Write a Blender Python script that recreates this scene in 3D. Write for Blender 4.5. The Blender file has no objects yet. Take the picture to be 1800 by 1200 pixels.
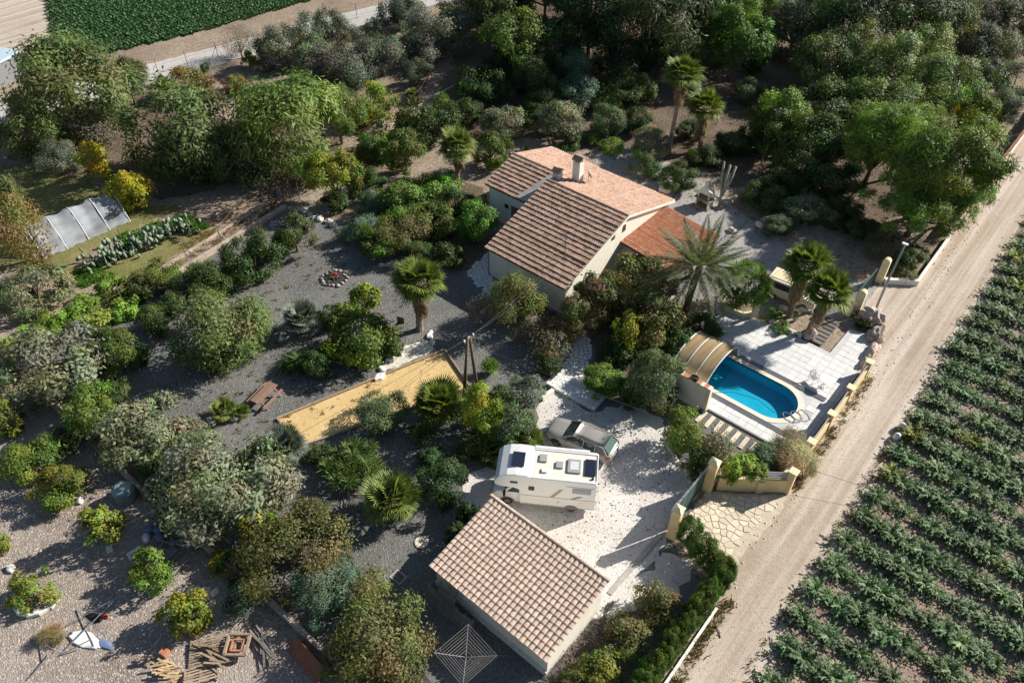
import bpy, bmesh, math, random
import numpy as np
from mathutils import Vector, Matrix
from mathutils.geometry import tessellate_polygon

# ---------------------------------------------------------------- camera, sky, sun, exposure
# Site axes: X runs along the house ridge, Y runs along the dirt road. Units are metres.
scene = bpy.context.scene
COL = scene.collection
R = math.radians
CAM_H = 40.0
YAW = R(40.5)
cam_d = bpy.data.cameras.new('camera')
cam = bpy.data.objects.new('camera', cam_d); COL.objects.link(cam)
cam.location = (29.225, -34.218, CAM_H)
cam.rotation_euler = (R(90 - 43.5), 0, YAW)
cam_d.sensor_width = 36.0
cam_d.lens = 36.0 * 1360.0 / 1800.0
cam_d.clip_end = 2000.0
scene.camera = cam

SUN_EL = R(31.0)
SUN_XY = (0.456, 0.890)          # towards the sun
world = bpy.data.worlds.new('World'); scene.world = world; world.use_nodes = True
wn = world.node_tree.nodes; wl = world.node_tree.links
bg = wn['Background']
sky = wn.new('ShaderNodeTexSky'); sky.sky_type = 'NISHITA'; sky.sun_disc = False
sky.sun_elevation = SUN_EL
sky.sun_rotation = math.atan2(SUN_XY[0], SUN_XY[1])
sky.altitude = 100
wl.new(sky.outputs[0], bg.inputs[0]); bg.inputs[1].default_value = 0.056
sun_d = bpy.data.lights.new('sun', 'SUN'); sun_d.energy = 5.0; sun_d.angle = R(0.5); sun_d.color = (1.0, 0.94, 0.84)
sun = bpy.data.objects.new('sun', sun_d); COL.objects.link(sun)
sv = Vector((SUN_XY[0]*math.cos(SUN_EL), SUN_XY[1]*math.cos(SUN_EL), math.sin(SUN_EL)))
sun.rotation_euler = sv.to_track_quat('Z', 'Y').to_euler()
sun.location = (0, 0, 60)
vs = scene.view_settings
vs.view_transform = 'Standard'; vs.look = 'None'; vs.gamma = 1.0; vs.use_curve_mapping = False
vs.exposure = 0.64
scene.cycles.max_bounces = 6
scene.cycles.transparent_max_bounces = 8
scene.cycles.caustics_reflective = False; scene.cycles.caustics_refractive = False

# ---------------------------------------------------------------- helpers
def tag(o, label=None, cat=None, group=None, kind=None):
    if label: o['label'] = label
    if cat: o['category'] = cat
    if group: o['group'] = group
    if kind: o['kind'] = kind
    return o

def empty(name, loc=(0, 0, 0), rz=0.0, label=None, cat=None, group=None):
    o = bpy.data.objects.new(name, None); COL.objects.link(o)
    o.location = loc; o.rotation_euler = (0, 0, rz); o.empty_display_size = 0.2
    return tag(o, label, cat, group)

def link(name, me, parent=None, loc=(0, 0, 0), rot=(0, 0, 0), scale=(1, 1, 1)):
    o = bpy.data.objects.new(name, me); COL.objects.link(o)
    o.parent = parent; o.location = loc; o.rotation_euler = rot; o.scale = scale
    return o

class MB:
    """collects faces, makes ONE mesh"""
    def __init__(s): s.v = []; s.f = []; s.m = []; s.mi = 0
    def add(s, vs_, fs_):
        b = len(s.v); s.v += [tuple(p) for p in vs_]
        for f in fs_: s.f.append([i + b for i in f]); s.m.append(s.mi)
    def hexa(s, b, t):
        s.add(list(b) + list(t), [(3, 2, 1, 0), (4, 5, 6, 7), (0, 1, 5, 4), (1, 2, 6, 5), (2, 3, 7, 6), (3, 0, 4, 7)])
    def box(s, x0, x1, y0, y1, z0, z1):
        s.hexa([(x0, y0, z0), (x1, y0, z0), (x1, y1, z0), (x0, y1, z0)], [(x0, y0, z1), (x1, y0, z1), (x1, y1, z1), (x0, y1, z1)])
    def bar(s, a, b, w, h):
        """box beam from a to b, w wide, h high"""
        a = Vector(a); b = Vector(b); d = (b - a).normalized()
        up = Vector((0, 0, 1)) if abs(d.z) < 0.9 else Vector((1, 0, 0))
        r = d.cross(up).normalized(); u = r.cross(d).normalized()
        def c(p): return [p - r*w/2 - u*h/2, p + r*w/2 - u*h/2, p + r*w/2 + u*h/2, p - r*w/2 + u*h/2]
        s.hexa(c(a), c(b))
    def prism(s, poly, z0, z1):
        n = len(poly)
        vs_ = [(p[0], p[1], z0) for p in poly] + [(p[0], p[1], z1) for p in poly]
        s.add(vs_, [tuple(range(n - 1, -1, -1)), tuple(range(n, 2*n))] + [(i, (i + 1) % n, n + (i + 1) % n, n + i) for i in range(n)])
    def extrude_y(s, prof, y0, y1):
        """side profile (x, z) between two y planes"""
        n = len(prof)
        vs_ = [(p[0], y0, p[1]) for p in prof] + [(p[0], y1, p[1]) for p in prof]
        s.add(vs_, [tuple(range(n)), tuple(range(2*n - 1, n - 1, -1))] + [(i, n + i, n + (i + 1) % n, (i + 1) % n) for i in range(n)])
    def tube(s, pts, rads, n=7, cap=True):
        pts = [Vector(p) for p in pts]; k = len(pts); vs_ = []; fs_ = []
        ref = None
        for i, p in enumerate(pts):
            d = (pts[min(i + 1, k - 1)] - pts[max(i - 1, 0)]).normalized()
            if ref is None: ref = Vector((1, 0, 0)) if abs(d.x) < 0.8 else Vector((0, 1, 0))
            r = (ref - d*ref.dot(d)).normalized(); ref = r; u = d.cross(r)
            rad = rads[i] if isinstance(rads, (list, tuple)) else rads
            for j in range(n):
                a = 2*math.pi*j/n; vs_.append(p + r*rad*math.cos(a) + u*rad*math.sin(a))
        for i in range(k - 1):
            for j in range(n): fs_.append((i*n + j, i*n + (j + 1) % n, (i + 1)*n + (j + 1) % n, (i + 1)*n + j))
        if cap: fs_ += [tuple(range(n - 1, -1, -1)), tuple(range((k - 1)*n, k*n))]
        s.add(vs_, fs_)
    def lathe(s, c, prof, n=16):
        """prof = [(r, z)] round a vertical axis at c"""
        vs_ = []; fs_ = []; k = len(prof)
        for r, z in prof:
            for j in range(n):
                a = 2*math.pi*j/n; vs_.append((c[0] + r*math.cos(a), c[1] + r*math.sin(a), c[2] + z))
        for i in range(k - 1):
            for j in range(n): fs_.append((i*n + j, i*n + (j + 1) % n, (i + 1)*n + (j + 1) % n, (i + 1)*n + j))
        fs_ += [tuple(range(n - 1, -1, -1)), tuple(range((k - 1)*n, k*n))]
        s.add(vs_, fs_)
    def rock(s, c, rx, ry, rz, rng, sub=1):
        bm = bmesh.new(); bmesh.ops.create_icosphere(bm, subdivisions=sub, radius=1)
        ph = [rng.uniform(0, 6) for _ in range(3)]
        vs_ = []
        for v in bm.verts:
            k = 1 + 0.22*math.sin(3*v.co.x + ph[0])*math.cos(2.5*v.co.y + ph[1]) + rng.uniform(-.14, .14)
            vs_.append((c[0] + v.co.x*rx*k, c[1] + v.co.y*ry*k, c[2] + v.co.z*rz*k))
        s.add(vs_, [[q.index for q in f.verts] for f in bm.faces]); bm.free()
    def mesh(s, name, mats, smooth=False):
        me = bpy.data.meshes.new(name); me.from_pydata(s.v, [], s.f)
        for m in (mats if isinstance(mats, (list, tuple)) else [mats]): me.materials.append(m)
        if any(s.m): me.polygons.foreach_set('material_index', s.m)
        if smooth: me.polygons.foreach_set('use_smooth', [True]*len(s.f))
        me.update(); return me
    def build(s, name, mats, parent=None, smooth=False, loc=(0, 0, 0), rot=(0, 0, 0)):
        return link(name, s.mesh(name, mats, smooth), parent, loc, rot)

def bevelled(me, w=0.03, seg=2):
    bm = bmesh.new(); bm.from_mesh(me)
    bmesh.ops.bevel(bm, geom=[e for e in bm.edges if len(e.link_faces) == 2 and e.calc_face_angle(0) > 0.5], offset=w, segments=seg, affect='EDGES', profile=0.6)
    bm.to_mesh(me); bm.free(); return me

def box_part(name, mat, parent, x0, x1, y0, y1, z0, z1, bev=0.0):
    b = MB(); b.box(x0, x1, y0, y1, z0, z1); o = b.build(name, mat, parent)
    if bev: bevelled(o.data, bev)
    return o

# ---------------------------------------------------------------- materials
def new_mat(name):
    m = bpy.data.materials.new(name); m.use_nodes = True
    nt = m.node_tree; return m, nt, nt.nodes, nt.links, nt.nodes['Principled BSDF']

def c4(c): return (c[0], c[1], c[2], 1.0)

def ramp(n, stops):
    r = n.new('ShaderNodeValToRGB'); e = r.color_ramp.elements
    e[0].position = stops[0][0]; e[0].color = c4(stops[0][1])
    e[1].position = stops[-1][0]; e[1].color = c4(stops[-1][1])
    for p, c in stops[1:-1]:
        k = e.new(p); k.color = c4(c)
    return r

def mix(n, l, fac, a, b, mode='MIX'):
    x = n.new('ShaderNodeMix'); x.data_type = 'RGBA'; x.blend_type = mode
    for s_, k in ((0, fac), (6, a), (7, b)):
        if hasattr(k, 'links') or hasattr(k, 'is_linked'): l.new(k, x.inputs[s_])
        elif s_ == 0: x.inputs[0].default_value = k
        else: x.inputs[s_].default_value = c4(k)
    return x.outputs[2]

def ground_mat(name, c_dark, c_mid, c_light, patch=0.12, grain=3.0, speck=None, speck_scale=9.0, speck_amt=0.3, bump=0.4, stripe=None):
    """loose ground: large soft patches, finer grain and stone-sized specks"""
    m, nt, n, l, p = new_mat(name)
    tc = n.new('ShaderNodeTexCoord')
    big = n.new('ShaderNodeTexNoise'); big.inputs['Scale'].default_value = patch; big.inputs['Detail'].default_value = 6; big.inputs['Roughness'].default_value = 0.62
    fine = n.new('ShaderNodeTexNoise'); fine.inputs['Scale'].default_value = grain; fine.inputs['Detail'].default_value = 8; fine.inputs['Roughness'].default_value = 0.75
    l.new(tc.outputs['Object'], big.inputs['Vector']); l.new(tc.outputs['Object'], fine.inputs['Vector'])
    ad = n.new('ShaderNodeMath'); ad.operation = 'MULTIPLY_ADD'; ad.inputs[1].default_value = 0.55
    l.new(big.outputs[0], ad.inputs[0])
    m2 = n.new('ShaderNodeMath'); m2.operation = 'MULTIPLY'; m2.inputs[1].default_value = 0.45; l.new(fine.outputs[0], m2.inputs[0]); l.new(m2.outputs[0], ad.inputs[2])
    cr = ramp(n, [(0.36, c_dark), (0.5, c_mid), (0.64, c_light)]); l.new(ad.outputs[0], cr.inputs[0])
    col = cr.outputs[0]
    if stripe:                                   # wheel tracks and graded streaks that run along one axis
        mp = n.new('ShaderNodeMapping'); mp.inputs['Scale'].default_value = stripe[0]; l.new(tc.outputs['Object'], mp.inputs[0])
        sn = n.new('ShaderNodeTexNoise'); sn.inputs['Scale'].default_value = 1.0; sn.inputs['Detail'].default_value = 5; l.new(mp.outputs[0], sn.inputs['Vector'])
        sr = ramp(n, [(0.42, (0, 0, 0)), (0.62, (1, 1, 1))]); l.new(sn.outputs[0], sr.inputs[0])
        f = n.new('ShaderNodeMath'); f.operation = 'MULTIPLY'; f.inputs[1].default_value = stripe[2]; l.new(sr.outputs[0], f.inputs[0])
        col = mix(n, l, f.outputs[0], col, stripe[1])
    vo = n.new('ShaderNodeTexVoronoi'); vo.inputs['Scale'].default_value = speck_scale; l.new(tc.outputs['Object'], vo.inputs['Vector']); vo.inputs['Scale'].default_value = speck_scale*2.2
    if speck:
        sp = n.new('ShaderNodeSeparateColor'); l.new(vo.outputs['Color'], sp.inputs[0])
        th = ramp(n, [(1 - speck_amt - 0.02, (0, 0, 0)), (1 - speck_amt + 0.02, (1, 1, 1))]); l.new(sp.outputs[0], th.inputs[0])
        col = mix(n, l, th.outputs[0], col, speck)
    l.new(col, p.inputs['Base Color']); p.inputs['Roughness'].default_value = 0.95
    p.inputs['Specular IOR Level'].default_value = 0.15
    bp = n.new('ShaderNodeBump'); bp.inputs['Strength'].default_value = bump; bp.inputs['Distance'].default_value = 0.05
    hs = n.new('ShaderNodeMath'); hs.operation = 'ADD'; l.new(fine.outputs[0], hs.inputs[0]); l.new(vo.outputs['Distance'], hs.inputs[1])
    l.new(hs.outputs[0], bp.inputs['Height']); l.new(bp.outputs[0], p.inputs['Normal'])
    return m

def solid(name, c, rough=0.6, var=0.12, scale=6.0, metal=0.0, spec=0.4, bump=0.0, rand=0.0, dirt=None, dirt_amt=0.35, alpha_tr=0.0):
    """plain material with cloudy wear; rand varies it from object to object"""
    m, nt, n, l, p = new_mat(name)
    tc = n.new('ShaderNodeTexCoord')
    no = n.new('ShaderNodeTexNoise'); no.inputs['Scale'].default_value = scale; no.inputs['Detail'].default_value = 6; no.inputs['Roughness'].default_value = 0.65
    oi = n.new('ShaderNodeObjectInfo')
    va = n.new('ShaderNodeVectorMath'); va.operation = 'ADD'
    cb = n.new('ShaderNodeCombineXYZ'); mm = n.new('ShaderNodeMath'); mm.operation = 'MULTIPLY'; mm.inputs[1].default_value = 57.0
    l.new(oi.outputs['Random'], mm.inputs[0]); l.new(mm.outputs[0], cb.inputs[0]); l.new(mm.outputs[0], cb.inputs[1])
    l.new(tc.outputs['Object'], va.inputs[0]); l.new(cb.outputs[0], va.inputs[1]); l.new(va.outputs[0], no.inputs['Vector'])
    lo = [max(0, k*(1 - var)) for k in c]; hi = [min(1, k*(1 + var)) for k in c]
    cr = ramp(n, [(0.3, lo), (0.7, hi)]); l.new(no.outputs[0], cr.inputs[0]); col = cr.outputs[0]
    if rand:
        mr = n.new('ShaderNodeMapRange'); mr.inputs[3].default_value = 1 - rand; mr.inputs[4].default_value = 1 + rand; l.new(oi.outputs['Random'], mr.inputs[0])
        hsv = n.new('ShaderNodeHueSaturation'); l.new(mr.outputs[0], hsv.inputs['Value']); l.new(col, hsv.inputs['Color']); col = hsv.outputs[0]
    if dirt:
        n2 = n.new('ShaderNodeTexNoise'); n2.inputs['Scale'].default_value = scale*0.35; n2.inputs['Detail'].default_value = 8; n2.inputs['Roughness'].default_value = 0.7
        l.new(va.outputs[0], n2.inputs['Vector'])
        dr = ramp(n, [(0.48, (0, 0, 0)), (0.72, (dirt_amt,)*3)]); l.new(n2.outputs[0], dr.inputs[0]); col = mix(n, l, dr.outputs[0], col, dirt)
    l.new(col, p.inputs['Base Color'])
    p.inputs['Roughness'].default_value = rough; p.inputs['Metallic'].default_value = metal; p.inputs['Specular IOR Level'].default_value = spec
    if bump:
        bp = n.new('ShaderNodeBump'); bp.inputs['Strength'].default_value = bump; bp.inputs['Distance'].default_value = 0.03
        l.new(no.outputs[0], bp.inputs['Height']); l.new(bp.outputs[0], p.inputs['Normal'])
    return m

def leaf_mat():
    m, nt, n, l, p = new_mat('leaf')
    at0 = n.new('ShaderNodeAttribute'); at0.attribute_name = 'col'
    oi = n.new('ShaderNodeObjectInfo'); at = n.new('ShaderNodeHueSaturation'); l.new(at0.outputs['Color'], at.inputs['Color'])      # plants of a kind differ a little
    mv = n.new('ShaderNodeMapRange'); mv.inputs[3].default_value = 0.82; mv.inputs[4].default_value = 1.2; l.new(oi.outputs['Random'], mv.inputs[0]); l.new(mv.outputs[0], at.inputs['Value'])
    mh_ = n.new('ShaderNodeMath'); mh_.operation = 'MULTIPLY'; mh_.inputs[1].default_value = 7.31; l.new(oi.outputs['Random'], mh_.inputs[0])
    fr_ = n.new('ShaderNodeMath'); fr_.operation = 'FRACT'; l.new(mh_.outputs[0], fr_.inputs[0])
    mhr = n.new('ShaderNodeMapRange'); mhr.inputs[3].default_value = 0.48; mhr.inputs[4].default_value = 0.512; l.new(fr_.outputs[0], mhr.inputs[0]); l.new(mhr.outputs[0], at.inputs['Hue'])
    l.new(at.outputs['Color'], p.inputs['Base Color'])
    p.inputs['Roughness'].default_value = 0.55; p.inputs['Specular IOR Level'].default_value = 0.3
    tr = n.new('ShaderNodeBsdfTranslucent')
    g = n.new('ShaderNodeMix'); g.data_type = 'RGBA'; g.blend_type = 'MULTIPLY'; g.inputs[0].default_value = 1.0
    l.new(at.outputs['Color'], g.inputs[6]); g.inputs[7].default_value = (1.5, 1.6, 0.7, 1); l.new(g.outputs[2], tr.inputs[0])
    ms = n.new('ShaderNodeMixShader'); ms.inputs[0].default_value = 0.28
    l.new(p.outputs[0], ms.inputs[1]); l.new(tr.outputs[0], ms.inputs[2])
    l.new(ms.outputs[0], n['Material Output'].inputs['Surface'])
    return m

def tile_mat(name, cols, scale=3.2, pit=0.5):
    """fired clay: tint changes from tile to tile, lichen and soot in patches"""
    m, nt, n, l, p = new_mat(name)
    tc = n.new('ShaderNodeTexCoord'); oi = n.new('ShaderNodeObjectInfo')
    mm = n.new('ShaderNodeMath'); mm.operation = 'MULTIPLY'; mm.inputs[1].default_value = 91.0; l.new(oi.outputs['Random'], mm.inputs[0])
    cb = n.new('ShaderNodeCombineXYZ'); l.new(mm.outputs[0], cb.inputs[0]); l.new(mm.outputs[0], cb.inputs[1])
    va = n.new('ShaderNodeVectorMath'); va.operation = 'ADD'; l.new(tc.outputs['Object'], va.inputs[0]); l.new(cb.outputs[0], va.inputs[1])
    vo = n.new('ShaderNodeTexVoronoi'); vo.inputs['Scale'].default_value = scale; l.new(va.outputs[0], vo.inputs['Vector'])
    sp = n.new('ShaderNodeSeparateColor'); l.new(vo.outputs['Color'], sp.inputs[0])
    cr = ramp(n, [(i/(len(cols) - 1), c) for i, c in enumerate(cols)]); l.new(sp.outputs[0], cr.inputs[0])
    no = n.new('ShaderNodeTexNoise'); no.inputs['Scale'].default_value = 1.1; no.inputs['Detail'].default_value = 8; no.inputs['Roughness'].default_value = 0.72; l.new(va.outputs[0], no.inputs['Vector'])
    dr = ramp(n, [(0.45, (0, 0, 0)), (0.75, (pit,)*3)]); l.new(no.outputs[0], dr.inputs[0])
    col = mix(n, l, dr.outputs[0], cr.outputs[0], (0.09, 0.07, 0.055))
    l.new(col, p.inputs['Base Color']); p.inputs['Roughness'].default_value = 0.85; p.inputs['Specular IOR Level'].default_value = 0.2
    bp = n.new('ShaderNodeBump'); bp.inputs['Strength'].default_value = 0.3; bp.inputs['Distance'].default_value = 0.02; l.new(no.outputs[0], bp.inputs['Height']); l.new(bp.outputs[0], p.inputs['Normal'])
    return m

M = {}
M['leaf'] = leaf_mat()
M['bark'] = solid('bark', (0.16, 0.12, 0.085), 0.9, 0.35, 5, bump=0.6)
M['pale_bark'] = solid('pale_bark', (0.30, 0.27, 0.23), 0.9, 0.3, 5, bump=0.6)
M['palm_bark'] = solid('palm_bark', (0.27, 0.21, 0.15), 0.9, 0.3, 6, bump=0.8)
M['earth'] = ground_mat('earth', (0.20, 0.155, 0.115), (0.32, 0.255, 0.195), (0.44, 0.37, 0.30), 0.10, 2.0, (0.16, 0.12, 0.09), 5.0, 0.18)
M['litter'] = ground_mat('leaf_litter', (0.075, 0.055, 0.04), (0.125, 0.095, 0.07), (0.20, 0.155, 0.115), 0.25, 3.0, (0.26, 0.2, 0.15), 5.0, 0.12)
M['road'] = ground_mat('dirt_road', (0.32, 0.255, 0.195), (0.41, 0.335, 0.265), (0.475, 0.40, 0.325), 0.22, 3.0, (0.34, 0.275, 0.215), 7.0, 0.08, 0.3, stripe=((1.5, 0.04, 1), (0.60, 0.53, 0.46), 0.85))
M['soil'] = ground_mat('field_soil', (0.24, 0.18, 0.135), (0.33, 0.255, 0.20), (0.43, 0.35, 0.285), 0.3, 2.5, (0.13, 0.09, 0.065), 5.0, 0.22, 0.7)
M['grey_gravel'] = ground_mat('grey_gravel', (0.10, 0.10, 0.095), (0.155, 0.155, 0.147), (0.22, 0.218, 0.207), 0.16, 4.0, (0.27, 0.266, 0.255), 7.0, 0.13, 0.6)
M['white_gravel'] = ground_mat('white_gravel', (0.53, 0.49, 0.45), (0.64, 0.61, 0.575), (0.70, 0.68, 0.65), 0.3, 4.0, (0.38, 0.34, 0.30), 6.5, 0.07, 0.6)
M['chips'] = ground_mat('chip_ground', (0.20, 0.16, 0.135), (0.31, 0.26, 0.225), (0.44, 0.385, 0.345), 0.14, 3.2, (0.53, 0.47, 0.425), 6.0, 0.14, 0.7)
M['sand'] = ground_mat('ochre_sand', (0.53, 0.37, 0.165), (0.62, 0.45, 0.215), (0.68, 0.515, 0.27), 0.35, 3.0, (0.45, 0.29, 0.12), 3.0, 0.06, 0.15)
M['asphalt'] = ground_mat('pale_asphalt', (0.40, 0.385, 0.37), (0.47, 0.455, 0.44), (0.54, 0.525, 0.51), 0.1, 1.5, (0.38, 0.36, 0.34), 3.0, 0.1, 0.1)
M['concrete'] = solid('concrete', (0.42, 0.40, 0.37), 0.9, 0.2, 2.5, bump=0.3, dirt=(0.2, 0.17, 0.14))
M['yard_concrete'] = ground_mat('yard_concrete', (0.27, 0.26, 0.25), (0.34, 0.33, 0.32), (0.40, 0.39, 0.375), 0.2, 2.0, (0.2, 0.18, 0.16), 3.0, 0.08, 0.15)
M['pink_kerb'] = solid('kerb_concrete', (0.45, 0.37, 0.30), 0.9, 0.25, 1.8, bump=0.4, dirt=(0.2, 0.15, 0.11))
M['grass_ground'] = ground_mat('weedy_soil', (0.14, 0.15, 0.05), (0.21, 0.19, 0.08), (0.31, 0.25, 0.14), 0.5, 3.0, (0.12, 0.16, 0.04), 5.0, 0.25)
M['wall'] = solid('cream_render', (0.82, 0.78, 0.68), 0.85, 0.06, 1.2, bump=0.1, dirt=(0.5, 0.44, 0.35), dirt_amt=0.3)
M['white_wall'] = solid('white_render', (0.78, 0.765, 0.72), 0.85, 0.05, 1.2, bump=0.1, dirt=(0.52, 0.46, 0.38), dirt_amt=0.3)
M['yellow_wall'] = solid('yellow_render', (0.72, 0.56, 0.31), 0.85, 0.08, 1.5, bump=0.15, dirt=(0.5, 0.36, 0.18), dirt_amt=0.5)
M['pale_yellow'] = solid('pale_yellow_cap', (0.78, 0.67, 0.44), 0.8, 0.08, 2.0, dirt=(0.5, 0.4, 0.25))
M['tile_shed'] = solid('shed_clay', (0.56, 0.43, 0.345), 0.85, 0.14, 5.0, rand=0.12, bump=0.2, dirt=(0.34, 0.25, 0.2), dirt_amt=0.55)
M['tile_brown'] = tile_mat('brown_clay', [(0.36, 0.215, 0.15), (0.44, 0.28, 0.205), (0.49, 0.34, 0.265), (0.38, 0.275, 0.225)], 3.3, 0.75)
M['tile_sunlit'] = tile_mat('sunlit_clay', [(0.43, 0.235, 0.155), (0.48, 0.30, 0.215), (0.53, 0.375, 0.30), (0.41, 0.295, 0.235)], 3.3, 0.45)  # same clay as the brown slope, with the stronger sun put into its colour
M['tile_orange'] = tile_mat('orange_clay', [(0.42, 0.17, 0.09), (0.48, 0.215, 0.125), (0.50, 0.27, 0.18)], 4.0, 0.4)
M['tile_under'] = solid('roof_underlay', (0.10, 0.07, 0.055), 0.95)
M['ridge'] = solid('ridge_clay', (0.38, 0.26, 0.19), 0.85, 0.25, 4.0, rand=0.15)
M['wood'] = solid('weathered_wood', (0.33, 0.25, 0.18), 0.85, 0.3, 7.0, rand=0.25, bump=0.3)
M['grey_wood'] = solid('grey_wood', (0.25, 0.23, 0.21), 0.85, 0.3, 7.0, rand=0.3, bump=0.3)
M['red_wood'] = solid('reddish_wood', (0.26, 0.16, 0.12), 0.7, 0.2, 6.0, rand=0.12)
M['pole_wood'] = solid('tarred_pole', (0.14, 0.105, 0.075), 0.85, 0.3, 4.0)
M['fresh_wood'] = solid('split_wood', (0.50, 0.36, 0.21), 0.85, 0.3, 7.0, rand=0.3)
M['stone'] = solid('pale_stone', (0.60, 0.55, 0.48), 0.9, 0.18, 2.5, rand=0.15, bump=0.4)
M['rock'] = solid('boulder_rock', (0.43, 0.34, 0.285), 0.95, 0.25, 1.8, rand=0.12, bump=0.8, dirt=(0.62, 0.56, 0.5), dirt_amt=0.6)
M['white_stone'] = solid('white_paving_stone', (0.74, 0.73, 0.71), 0.85, 0.1, 3.0, rand=0.07, bump=0.2)
M['cream_stone'] = solid('cream_paving_stone', (0.66, 0.58, 0.45), 0.9, 0.12, 3.0, rand=0.12, bump=0.3)
M['joint'] = solid('paving_joint', (0.23, 0.21, 0.19), 0.95, 0.2, 4)
M['cream_joint'] = solid('cream_joint', (0.53, 0.455, 0.35), 0.95, 0.2, 4)
M['patio'] = solid('patio_stone', (0.66, 0.66, 0.66), 0.8, 0.1, 2.2, rand=0.06, bump=0.12, dirt=(0.72, 0.71, 0.70), dirt_amt=0.6)
M['patio_joint'] = solid('patio_joint', (0.54, 0.54, 0.54), 0.9, 0.1, 4)
M['coping'] = solid('cream_coping', (0.76, 0.68, 0.56), 0.8, 0.06, 2)
M['dark_plank'] = solid('dark_plank', (0.15, 0.135, 0.12), 0.8, 0.25, 6, rand=0.25)
M['metal'] = solid('galvanised', (0.36, 0.37, 0.38), 0.45, 0.15, 8, metal=0.7)
M['grey_metal'] = solid('grey_steel', (0.30, 0.31, 0.33), 0.5, 0.15, 8, metal=0.5)
M['rust'] = solid('rusty_steel', (0.27, 0.11, 0.06), 0.85, 0.35, 6)
M['green_metal'] = solid('green_screen', (0.035, 0.085, 0.075), 0.7, 0.3, 5)
M['black'] = solid('black_rubber', (0.02, 0.02, 0.021), 0.7, 0.2)
M['blue_plastic'] = solid('blue_plastic', (0.16, 0.22, 0.37), 0.5)
M['white_plastic'] = solid('white_plastic', (0.80, 0.80, 0.80), 0.4, 0.03)
M['grey_plastic'] = solid('grey_plastic', (0.34, 0.35, 0.36), 0.45, 0.06)
M['cream_paint'] = solid('cream_panel', (0.80, 0.72, 0.62), 0.5, 0.03, 1.0)
M['van_white'] = solid('white_gelcoat', (0.80, 0.80, 0.79), 0.25, 0.02, 1.0, spec=0.5)
M['stripe'] = solid('bronze_stripe', (0.40, 0.30, 0.20), 0.4, 0.03)
M['dark_stripe'] = solid('dark_stripe', (0.16, 0.15, 0.14), 0.4, 0.03)
M['car_silver'] = solid('champagne_silver', (0.34, 0.325, 0.30), 0.3, 0.02, 1.0, metal=0.15)
M['glass'] = solid('dark_glass', (0.03, 0.045, 0.05), 0.06, 0.05, 2.0, spec=0.8)
M['rear_glass'] = solid('green_tint_glass', (0.10, 0.16, 0.15), 0.06, 0.05, 2.0, spec=0.8)
M['solar'] = solid('solar_cell', (0.018, 0.025, 0.045), 0.15, 0.15, 3.0, spec=0.6)
M['red_lamp'] = solid('red_lamp', (0.50, 0.03, 0.03), 0.2, 0.05)
M['clear_lamp'] = solid('lamp_lens', (0.62, 0.64, 0.66), 0.12, 0.05)
M['red'] = solid('red_plastic', (0.45, 0.03, 0.03), 0.5)
M['terracotta'] = solid('terracotta', (0.46, 0.20, 0.12), 0.85, 0.2, 5, rand=0.15)
M['brush'] = solid('dead_brush', (0.17, 0.13, 0.11), 0.95, 0.4, 7)
M['dead_leaf'] = solid('fallen_leaf', (0.12, 0.085, 0.055), 0.9, 0.4, 3)
M['skin'] = solid('skin', (0.50, 0.32, 0.23), 0.6, 0.05)
M['blue_cloth'] = solid('blue_cloth', (0.09, 0.14, 0.50), 0.9, 0.1)
M['khaki'] = solid('khaki_cloth', (0.36, 0.33, 0.28), 0.9, 0.1)
M['hair'] = solid('dark_hair', (0.03, 0.022, 0.018), 0.6)
M['tank'] = solid('tank_plastic', (0.23, 0.31, 0.33), 0.5, 0.1)
M['wire'] = solid('cable', (0.05, 0.05, 0.05), 0.7)
M['ash'] = solid('ash', (0.035, 0.033, 0.032), 0.95, 0.4, 8)
M['cactus_pad'] = solid('cactus_pad', (0.17, 0.225, 0.16), 0.6, 0.2, 6, rand=0.3)
M['cactus_green'] = solid('grey_cactus', (0.24, 0.25, 0.20), 0.8, 0.2, 6)

def net_mat():
    m, nt, n, l, p = new_mat('white_netting')
    p.inputs['Base Color'].default_value = (0.40, 0.43, 0.48, 1); p.inputs['Roughness'].default_value = 0.9
    no = n.new('ShaderNodeTexNoise'); no.inputs['Scale'].default_value = 2.5; no.inputs['Detail'].default_value = 6
    mr = n.new('ShaderNodeMapRange'); mr.inputs[1].default_value = 0.35; mr.inputs[2].default_value = 0.65; mr.inputs[3].default_value = 0.2; mr.inputs[4].default_value = 0.55
    l.new(no.outputs[0], mr.inputs[0])
    tr = n.new('ShaderNodeBsdfTransparent'); ms = n.new('ShaderNodeMixShader'); l.new(mr.outputs[0], ms.inputs[0])
    l.new(p.outputs[0], ms.inputs[1]); l.new(tr.outputs[0], ms.inputs[2]); l.new(ms.outputs[0], n['Material Output'].inputs['Surface'])
    bp = n.new('ShaderNodeBump'); bp.inputs['Strength'].default_value = 0.6; bp.inputs['Distance'].default_value = 0.1; l.new(no.outputs[0], bp.inputs['Height']); l.new(bp.outputs[0], p.inputs['Normal'])
    return m
M['net'] = net_mat()

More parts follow.
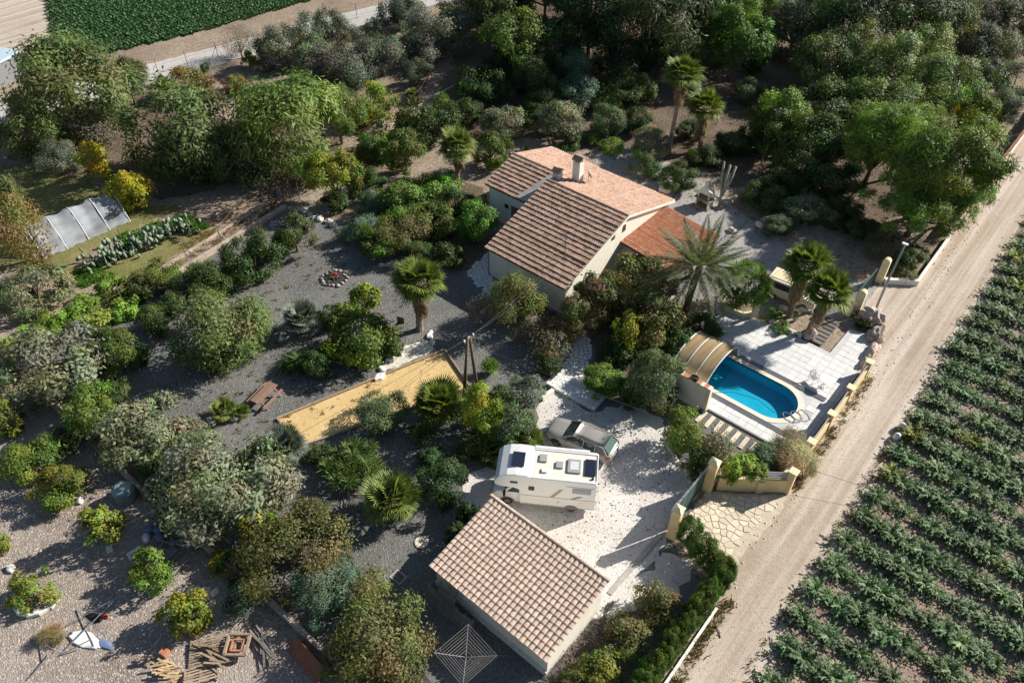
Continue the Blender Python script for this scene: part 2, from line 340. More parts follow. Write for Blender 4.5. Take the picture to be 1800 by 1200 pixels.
def water_mat():
    m, nt, n, l, p = new_mat('pool_water')
    tr = n.new('ShaderNodeBsdfTransparent'); tr.inputs[0].default_value = (0.55, 0.90, 0.95, 1)
    gl = n.new('ShaderNodeBsdfGlossy'); gl.inputs['Roughness'].default_value = 0.02
    fr = n.new('ShaderNodeLayerWeight'); fr.inputs[0].default_value = 0.5
    pw_ = n.new('ShaderNodeMath'); pw_.operation = 'POWER'; pw_.inputs[1].default_value = 5.0; l.new(fr.outputs['Facing'], pw_.inputs[0])
    fa = n.new('ShaderNodeMath'); fa.operation = 'MULTIPLY_ADD'; fa.inputs[1].default_value = 0.9; fa.inputs[2].default_value = 0.02; l.new(pw_.outputs[0], fa.inputs[0])
    no = n.new('ShaderNodeTexNoise'); no.inputs['Scale'].default_value = 5.0; no.inputs['Detail'].default_value = 4
    bp = n.new('ShaderNodeBump'); bp.inputs['Strength'].default_value = 0.3; bp.inputs['Distance'].default_value = 0.05; l.new(no.outputs[0], bp.inputs['Height'])
    l.new(bp.outputs[0], gl.inputs['Normal']); l.new(bp.outputs[0], fr.inputs['Normal'])
    ms = n.new('ShaderNodeMixShader'); l.new(fa.outputs[0], ms.inputs[0]); l.new(tr.outputs[0], ms.inputs[1]); l.new(gl.outputs[0], ms.inputs[2])
    l.new(ms.outputs[0], n['Material Output'].inputs['Surface']); n.remove(p)
    return m
M['water'] = water_mat()
M['pool_shell'] = solid('pool_liner', (0.015, 0.44, 0.62), 0.5, 0.12, 1.2)

def poly_mat():
    m, nt, n, l, p = new_mat('amber_polycarbonate')
    no = n.new('ShaderNodeTexNoise'); no.inputs['Scale'].default_value = 1.2; no.inputs['Detail'].default_value = 6
    cr = ramp(n, [(0.35, (0.40, 0.28, 0.14)), (0.65, (0.62, 0.50, 0.32))]); l.new(no.outputs[0], cr.inputs[0])
    l.new(cr.outputs[0], p.inputs['Base Color']); p.inputs['Roughness'].default_value = 0.3
    tl = n.new('ShaderNodeBsdfTranslucent'); l.new(cr.outputs[0], tl.inputs[0])
    ms = n.new('ShaderNodeMixShader'); ms.inputs[0].default_value = 0.3; l.new(p.outputs[0], ms.inputs[1]); l.new(tl.outputs[0], ms.inputs[2])
    l.new(ms.outputs[0], n['Material Output'].inputs['Surface'])
    return m
M['poly'] = poly_mat()

# ---------------------------------------------------------------- ground sheets
def in_poly(x, y, poly):
    c = False; j = len(poly) - 1
    for i in range(len(poly)):
        xi, yi = poly[i][0], poly[i][1]; xj, yj = poly[j][0], poly[j][1]
        if (yi > y) != (yj > y) and x < (xj - xi)*(y - yi)/(yj - yi) + xi: c = not c
        j = i
    return c

def ragged(pts, amp, rng, step=0.45):
    out = []
    ph = [rng.uniform(0, 9) for _ in range(4)]; s = 0.0
    for i in range(len(pts)):
        a = Vector(pts[i][:2]); b = Vector(pts[(i + 1) % len(pts)][:2]); d = b - a; ln = d.length
        if ln < 1e-6: continue
        nrm = Vector((-d.y, d.x))/ln; k = max(1, min(160, int(ln/step)))
        for j in range(k):
            t = j/k; q = a + d*t; s += ln/k
            w = 0.5*math.sin(s*0.9 + ph[0]) + 0.35*math.sin(s*2.3 + ph[1]) + 0.3*math.sin(s*5.1 + ph[2]) + rng.uniform(-.45, .45)
            e = min(1, t*6, (1 - t)*6) if k > 5 else 1
            out.append(q + nrm*amp*w*e)
    return out

def sheet(name, pts, z, mat, amp=0.25, step=0.45, seed=1):
    rng = random.Random(seed)
    q = ragged(pts, amp, rng, step) if amp else [Vector(p[:2]) for p in pts]
    me = bpy.data.meshes.new(name)
    tris = tessellate_polygon([[Vector((p.x, p.y, 0)) for p in q]])
    fs = []
    for t in tris:
        a, b, c = (q[i] for i in t)
        fs.append(t if (b - a).cross(c - a) > 0 else (t[0], t[2], t[1]))
    me.from_pydata([(p.x, p.y, z) for p in q], [], fs); me.materials.append(mat); me.update()
    o = link(name, me); o['kind'] = 'structure'
    return o

gm = bpy.data.meshes.new('ground')       # one sheet to the horizon, open only where the pool is dug
gv = [Vector(p) for p in ((-700, -500, 0), (700, -500, 0), (700, 900, 0), (-700, 900, 0))]; gh = [Vector(p) for p in ((12.8, 3.1, 0), (21.3, 3.1, 0), (21.3, 6.9, 0), (12.8, 6.9, 0))]
gf = []
for t in tessellate_polygon([gv, gh]):
    a, b, c = ((gv + gh)[i] for i in t); gf.append(t if (b - a).cross(c - a).z > 0 else (t[0], t[2], t[1]))
gm.from_pydata([tuple(v) for v in gv + gh], [], gf); gm.materials.append(M['earth']); gm.update()
link('ground', gm)['kind'] = 'structure'
sheet('field_soil', [(27.5, -70), (160, -70), (160, 240), (24.5, 240), (26.2, 60), (26.6, 38), (27.2, 16), (27.5, 2), (28.0, -13)], 0.004, M['soil'], 0.25, 0.8, 2)
sheet('dirt_road', [(24.6, -70), (28.2, -70), (28.1, -13), (27.6, 2), (27.3, 16), (26.6, 37), (26.0, 60), (24.5, 240), (20.0, 240), (21.4, 60), (22.3, 45), (22.5, 32), (22.5, 24.5), (20.2, 22.4), (20.3, 18.6), (22.6, 17.0), (23.3, 12), (23.5, 5), (23.9, -1.4), (21, -4.4), (20, -8.6), (23.7, -8.2), (24.3, -11.2), (24.5, -17)], 0.008, M['road'], 0.22, 0.5, 3)
sheet('garden_gravel', [(-25.0, -26.9), (12.3, -26.6), (19.6, -27.0), (23.8, -27), (24.1, -11), (20.0, -8.8), (19.4, -4.6), (16, 0.5), (12.2, 1.5), (11.5, 8.5), (3.4, 8.0), (3.2, 2.4), (-4.8, 2.3), (-5.5, 7.0), (-11, 8), (-14, 2.5), (-20, -0.5), (-25.3, -2.3), (-24.4, -11.2), (-23.7, -19.3)], 0.004, M['grey_gravel'], 0.3, 0.5, 4)
sheet('gravel_yard', [(7.44, -5.8, 0), (7.52, -4.19, 0), (10.56, -3.96, 0), (11.86, -1.75, 0), (14.65, -1.41, 0), (15.84, -2.79, 0), (18.31, -4.16, 0), (19.37, -4.41, 0), (19.79, -8.04, 0), (20.0, -9.39, 0), (19.85, -13.12, 0), (19.78, -15.5, 0), (19.19, -16.78, 0), (17.87, -16.83, 0), (11.6,-15.2), (8.38, -14.92, 0), (7.54, -13.71, 0), (8.1, -12.29, 0), (9.08, -9.2, 0)], 0.010, M['white_gravel'], 0.25, 0.35, 5)
sheet('chip_gravel_strip', [(19.89, -13.18, 0), (20.09, -9.96, 0), (21.69, -9.43, 0), (22.23, -11.55, 0), (21.49, -14.17, 0), (19.96, -15.48, 0)], 0.007, M['white_gravel'], 0.35, 0.3, 15)
sheet('orchard_ground', [(-18.5, -27.9), (-4, -27.7), (12.5, -27.1), (60, -27), (60, -120), (-120, -120), (-60, -45), (-30, -34)], 0.004, M['chips'], 0.3, 0.6, 6)
sheet('pale_road', [(-69.5, -26), (-63.6, -26), (-58.2, 3), (-52.0, 33), (-46.5, 62), (-41, 90), (-47.5, 90), (-53, 62), (-56.9, 34.6), (-63.7, 3.2)], 0.008, M['asphalt'], 0.2, 0.8, 7)
sheet('farm_track', [(-116.44, 7.07, 0), (-103.34, 11.63, 0), (-82.76, 3.81, 0), (-76.23, 1.78, 0), (-74.28, -0.56, 0), (-78.03, -2.67, 0), (-88.09, -3.19, 0)], 0.006, M['road'], 0.5, 0.8, 8)
sheet('weedy_plot', [(-33.97, -20.95, 0), (-31.07, -18.49, 0), (-30.92, -15.24, 0), (-30.77, -8.97, 0), (-26.75, -8.41, 0), (-26.65, -11.6, 0), (-26.64, -17.65, 0), (-29.64, -20.21, 0), (-32.12, -21.37, 0)], 0.006, M['grass_ground'], 0.4, 0.5, 9)
sheet('vegetable_plot', [(-53.08, -15.78, 0), (-47.52, -11.03, 0), (-36.78, -11.09, 0), (-32.37, -7.94, 0), (-33.07, -12.67, 0), (-32.17, -18.91, 0), (-35.72, -23.46, 0)], 0.004, M['grass_ground'], 0.5, 0.6, 19)
sheet('house_drive', [(-6, 18.0), (-9.96, 24.83, 0), (-7.5, 27.53, 0), (-2.65, 27.58, 0), (1.65, 26.58, 0), (6.47, 24.39, 0), (9.21, 24.02, 0), (15, 20.5), (20.2, 22.2), (20.2, 17.8), (18.5, 15.2), (15.6, 12.6), (11.2, 12.6), (8.6, 9.7), (3.2, 9.7), (3.2, 17.6)], 0.011, M['yard_concrete'], 0.22, 0.5, 10)
sheet('garden_path', [(-18.46, -0.19, 0), (-19.67, 3.27, 0), (-20.13, 6.93, 0), (-22.16, 9.23, 0), (-19.73, 12.71, 0), (-17.83, 16.48, 0), (-15.45, 16.36, 0), (-16.85, 11.31, 0), (-18.34, 7.81, 0), (-18.07, 4.27, 0), (-16.66, 0.21, 0)], 0.006, M['earth'], 0.3, 0.4, 11)

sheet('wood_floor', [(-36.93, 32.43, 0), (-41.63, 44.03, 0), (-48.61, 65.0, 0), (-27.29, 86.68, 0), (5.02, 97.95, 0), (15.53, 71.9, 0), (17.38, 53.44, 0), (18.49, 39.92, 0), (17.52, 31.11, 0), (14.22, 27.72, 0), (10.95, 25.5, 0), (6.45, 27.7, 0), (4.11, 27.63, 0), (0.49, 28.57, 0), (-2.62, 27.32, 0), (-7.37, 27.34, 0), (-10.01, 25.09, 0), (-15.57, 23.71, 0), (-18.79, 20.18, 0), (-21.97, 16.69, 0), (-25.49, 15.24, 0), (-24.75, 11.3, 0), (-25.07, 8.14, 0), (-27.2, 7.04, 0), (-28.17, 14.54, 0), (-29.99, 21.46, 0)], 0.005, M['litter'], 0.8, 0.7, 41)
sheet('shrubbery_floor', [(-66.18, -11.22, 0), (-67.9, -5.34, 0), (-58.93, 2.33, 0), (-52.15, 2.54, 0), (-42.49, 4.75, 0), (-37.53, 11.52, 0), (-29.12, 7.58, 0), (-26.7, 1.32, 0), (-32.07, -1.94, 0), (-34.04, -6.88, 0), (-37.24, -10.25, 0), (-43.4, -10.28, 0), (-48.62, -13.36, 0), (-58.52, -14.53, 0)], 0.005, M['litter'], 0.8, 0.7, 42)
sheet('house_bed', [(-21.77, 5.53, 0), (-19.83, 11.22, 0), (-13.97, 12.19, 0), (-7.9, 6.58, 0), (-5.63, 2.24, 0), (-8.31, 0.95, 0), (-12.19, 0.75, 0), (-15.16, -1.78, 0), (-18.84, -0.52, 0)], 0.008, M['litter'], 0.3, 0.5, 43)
sheet('bougainvillea_bed', [(-2, 2.2), (3.1, 2.4), (3.2, 9.5), (8.5, 9.5), (11.3, 8.6), (12.2, 3), (13.0, .6), (10.8, -2.2), (8.2, -2.0), (8.1, -.8), (7.3, 1.1), (5.7, 2.4), (4.2, 2.3), (2.5, -.5), (-1, 0)], 0.008, M['litter'], 0.25, 0.4, 44)
# boules court: sand bed inside a timber edging
CT = [(-5.26, -18.35, 0), (-1.3, -6.15, 0), (2.83, -7.76, 0), (-2.21, -18.96, 0)]
sheet('boules_court', CT, 0.016, M['sand'], 0.05, 0.4, 12)
tb = empty('court_edging', CT[0], 0, 'low timber edging around the ochre sand boules court', 'edging')
for i in range(4):
    a = Vector(CT[i]); b = Vector(CT[(i + 1) % 4]); n = max(1, int((b - a).length/2.4))
    for k in range(n):
        m_ = MB(); p = a + (b - a)*(k/n); q = a + (b - a)*((k + .985)/n)
        m_.bar((p.x - CT[0][0], p.y - CT[0][1], .09), (q.x - CT[0][0], q.y - CT[0][1], .09), .12, .2); m_.build('board', M['wood'], tb)
sheet('pale_gravel_bed', [(-3.77, -10.13, 0), (-4.2, -8.14, 0), (-3.05, -6.18, 0), (-1.98, -6.65, 0), (-2.68, -9.58, 0), (-3.25, -10.83, 0)], 0.012, M['stone'], 0.12, 0.3, 13)

# ---------------------------------------------------------------- crazy paving
def clip(poly, px, py, nx, ny):
    out = []
    for i in range(len(poly)):
        a = poly[i]; b = poly[(i + 1) % len(poly)]
        da = (a[0] - px)*nx + (a[1] - py)*ny; db = (b[0] - px)*nx + (b[1] - py)*ny
        if da <= 0: out.append(a)
        if (da < 0 < db) or (db < 0 < da):
            t = da/(da - db); out.append((a[0] + (b[0] - a[0])*t, a[1] + (b[1] - a[1])*t))
    return out

def crazy_paving(parent, region, size, z0, h, mat, gap, seed, origin):
    rng = random.Random(seed)
    xs = [p[0] for p in region]; ys = [p[1] for p in region]; pts = []
    for _ in range(4000):
        p = (rng.uniform(min(xs) - size, max(xs) + size), rng.uniform(min(ys) - size, max(ys) + size))
        if all((p[0] - q[0])**2 + (p[1] - q[1])**2 > (size*rng.uniform(.5, .8))**2 for q in pts): pts.append(p)
    convex = region
    for p in pts:
        if not in_poly(p[0], p[1], region): continue
        cell = [(p[0] + size*math.cos(a*math.pi/5), p[1] + size*math.sin(a*math.pi/5)) for a in range(10)]
        for q in pts:
            d = math.hypot(q[0] - p[0], q[1] - p[1])
            if 0 < d < 2.2*size:
                nx, ny = (q[0] - p[0])/d, (q[1] - p[1])/d; k = d/2 - gap
                cell = clip(cell, p[0] + nx*k, p[1] + ny*k, nx, ny)
                if len(cell) < 3: break
        if len(cell) < 3: continue
        m_ = MB(); hh = h*rng.uniform(.8, 1.15)
        m_.prism([(c[0] - p[0], c[1] - p[1]) for c in cell], 0, hh)
        m_.build('stone', mat, parent, loc=(p[0] - origin[0], p[1] - origin[1], z0 - origin[2]))

# raised white slab with the curved walk behind it
wk = sheet('garden_walk', [(6.7, -2.3), (7.2, -4.0), (10.65, -3.85), (10.6, -2.3), (8.0, -2.2), (7.9, -0.9), (7.2, .9), (5.6, 2.2), (4.4, 2.2), (4.3, 1.0), (5.5, .3), (6.2, -.9), (6.2, -1.8)], 0.02, M['joint'], 0)
crazy_paving(wk, [(6.2, -1.8), (6.7, -2.3), (8.0, -2.2), (7.9, -0.9), (7.2, .9), (5.6, 2.2), (4.4, 2.2), (4.3, 1.0), (5.5, .3), (6.2, -.9)], 0.42, 0.02, 0.035, M['white_stone'], 0.03, 21, (0, 0, 0))
ws = MB(); ws.prism([(6.75, -4.05), (10.65, -3.85), (10.55, -2.3), (6.7, -2.3)], 0.02, 0.26)
wsl = ws.build('step', M['white_wall'], wk)
crazy_paving(wk, [(6.8, -4.0), (10.6, -3.8), (10.5, -2.35), (6.75, -2.35)], 0.45, 0.26, 0.02, M['white_stone'], 0.028, 22, (0, 0, 0))
# entrance apron
ap = sheet('entrance_apron', [(19.9, -4.7), (23.7, -1.7), (24.1, -2.6), (23.9, -5.0), (23.8, -7.2), (23.9, -9.4), (22.2, -9.8), (20.1, -8.6)], 0.013, M['cream_joint'], 0.15, 0.3, 14)
crazy_paving(ap, [(20.0, -4.8), (23.5, -2.0), (23.7, -2.8), (23.3, -5.0), (23.2, -7.2), (23.5, -9.2), (22.0, -9.5), (20.2, -8.5)], 0.52, 0.013, 0.03, M['cream_stone'], 0.028, 23, (0, 0, 0))
# terrace beside the house
tr_ = sheet('house_terrace', [(-6.6, 1.6), (-4.4, 1.0), (-2.4, 0.6), (-2.2, 2.5), (-4.7, 2.6), (-4.9, 7.5), (-7.2, 7.8)], 0.012, M['joint'], 0.05)
crazy_paving(tr_, [(-6.5, 1.7), (-4.4, 1.1), (-2.6, 0.8), (-2.5, 2.3), (-4.8, 2.5), (-5.0, 7.4), (-7.0, 7.6)], 0.5, 0.012, 0.03, M['white_stone'], 0.02, 24, (0, 0, 0))

# ---------------------------------------------------------------- pool and its terrace
PY0, PY1, PX0, PXC = 3.25, 6.75, 12.9, 19.45      # pool width (y), start and centre of the round end
PR = (PY1 - PY0)/2; PYC = (PY0 + PY1)/2
def pool_outline(g, n=20):
    pts = [(PX0 - g, PY0 - g), (PXC, PY0 - g)]
    for i in range(1, n): a = -math.pi/2 + math.pi*i/n; pts.append((PXC + (PR + g)*math.cos(a), PYC + (PR + g)*math.sin(a)))
    return pts + [(PXC, PY1 + g), (PX0 - g, PY1 + g)]
PT = 0.14                                          # terrace level
def ring(mb, outer, inner, z0, z1):
    n = len(outer)
    vs_ = [(p[0], p[1], z1) for p in outer] + [(p[0], p[1], z1) for p in inner] + [(p[0], p[1], z0) for p in outer] + [(p[0], p[1], z0) for p in inner]
    fs = []
    for i in range(n):
        j = (i + 1) % n
        fs += [(i, j, n + j, n + i), (i, 2*n + i, 2*n + j, j), (n + i, n + j, 3*n + j, 3*n + i)]
    mb.add(vs_, fs)
pool = empty('swimming_pool', (17, 5, 0), 0, 'blue swimming pool with a rounded end beside grey stone patio', 'pool')
def rel(p): return (p[0] - 17, p[1] - 5)
b = MB(); o_ = [rel(p) for p in pool_outline(0.0)]; n_ = len(o_)
b.add([(p[0], p[1], PT) for p in o_] + [(p[0], p[1], -.72) for p in o_], [(i, n_ + i, n_ + (i + 1) % n_, (i + 1) % n_) for i in range(n_)] + [tuple(range(n_, 2*n_))])
b.build('basin', M['pool_shell'], pool)
b = MB(); b.add([(p[0], p[1], -0.02) for p in o_], [tuple(range(n_))]); b.build('water', M['water'], pool)
b = MB(); ring(b, [rel(p) for p in pool_outline(0.42)], o_, PT - .12, PT + 0.02); b.build('coping', M['coping'], pool)
# terrace slab with a hole for the pool, as four strips round it plus filler round the curved end
ter = MB()
PO = [(12.3, 1.35), (23.05, 1.35), (23.0, 12.6), (22.6, 15.9), (20.6, 15.5), (20.55, 12.05), (15.5, 12.1), (13.9, 11.6), (11.4, 11.6), (11.4, 9.2), (12.3, 7.6)]
hole = pool_outline(0.41)
terr = bpy.data.meshes.new('pool_terrace')
tv = [Vector((p[0], p[1], 0)) for p in PO]; hv = [Vector((p[0], p[1], 0)) for p in hole]
tri = tessellate_polygon([tv, hv]); allv = tv + hv
fs = []
for t in tri:
    a, b_, c = (allv[i] for i in t); fs.append(t if (b_ - a).cross(c - a).z > 0 else (t[0], t[2], t[1]))
vv = [(v.x, v.y, PT - .012) for v in allv]; k0 = len(vv); vv += [(v.x, v.y, 0) for v in tv]
fs += [(i, k0 + i, k0 + (i + 1) % len(tv), (i + 1) % len(tv)) for i in range(len(tv))]
terr.from_pydata(vv, [], fs); terr.materials.append(M['patio_joint']); terr.update()
terrace = link('pool_terrace', terr); terrace['kind'] = 'structure'
rng = random.Random(5)
tmesh = []
for k in range(5):
    t_ = MB(); j = [rng.uniform(-.012, .012) for _ in range(8)]
    t_.prism([(-.285 + j[0], -.285 + j[1]), (.285 + j[2], -.29 + j[3]), (.29 + j[4], .29 + j[5]), (-.29 + j[6], .29 + j[7])], 0, .02); tmesh.append(t_.mesh('tile', M['patio']))
ho = pool_outline(0.45)
for i in range(22):
    for jj in range(28):
        x = 11.6 + i*0.605 + (0.0 if jj % 2 else 0.0); y = 1.7 + jj*0.605
        if all(in_poly(x + dx, y + dy, PO) and not in_poly(x + dx, y + dy, ho) for dx in (-.3, .3) for dy in (-.3, .3)):
            if (7.0 < y < 7.3 or 2.45 < y < 2.95) and 15.2 < x < 22.2: continue
            link('tile', rng.choice(tmesh), terrace, (x, y, PT - .012 + rng.uniform(0, .004)), (0, 0, rng.choice((0, math.pi/2))))
# enclosure rails
for y, lb in ((7.35, 'dark metal runner rail on the patio side of the pool'), (2.7, 'dark metal runner rail on the yard side of the pool')):
    r_ = empty('pool_rail', (18.9, y, PT), 0, lb, 'rail', 'pool cover rails')
    for k in (-.16, 0, .16):
        q = MB(); q.box(-3.5, 3.4, k - .03, k + .03, 0, .055); q.build('track', M['grey_metal'], r_)
# arched enclosure pushed back over the far end of the pool
en = empty('pool_enclosure', (13.9, 5.05, PT), 0, 'amber arched polycarbonate cover pushed over one end of the pool', 'pool cover')
W2 = 2.32
def arch(r, hgt, x0, x1, th=0.03, n=18):
    q = MB(); P_ = []
    for i in range(n + 1):
        a = math.pi*i/n; P_.append((-r*math.cos(a), hgt*math.sin(a)**0.8))
    for i in range(n):
        (y0, z0), (y1, z1) = P_[i], P_[i + 1]
        q.hexa([(x0, y0, z0), (x1, y0, z0), (x1, y1, z1), (x0, y1, z1)], [(x0, y0*(1 + th/r), z0*(1 + th/hgt)), (x1, y0*(1 + th/r), z0*(1 + th/hgt)), (x1, y1*(1 + th/r), z1*(1 + th/hgt)), (x0, y1*(1 + th/r), z1*(1 + th/hgt))])
    return q
for k, (xa, xb, sc) in enumerate(((-1.3, -.35, 0.95), (-.35, .6, 0.975), (.6, 1.55, 1.0))):
    arch(W2*sc, 1.55*sc, xa, xb, n=30).build('panel', M['poly'], en)
    arch(W2*sc + .03, 1.55*sc + .03, xb - .04, xb + .03, .05).build('rib', M['white_plastic'], en)
arch(W2*.95 + .03, 1.55*.95 + .03, -1.34, -1.27, .05).build('rib', M['white_plastic'], en)
# screen wall of the pump house with its brick top
pw = empty('pump_house_wall', (14.8, 1.15, 0), 0, 'tall pale screen wall with brick top beside the pool cover', 'wall')
box_part('wall', M['white_wall'], pw, -1.5, 1.45, -.16, .16, 0, 2.25)
rng = random.Random(8)
for k in range(11): box_part('brick', M['terracotta'] if k % 3 else M['pale_yellow'], pw, -1.52 + k*.271, -1.52 + k*.271 + .262, -.2, .2, 2.252, 2.31 + rng.uniform(0, .02))
box_part('pillar', M['coping'], pw, 1.46, 1.72, -.2, .2, 0, 2.32, .02)
for x, lb in ((14.0, 'black hose coil on the brick wall top beside the oleander'), (15.15, 'black hose coil on the brick wall top beside the cream pillar')):
    c = MB()
    for k in range(5):
        rr = .27 - .02*(k % 2); c.tube([(rr*math.cos(a*.4), rr*.8*math.sin(a*.4), .03 + .035*k) for a in range(17)], .022, 5)
    o = c.build('hose_coil', M['black'], None, True, (x, 1.15, 2.33)); tag(o, lb, 'hose', 'hose coils on the pump house wall')
# concrete sleepers in the gravel beside the terrace
sheet('pool_side_gravel', [(16.0, 1.3), (21.3, 1.3), (21.6, -.5), (19, -.9), (16.2, -.6)], 0.014, M['grey_gravel'], 0.1)
for k in range(7):
    q = MB(); q.box(-.15, .15, -.62, .55, 0, .07)
    o = q.build('sleeper', M['cream_stone'], None, False, (16.5 + k*.66, .55 - .03*k, .014), (0, 0, R(-3 + 2*(k % 3)))); bevelled(o.data, .015)
    tag(o, 'weathered pale sleeper laid in dark gravel along the pool terrace', 'sleeper', 'sleepers beside the pool terrace')

# ---------------------------------------------------------------- house
hs = empty('house', (-1, 10, 0), 0, 'cream country house with mixed brown and orange tiled roofs', 'house')
HX, HY = -1, 10
def hp(x, y, z): return (x - HX, y - HY, z)
def poly_part(name, mat, pts, th, parent=hs):
    """plate from a planar polygon with thickness downwards"""
    q = MB(); n = len(pts); P_ = [hp(*p) for p in pts]
    q.add(P_ + [(p[0], p[1], p[2] - th) for p in P_], [tuple(range(n)), tuple(range(2*n - 1, n - 1, -1))] + [(i, n + i, n + (i + 1) % n, (i + 1) % n) for i in range(n)])
    return q.build(name, mat, parent)
SL = 0.3215; SR = 0.305
def zl(y): return 5.4 - SL*(10.35 - y)      # brown slope of the main block
def zr(y): return 5.4 - SR*(y - 10.35)      # orange slope
# main walls: two gables as prisms, side walls between them
def gable(x0, x1, ya, yb):
    q = MB(); pr = [(ya, 0), (yb, 0), (yb, zr(yb) - .16), (10.35, 5.22), (ya, zl(ya) - .16)]
    n = len(pr); q.add([hp(x0, y, z) for y, z in pr] + [hp(x1, y, z) for y, z in pr], [tuple(range(n - 1, -1, -1)), tuple(range(n, 2*n))] + [(i, (i + 1) % n, n + (i + 1) % n, n + i) for i in range(n)])
    return q
gable(2.75, 2.98, 2.75, 17.3).build('wall', M['wall'], hs)
gable(-4.75, -4.55, 2.75, 17.3).build('wall', M['wall'], hs)
q = MB(); q.box(-4.55 - HX, 2.75 - HX, 2.75 - HY, 2.98 - HY, 0, zl(2.75) - .16); q.build('wall', M['wall'], hs)
q = MB(); q.box(-4.55 - HX, 2.75 - HX, 17.1 - HY, 17.3 - HY, 0, zr(17.3) - .16); q.build('wall', M['wall'], hs)
# wing
YW, ZW = 12.6, zr(12.6); SW = 0.32
def zw(y): return ZW - SW*(YW - y)
q = MB(); pr = [(9.0, 0), (17.6, 0), (17.6, zr(17.6) - .16), (YW, ZW - .18), (9.0, zw(9.0) - .16)]; n = len(pr)
q.add([hp(-10.3, y, z) for y, z in pr] + [hp(-10.08, y, z) for y, z in pr], [tuple(range(n - 1, -1, -1)), tuple(range(n, 2*n))] + [(i, (i + 1) % n, n + (i + 1) % n, n + i) for i in range(n)])
q.build('wall', M['white_wall'], hs)
q = MB(); q.box(-10.08 - HX, -4.75 - HX, 9.0 - HY, 9.2 - HY, 0, zw(9) - .16); q.build('wall', M['white_wall'], hs)
q = MB(); q.box(-10.08 - HX, -4.75 - HX, 17.4 - HY, 17.6 - HY, 0, zr(17.6) - .16); q.build('wall', M['white_wall'], hs)
d = MB(); d.box(-7.75 - HX, -6.75 - HX, 8.955 - HY, 8.995 - HY, .1, 2.3); d.build('door', M['dark_stripe'], hs)
w_ = MB(); w_.box(-8.5 - HX, -8.1 - HX, 8.955 - HY, 8.995 - HY, 1.8, 2.2); w_.build('window', M['glass'], hs)
# arched windows high in the gable
for yy, zz in ((8.76, 4.15), (10.24, 4.15)):
    fr = MB(); a_ = [(yy - .24, zz - .3), (yy + .24, zz - .3)] + [(yy + .24*math.cos(t), zz + .12 + .24*math.sin(t)) for t in [math.pi*i/8 for i in range(9)]]
    k = len(a_); fr.add([hp(2.985, y, z) for y, z in a_] + [hp(3.0, y, z) for y, z in a_], [tuple(range(k - 1, -1, -1)), tuple(range(k, 2*k))] + [(i, (i + 1) % k, k + (i + 1) % k, k + i) for i in range(k)])
    fr.build('window', M['glass'], hs)
q = MB(); q.box(2.985 - HX, 3.02 - HX, 4.4 - HY, 5.9 - HY, .9, 2.1); gw = q.build('window', M['glass'], hs)
for y in (4.4, 5.15, 5.9):
    q = MB(); q.box(3.021 - HX, 3.05 - HX, y - .04 - HY, y + .04 - HY, .88, 2.12); q.build('frame', M['white_plastic'], gw)
# roofs: an underlay plate and one mesh per course of tiles
def course_mesh(name, width, depth, mat, tile=0.30, rise=0.06, lift=0.075, seed=1):
    """one course: x along the eave, y up the slope; barrels side by side, lower edge lifted over the next course"""
    rng = random.Random(seed); n = int(round(width/tile)); t = width/n; q = MB(); seg = 5
    for i in range(n):
        x0 = i*t; dz = rng.uniform(-.010, .012); dy = rng.uniform(-.02, .02); vs_ = []
        for row, (y, base) in enumerate(((0 + dy, lift), (depth + .05, 0.018))):
            for s_ in range(seg + 1):
                a = s_/seg; vs_.append((x0 + a*t, y, base + dz + rise*math.sin(math.pi*min(1, a/0.72)) if a < .72 else base + dz - .004))
        for s_ in range(seg + 1): vs_.append((x0 + s_/seg*t, dy + .004, -0.002))
        k = seg + 1
        q.add(vs_, [(s_, s_ + 1, k + s_ + 1, k + s_) for s_ in range(seg)] + [(2*k + s_, 2*k + s_ + 1, s_ + 1, s_) for s_ in range(seg)])
    return q.mesh(name, mat)
def lay_roof(name, x0, x1, y_eave, y_ridge, zf, mat, depth, tile=0.30, rise=0.06, lift=0.075, seed=1):
    ze, zz = zf(y_eave), zf(y_ridge); run = y_ridge - y_eave; slope = math.hypot(run, zz - ze); n = int(round(slope/depth)); dp = slope/n
    under = poly_part('roof', M['tile_under'], [(x0, y_eave, ze), (x1, y_eave, ze), (x1, y_ridge, zz), (x0, y_ridge, zz)] if run > 0 else [(x1, y_eave, ze), (x0, y_eave, ze), (x0, y_ridge, zz), (x1, y_ridge, zz)], .12)
    ms = [course_mesh('tile_course', x1 - x0, dp, mat, tile, rise, lift, seed + k) for k in range(3)]
    ang = math.atan2(zz - ze, abs(run)); jr = random.Random(seed)
    for k in range(n):
        f = k/n; y = y_eave + run*f; z = ze + (zz - ze)*f
        if run > 0: link('tile_course', ms[k % 3], under, hp(x0, y, z + .006), (ang, R(jr.uniform(-.12, .12)), R(jr.uniform(-.25, .25))))
        else: link('tile_course', ms[k % 3], under, hp(x1, y, z + .006), (ang, R(jr.uniform(-.1, .1)), math.pi + R(jr.uniform(-.2, .2))))
    return under
lay_roof('main', -4.95, 3.2, 2.42, 10.35, zl, M['tile_brown'], 0.47, .20, .022, .105, 30)
lay_roof('main', -4.95, 3.2, 17.75, 10.35, zr, M['tile_sunlit'], 0.42, .27, .05, .045, 40)
lay_roof('wing', -10.6, -4.98, 8.72, YW, zw, M['tile_brown'], 0.47, .20, .022, .105, 50)
lay_roof('wing', -10.6, -4.98, 18.05, YW, zr, M['tile_sunlit'], 0.42, .27, .05, .045, 60)
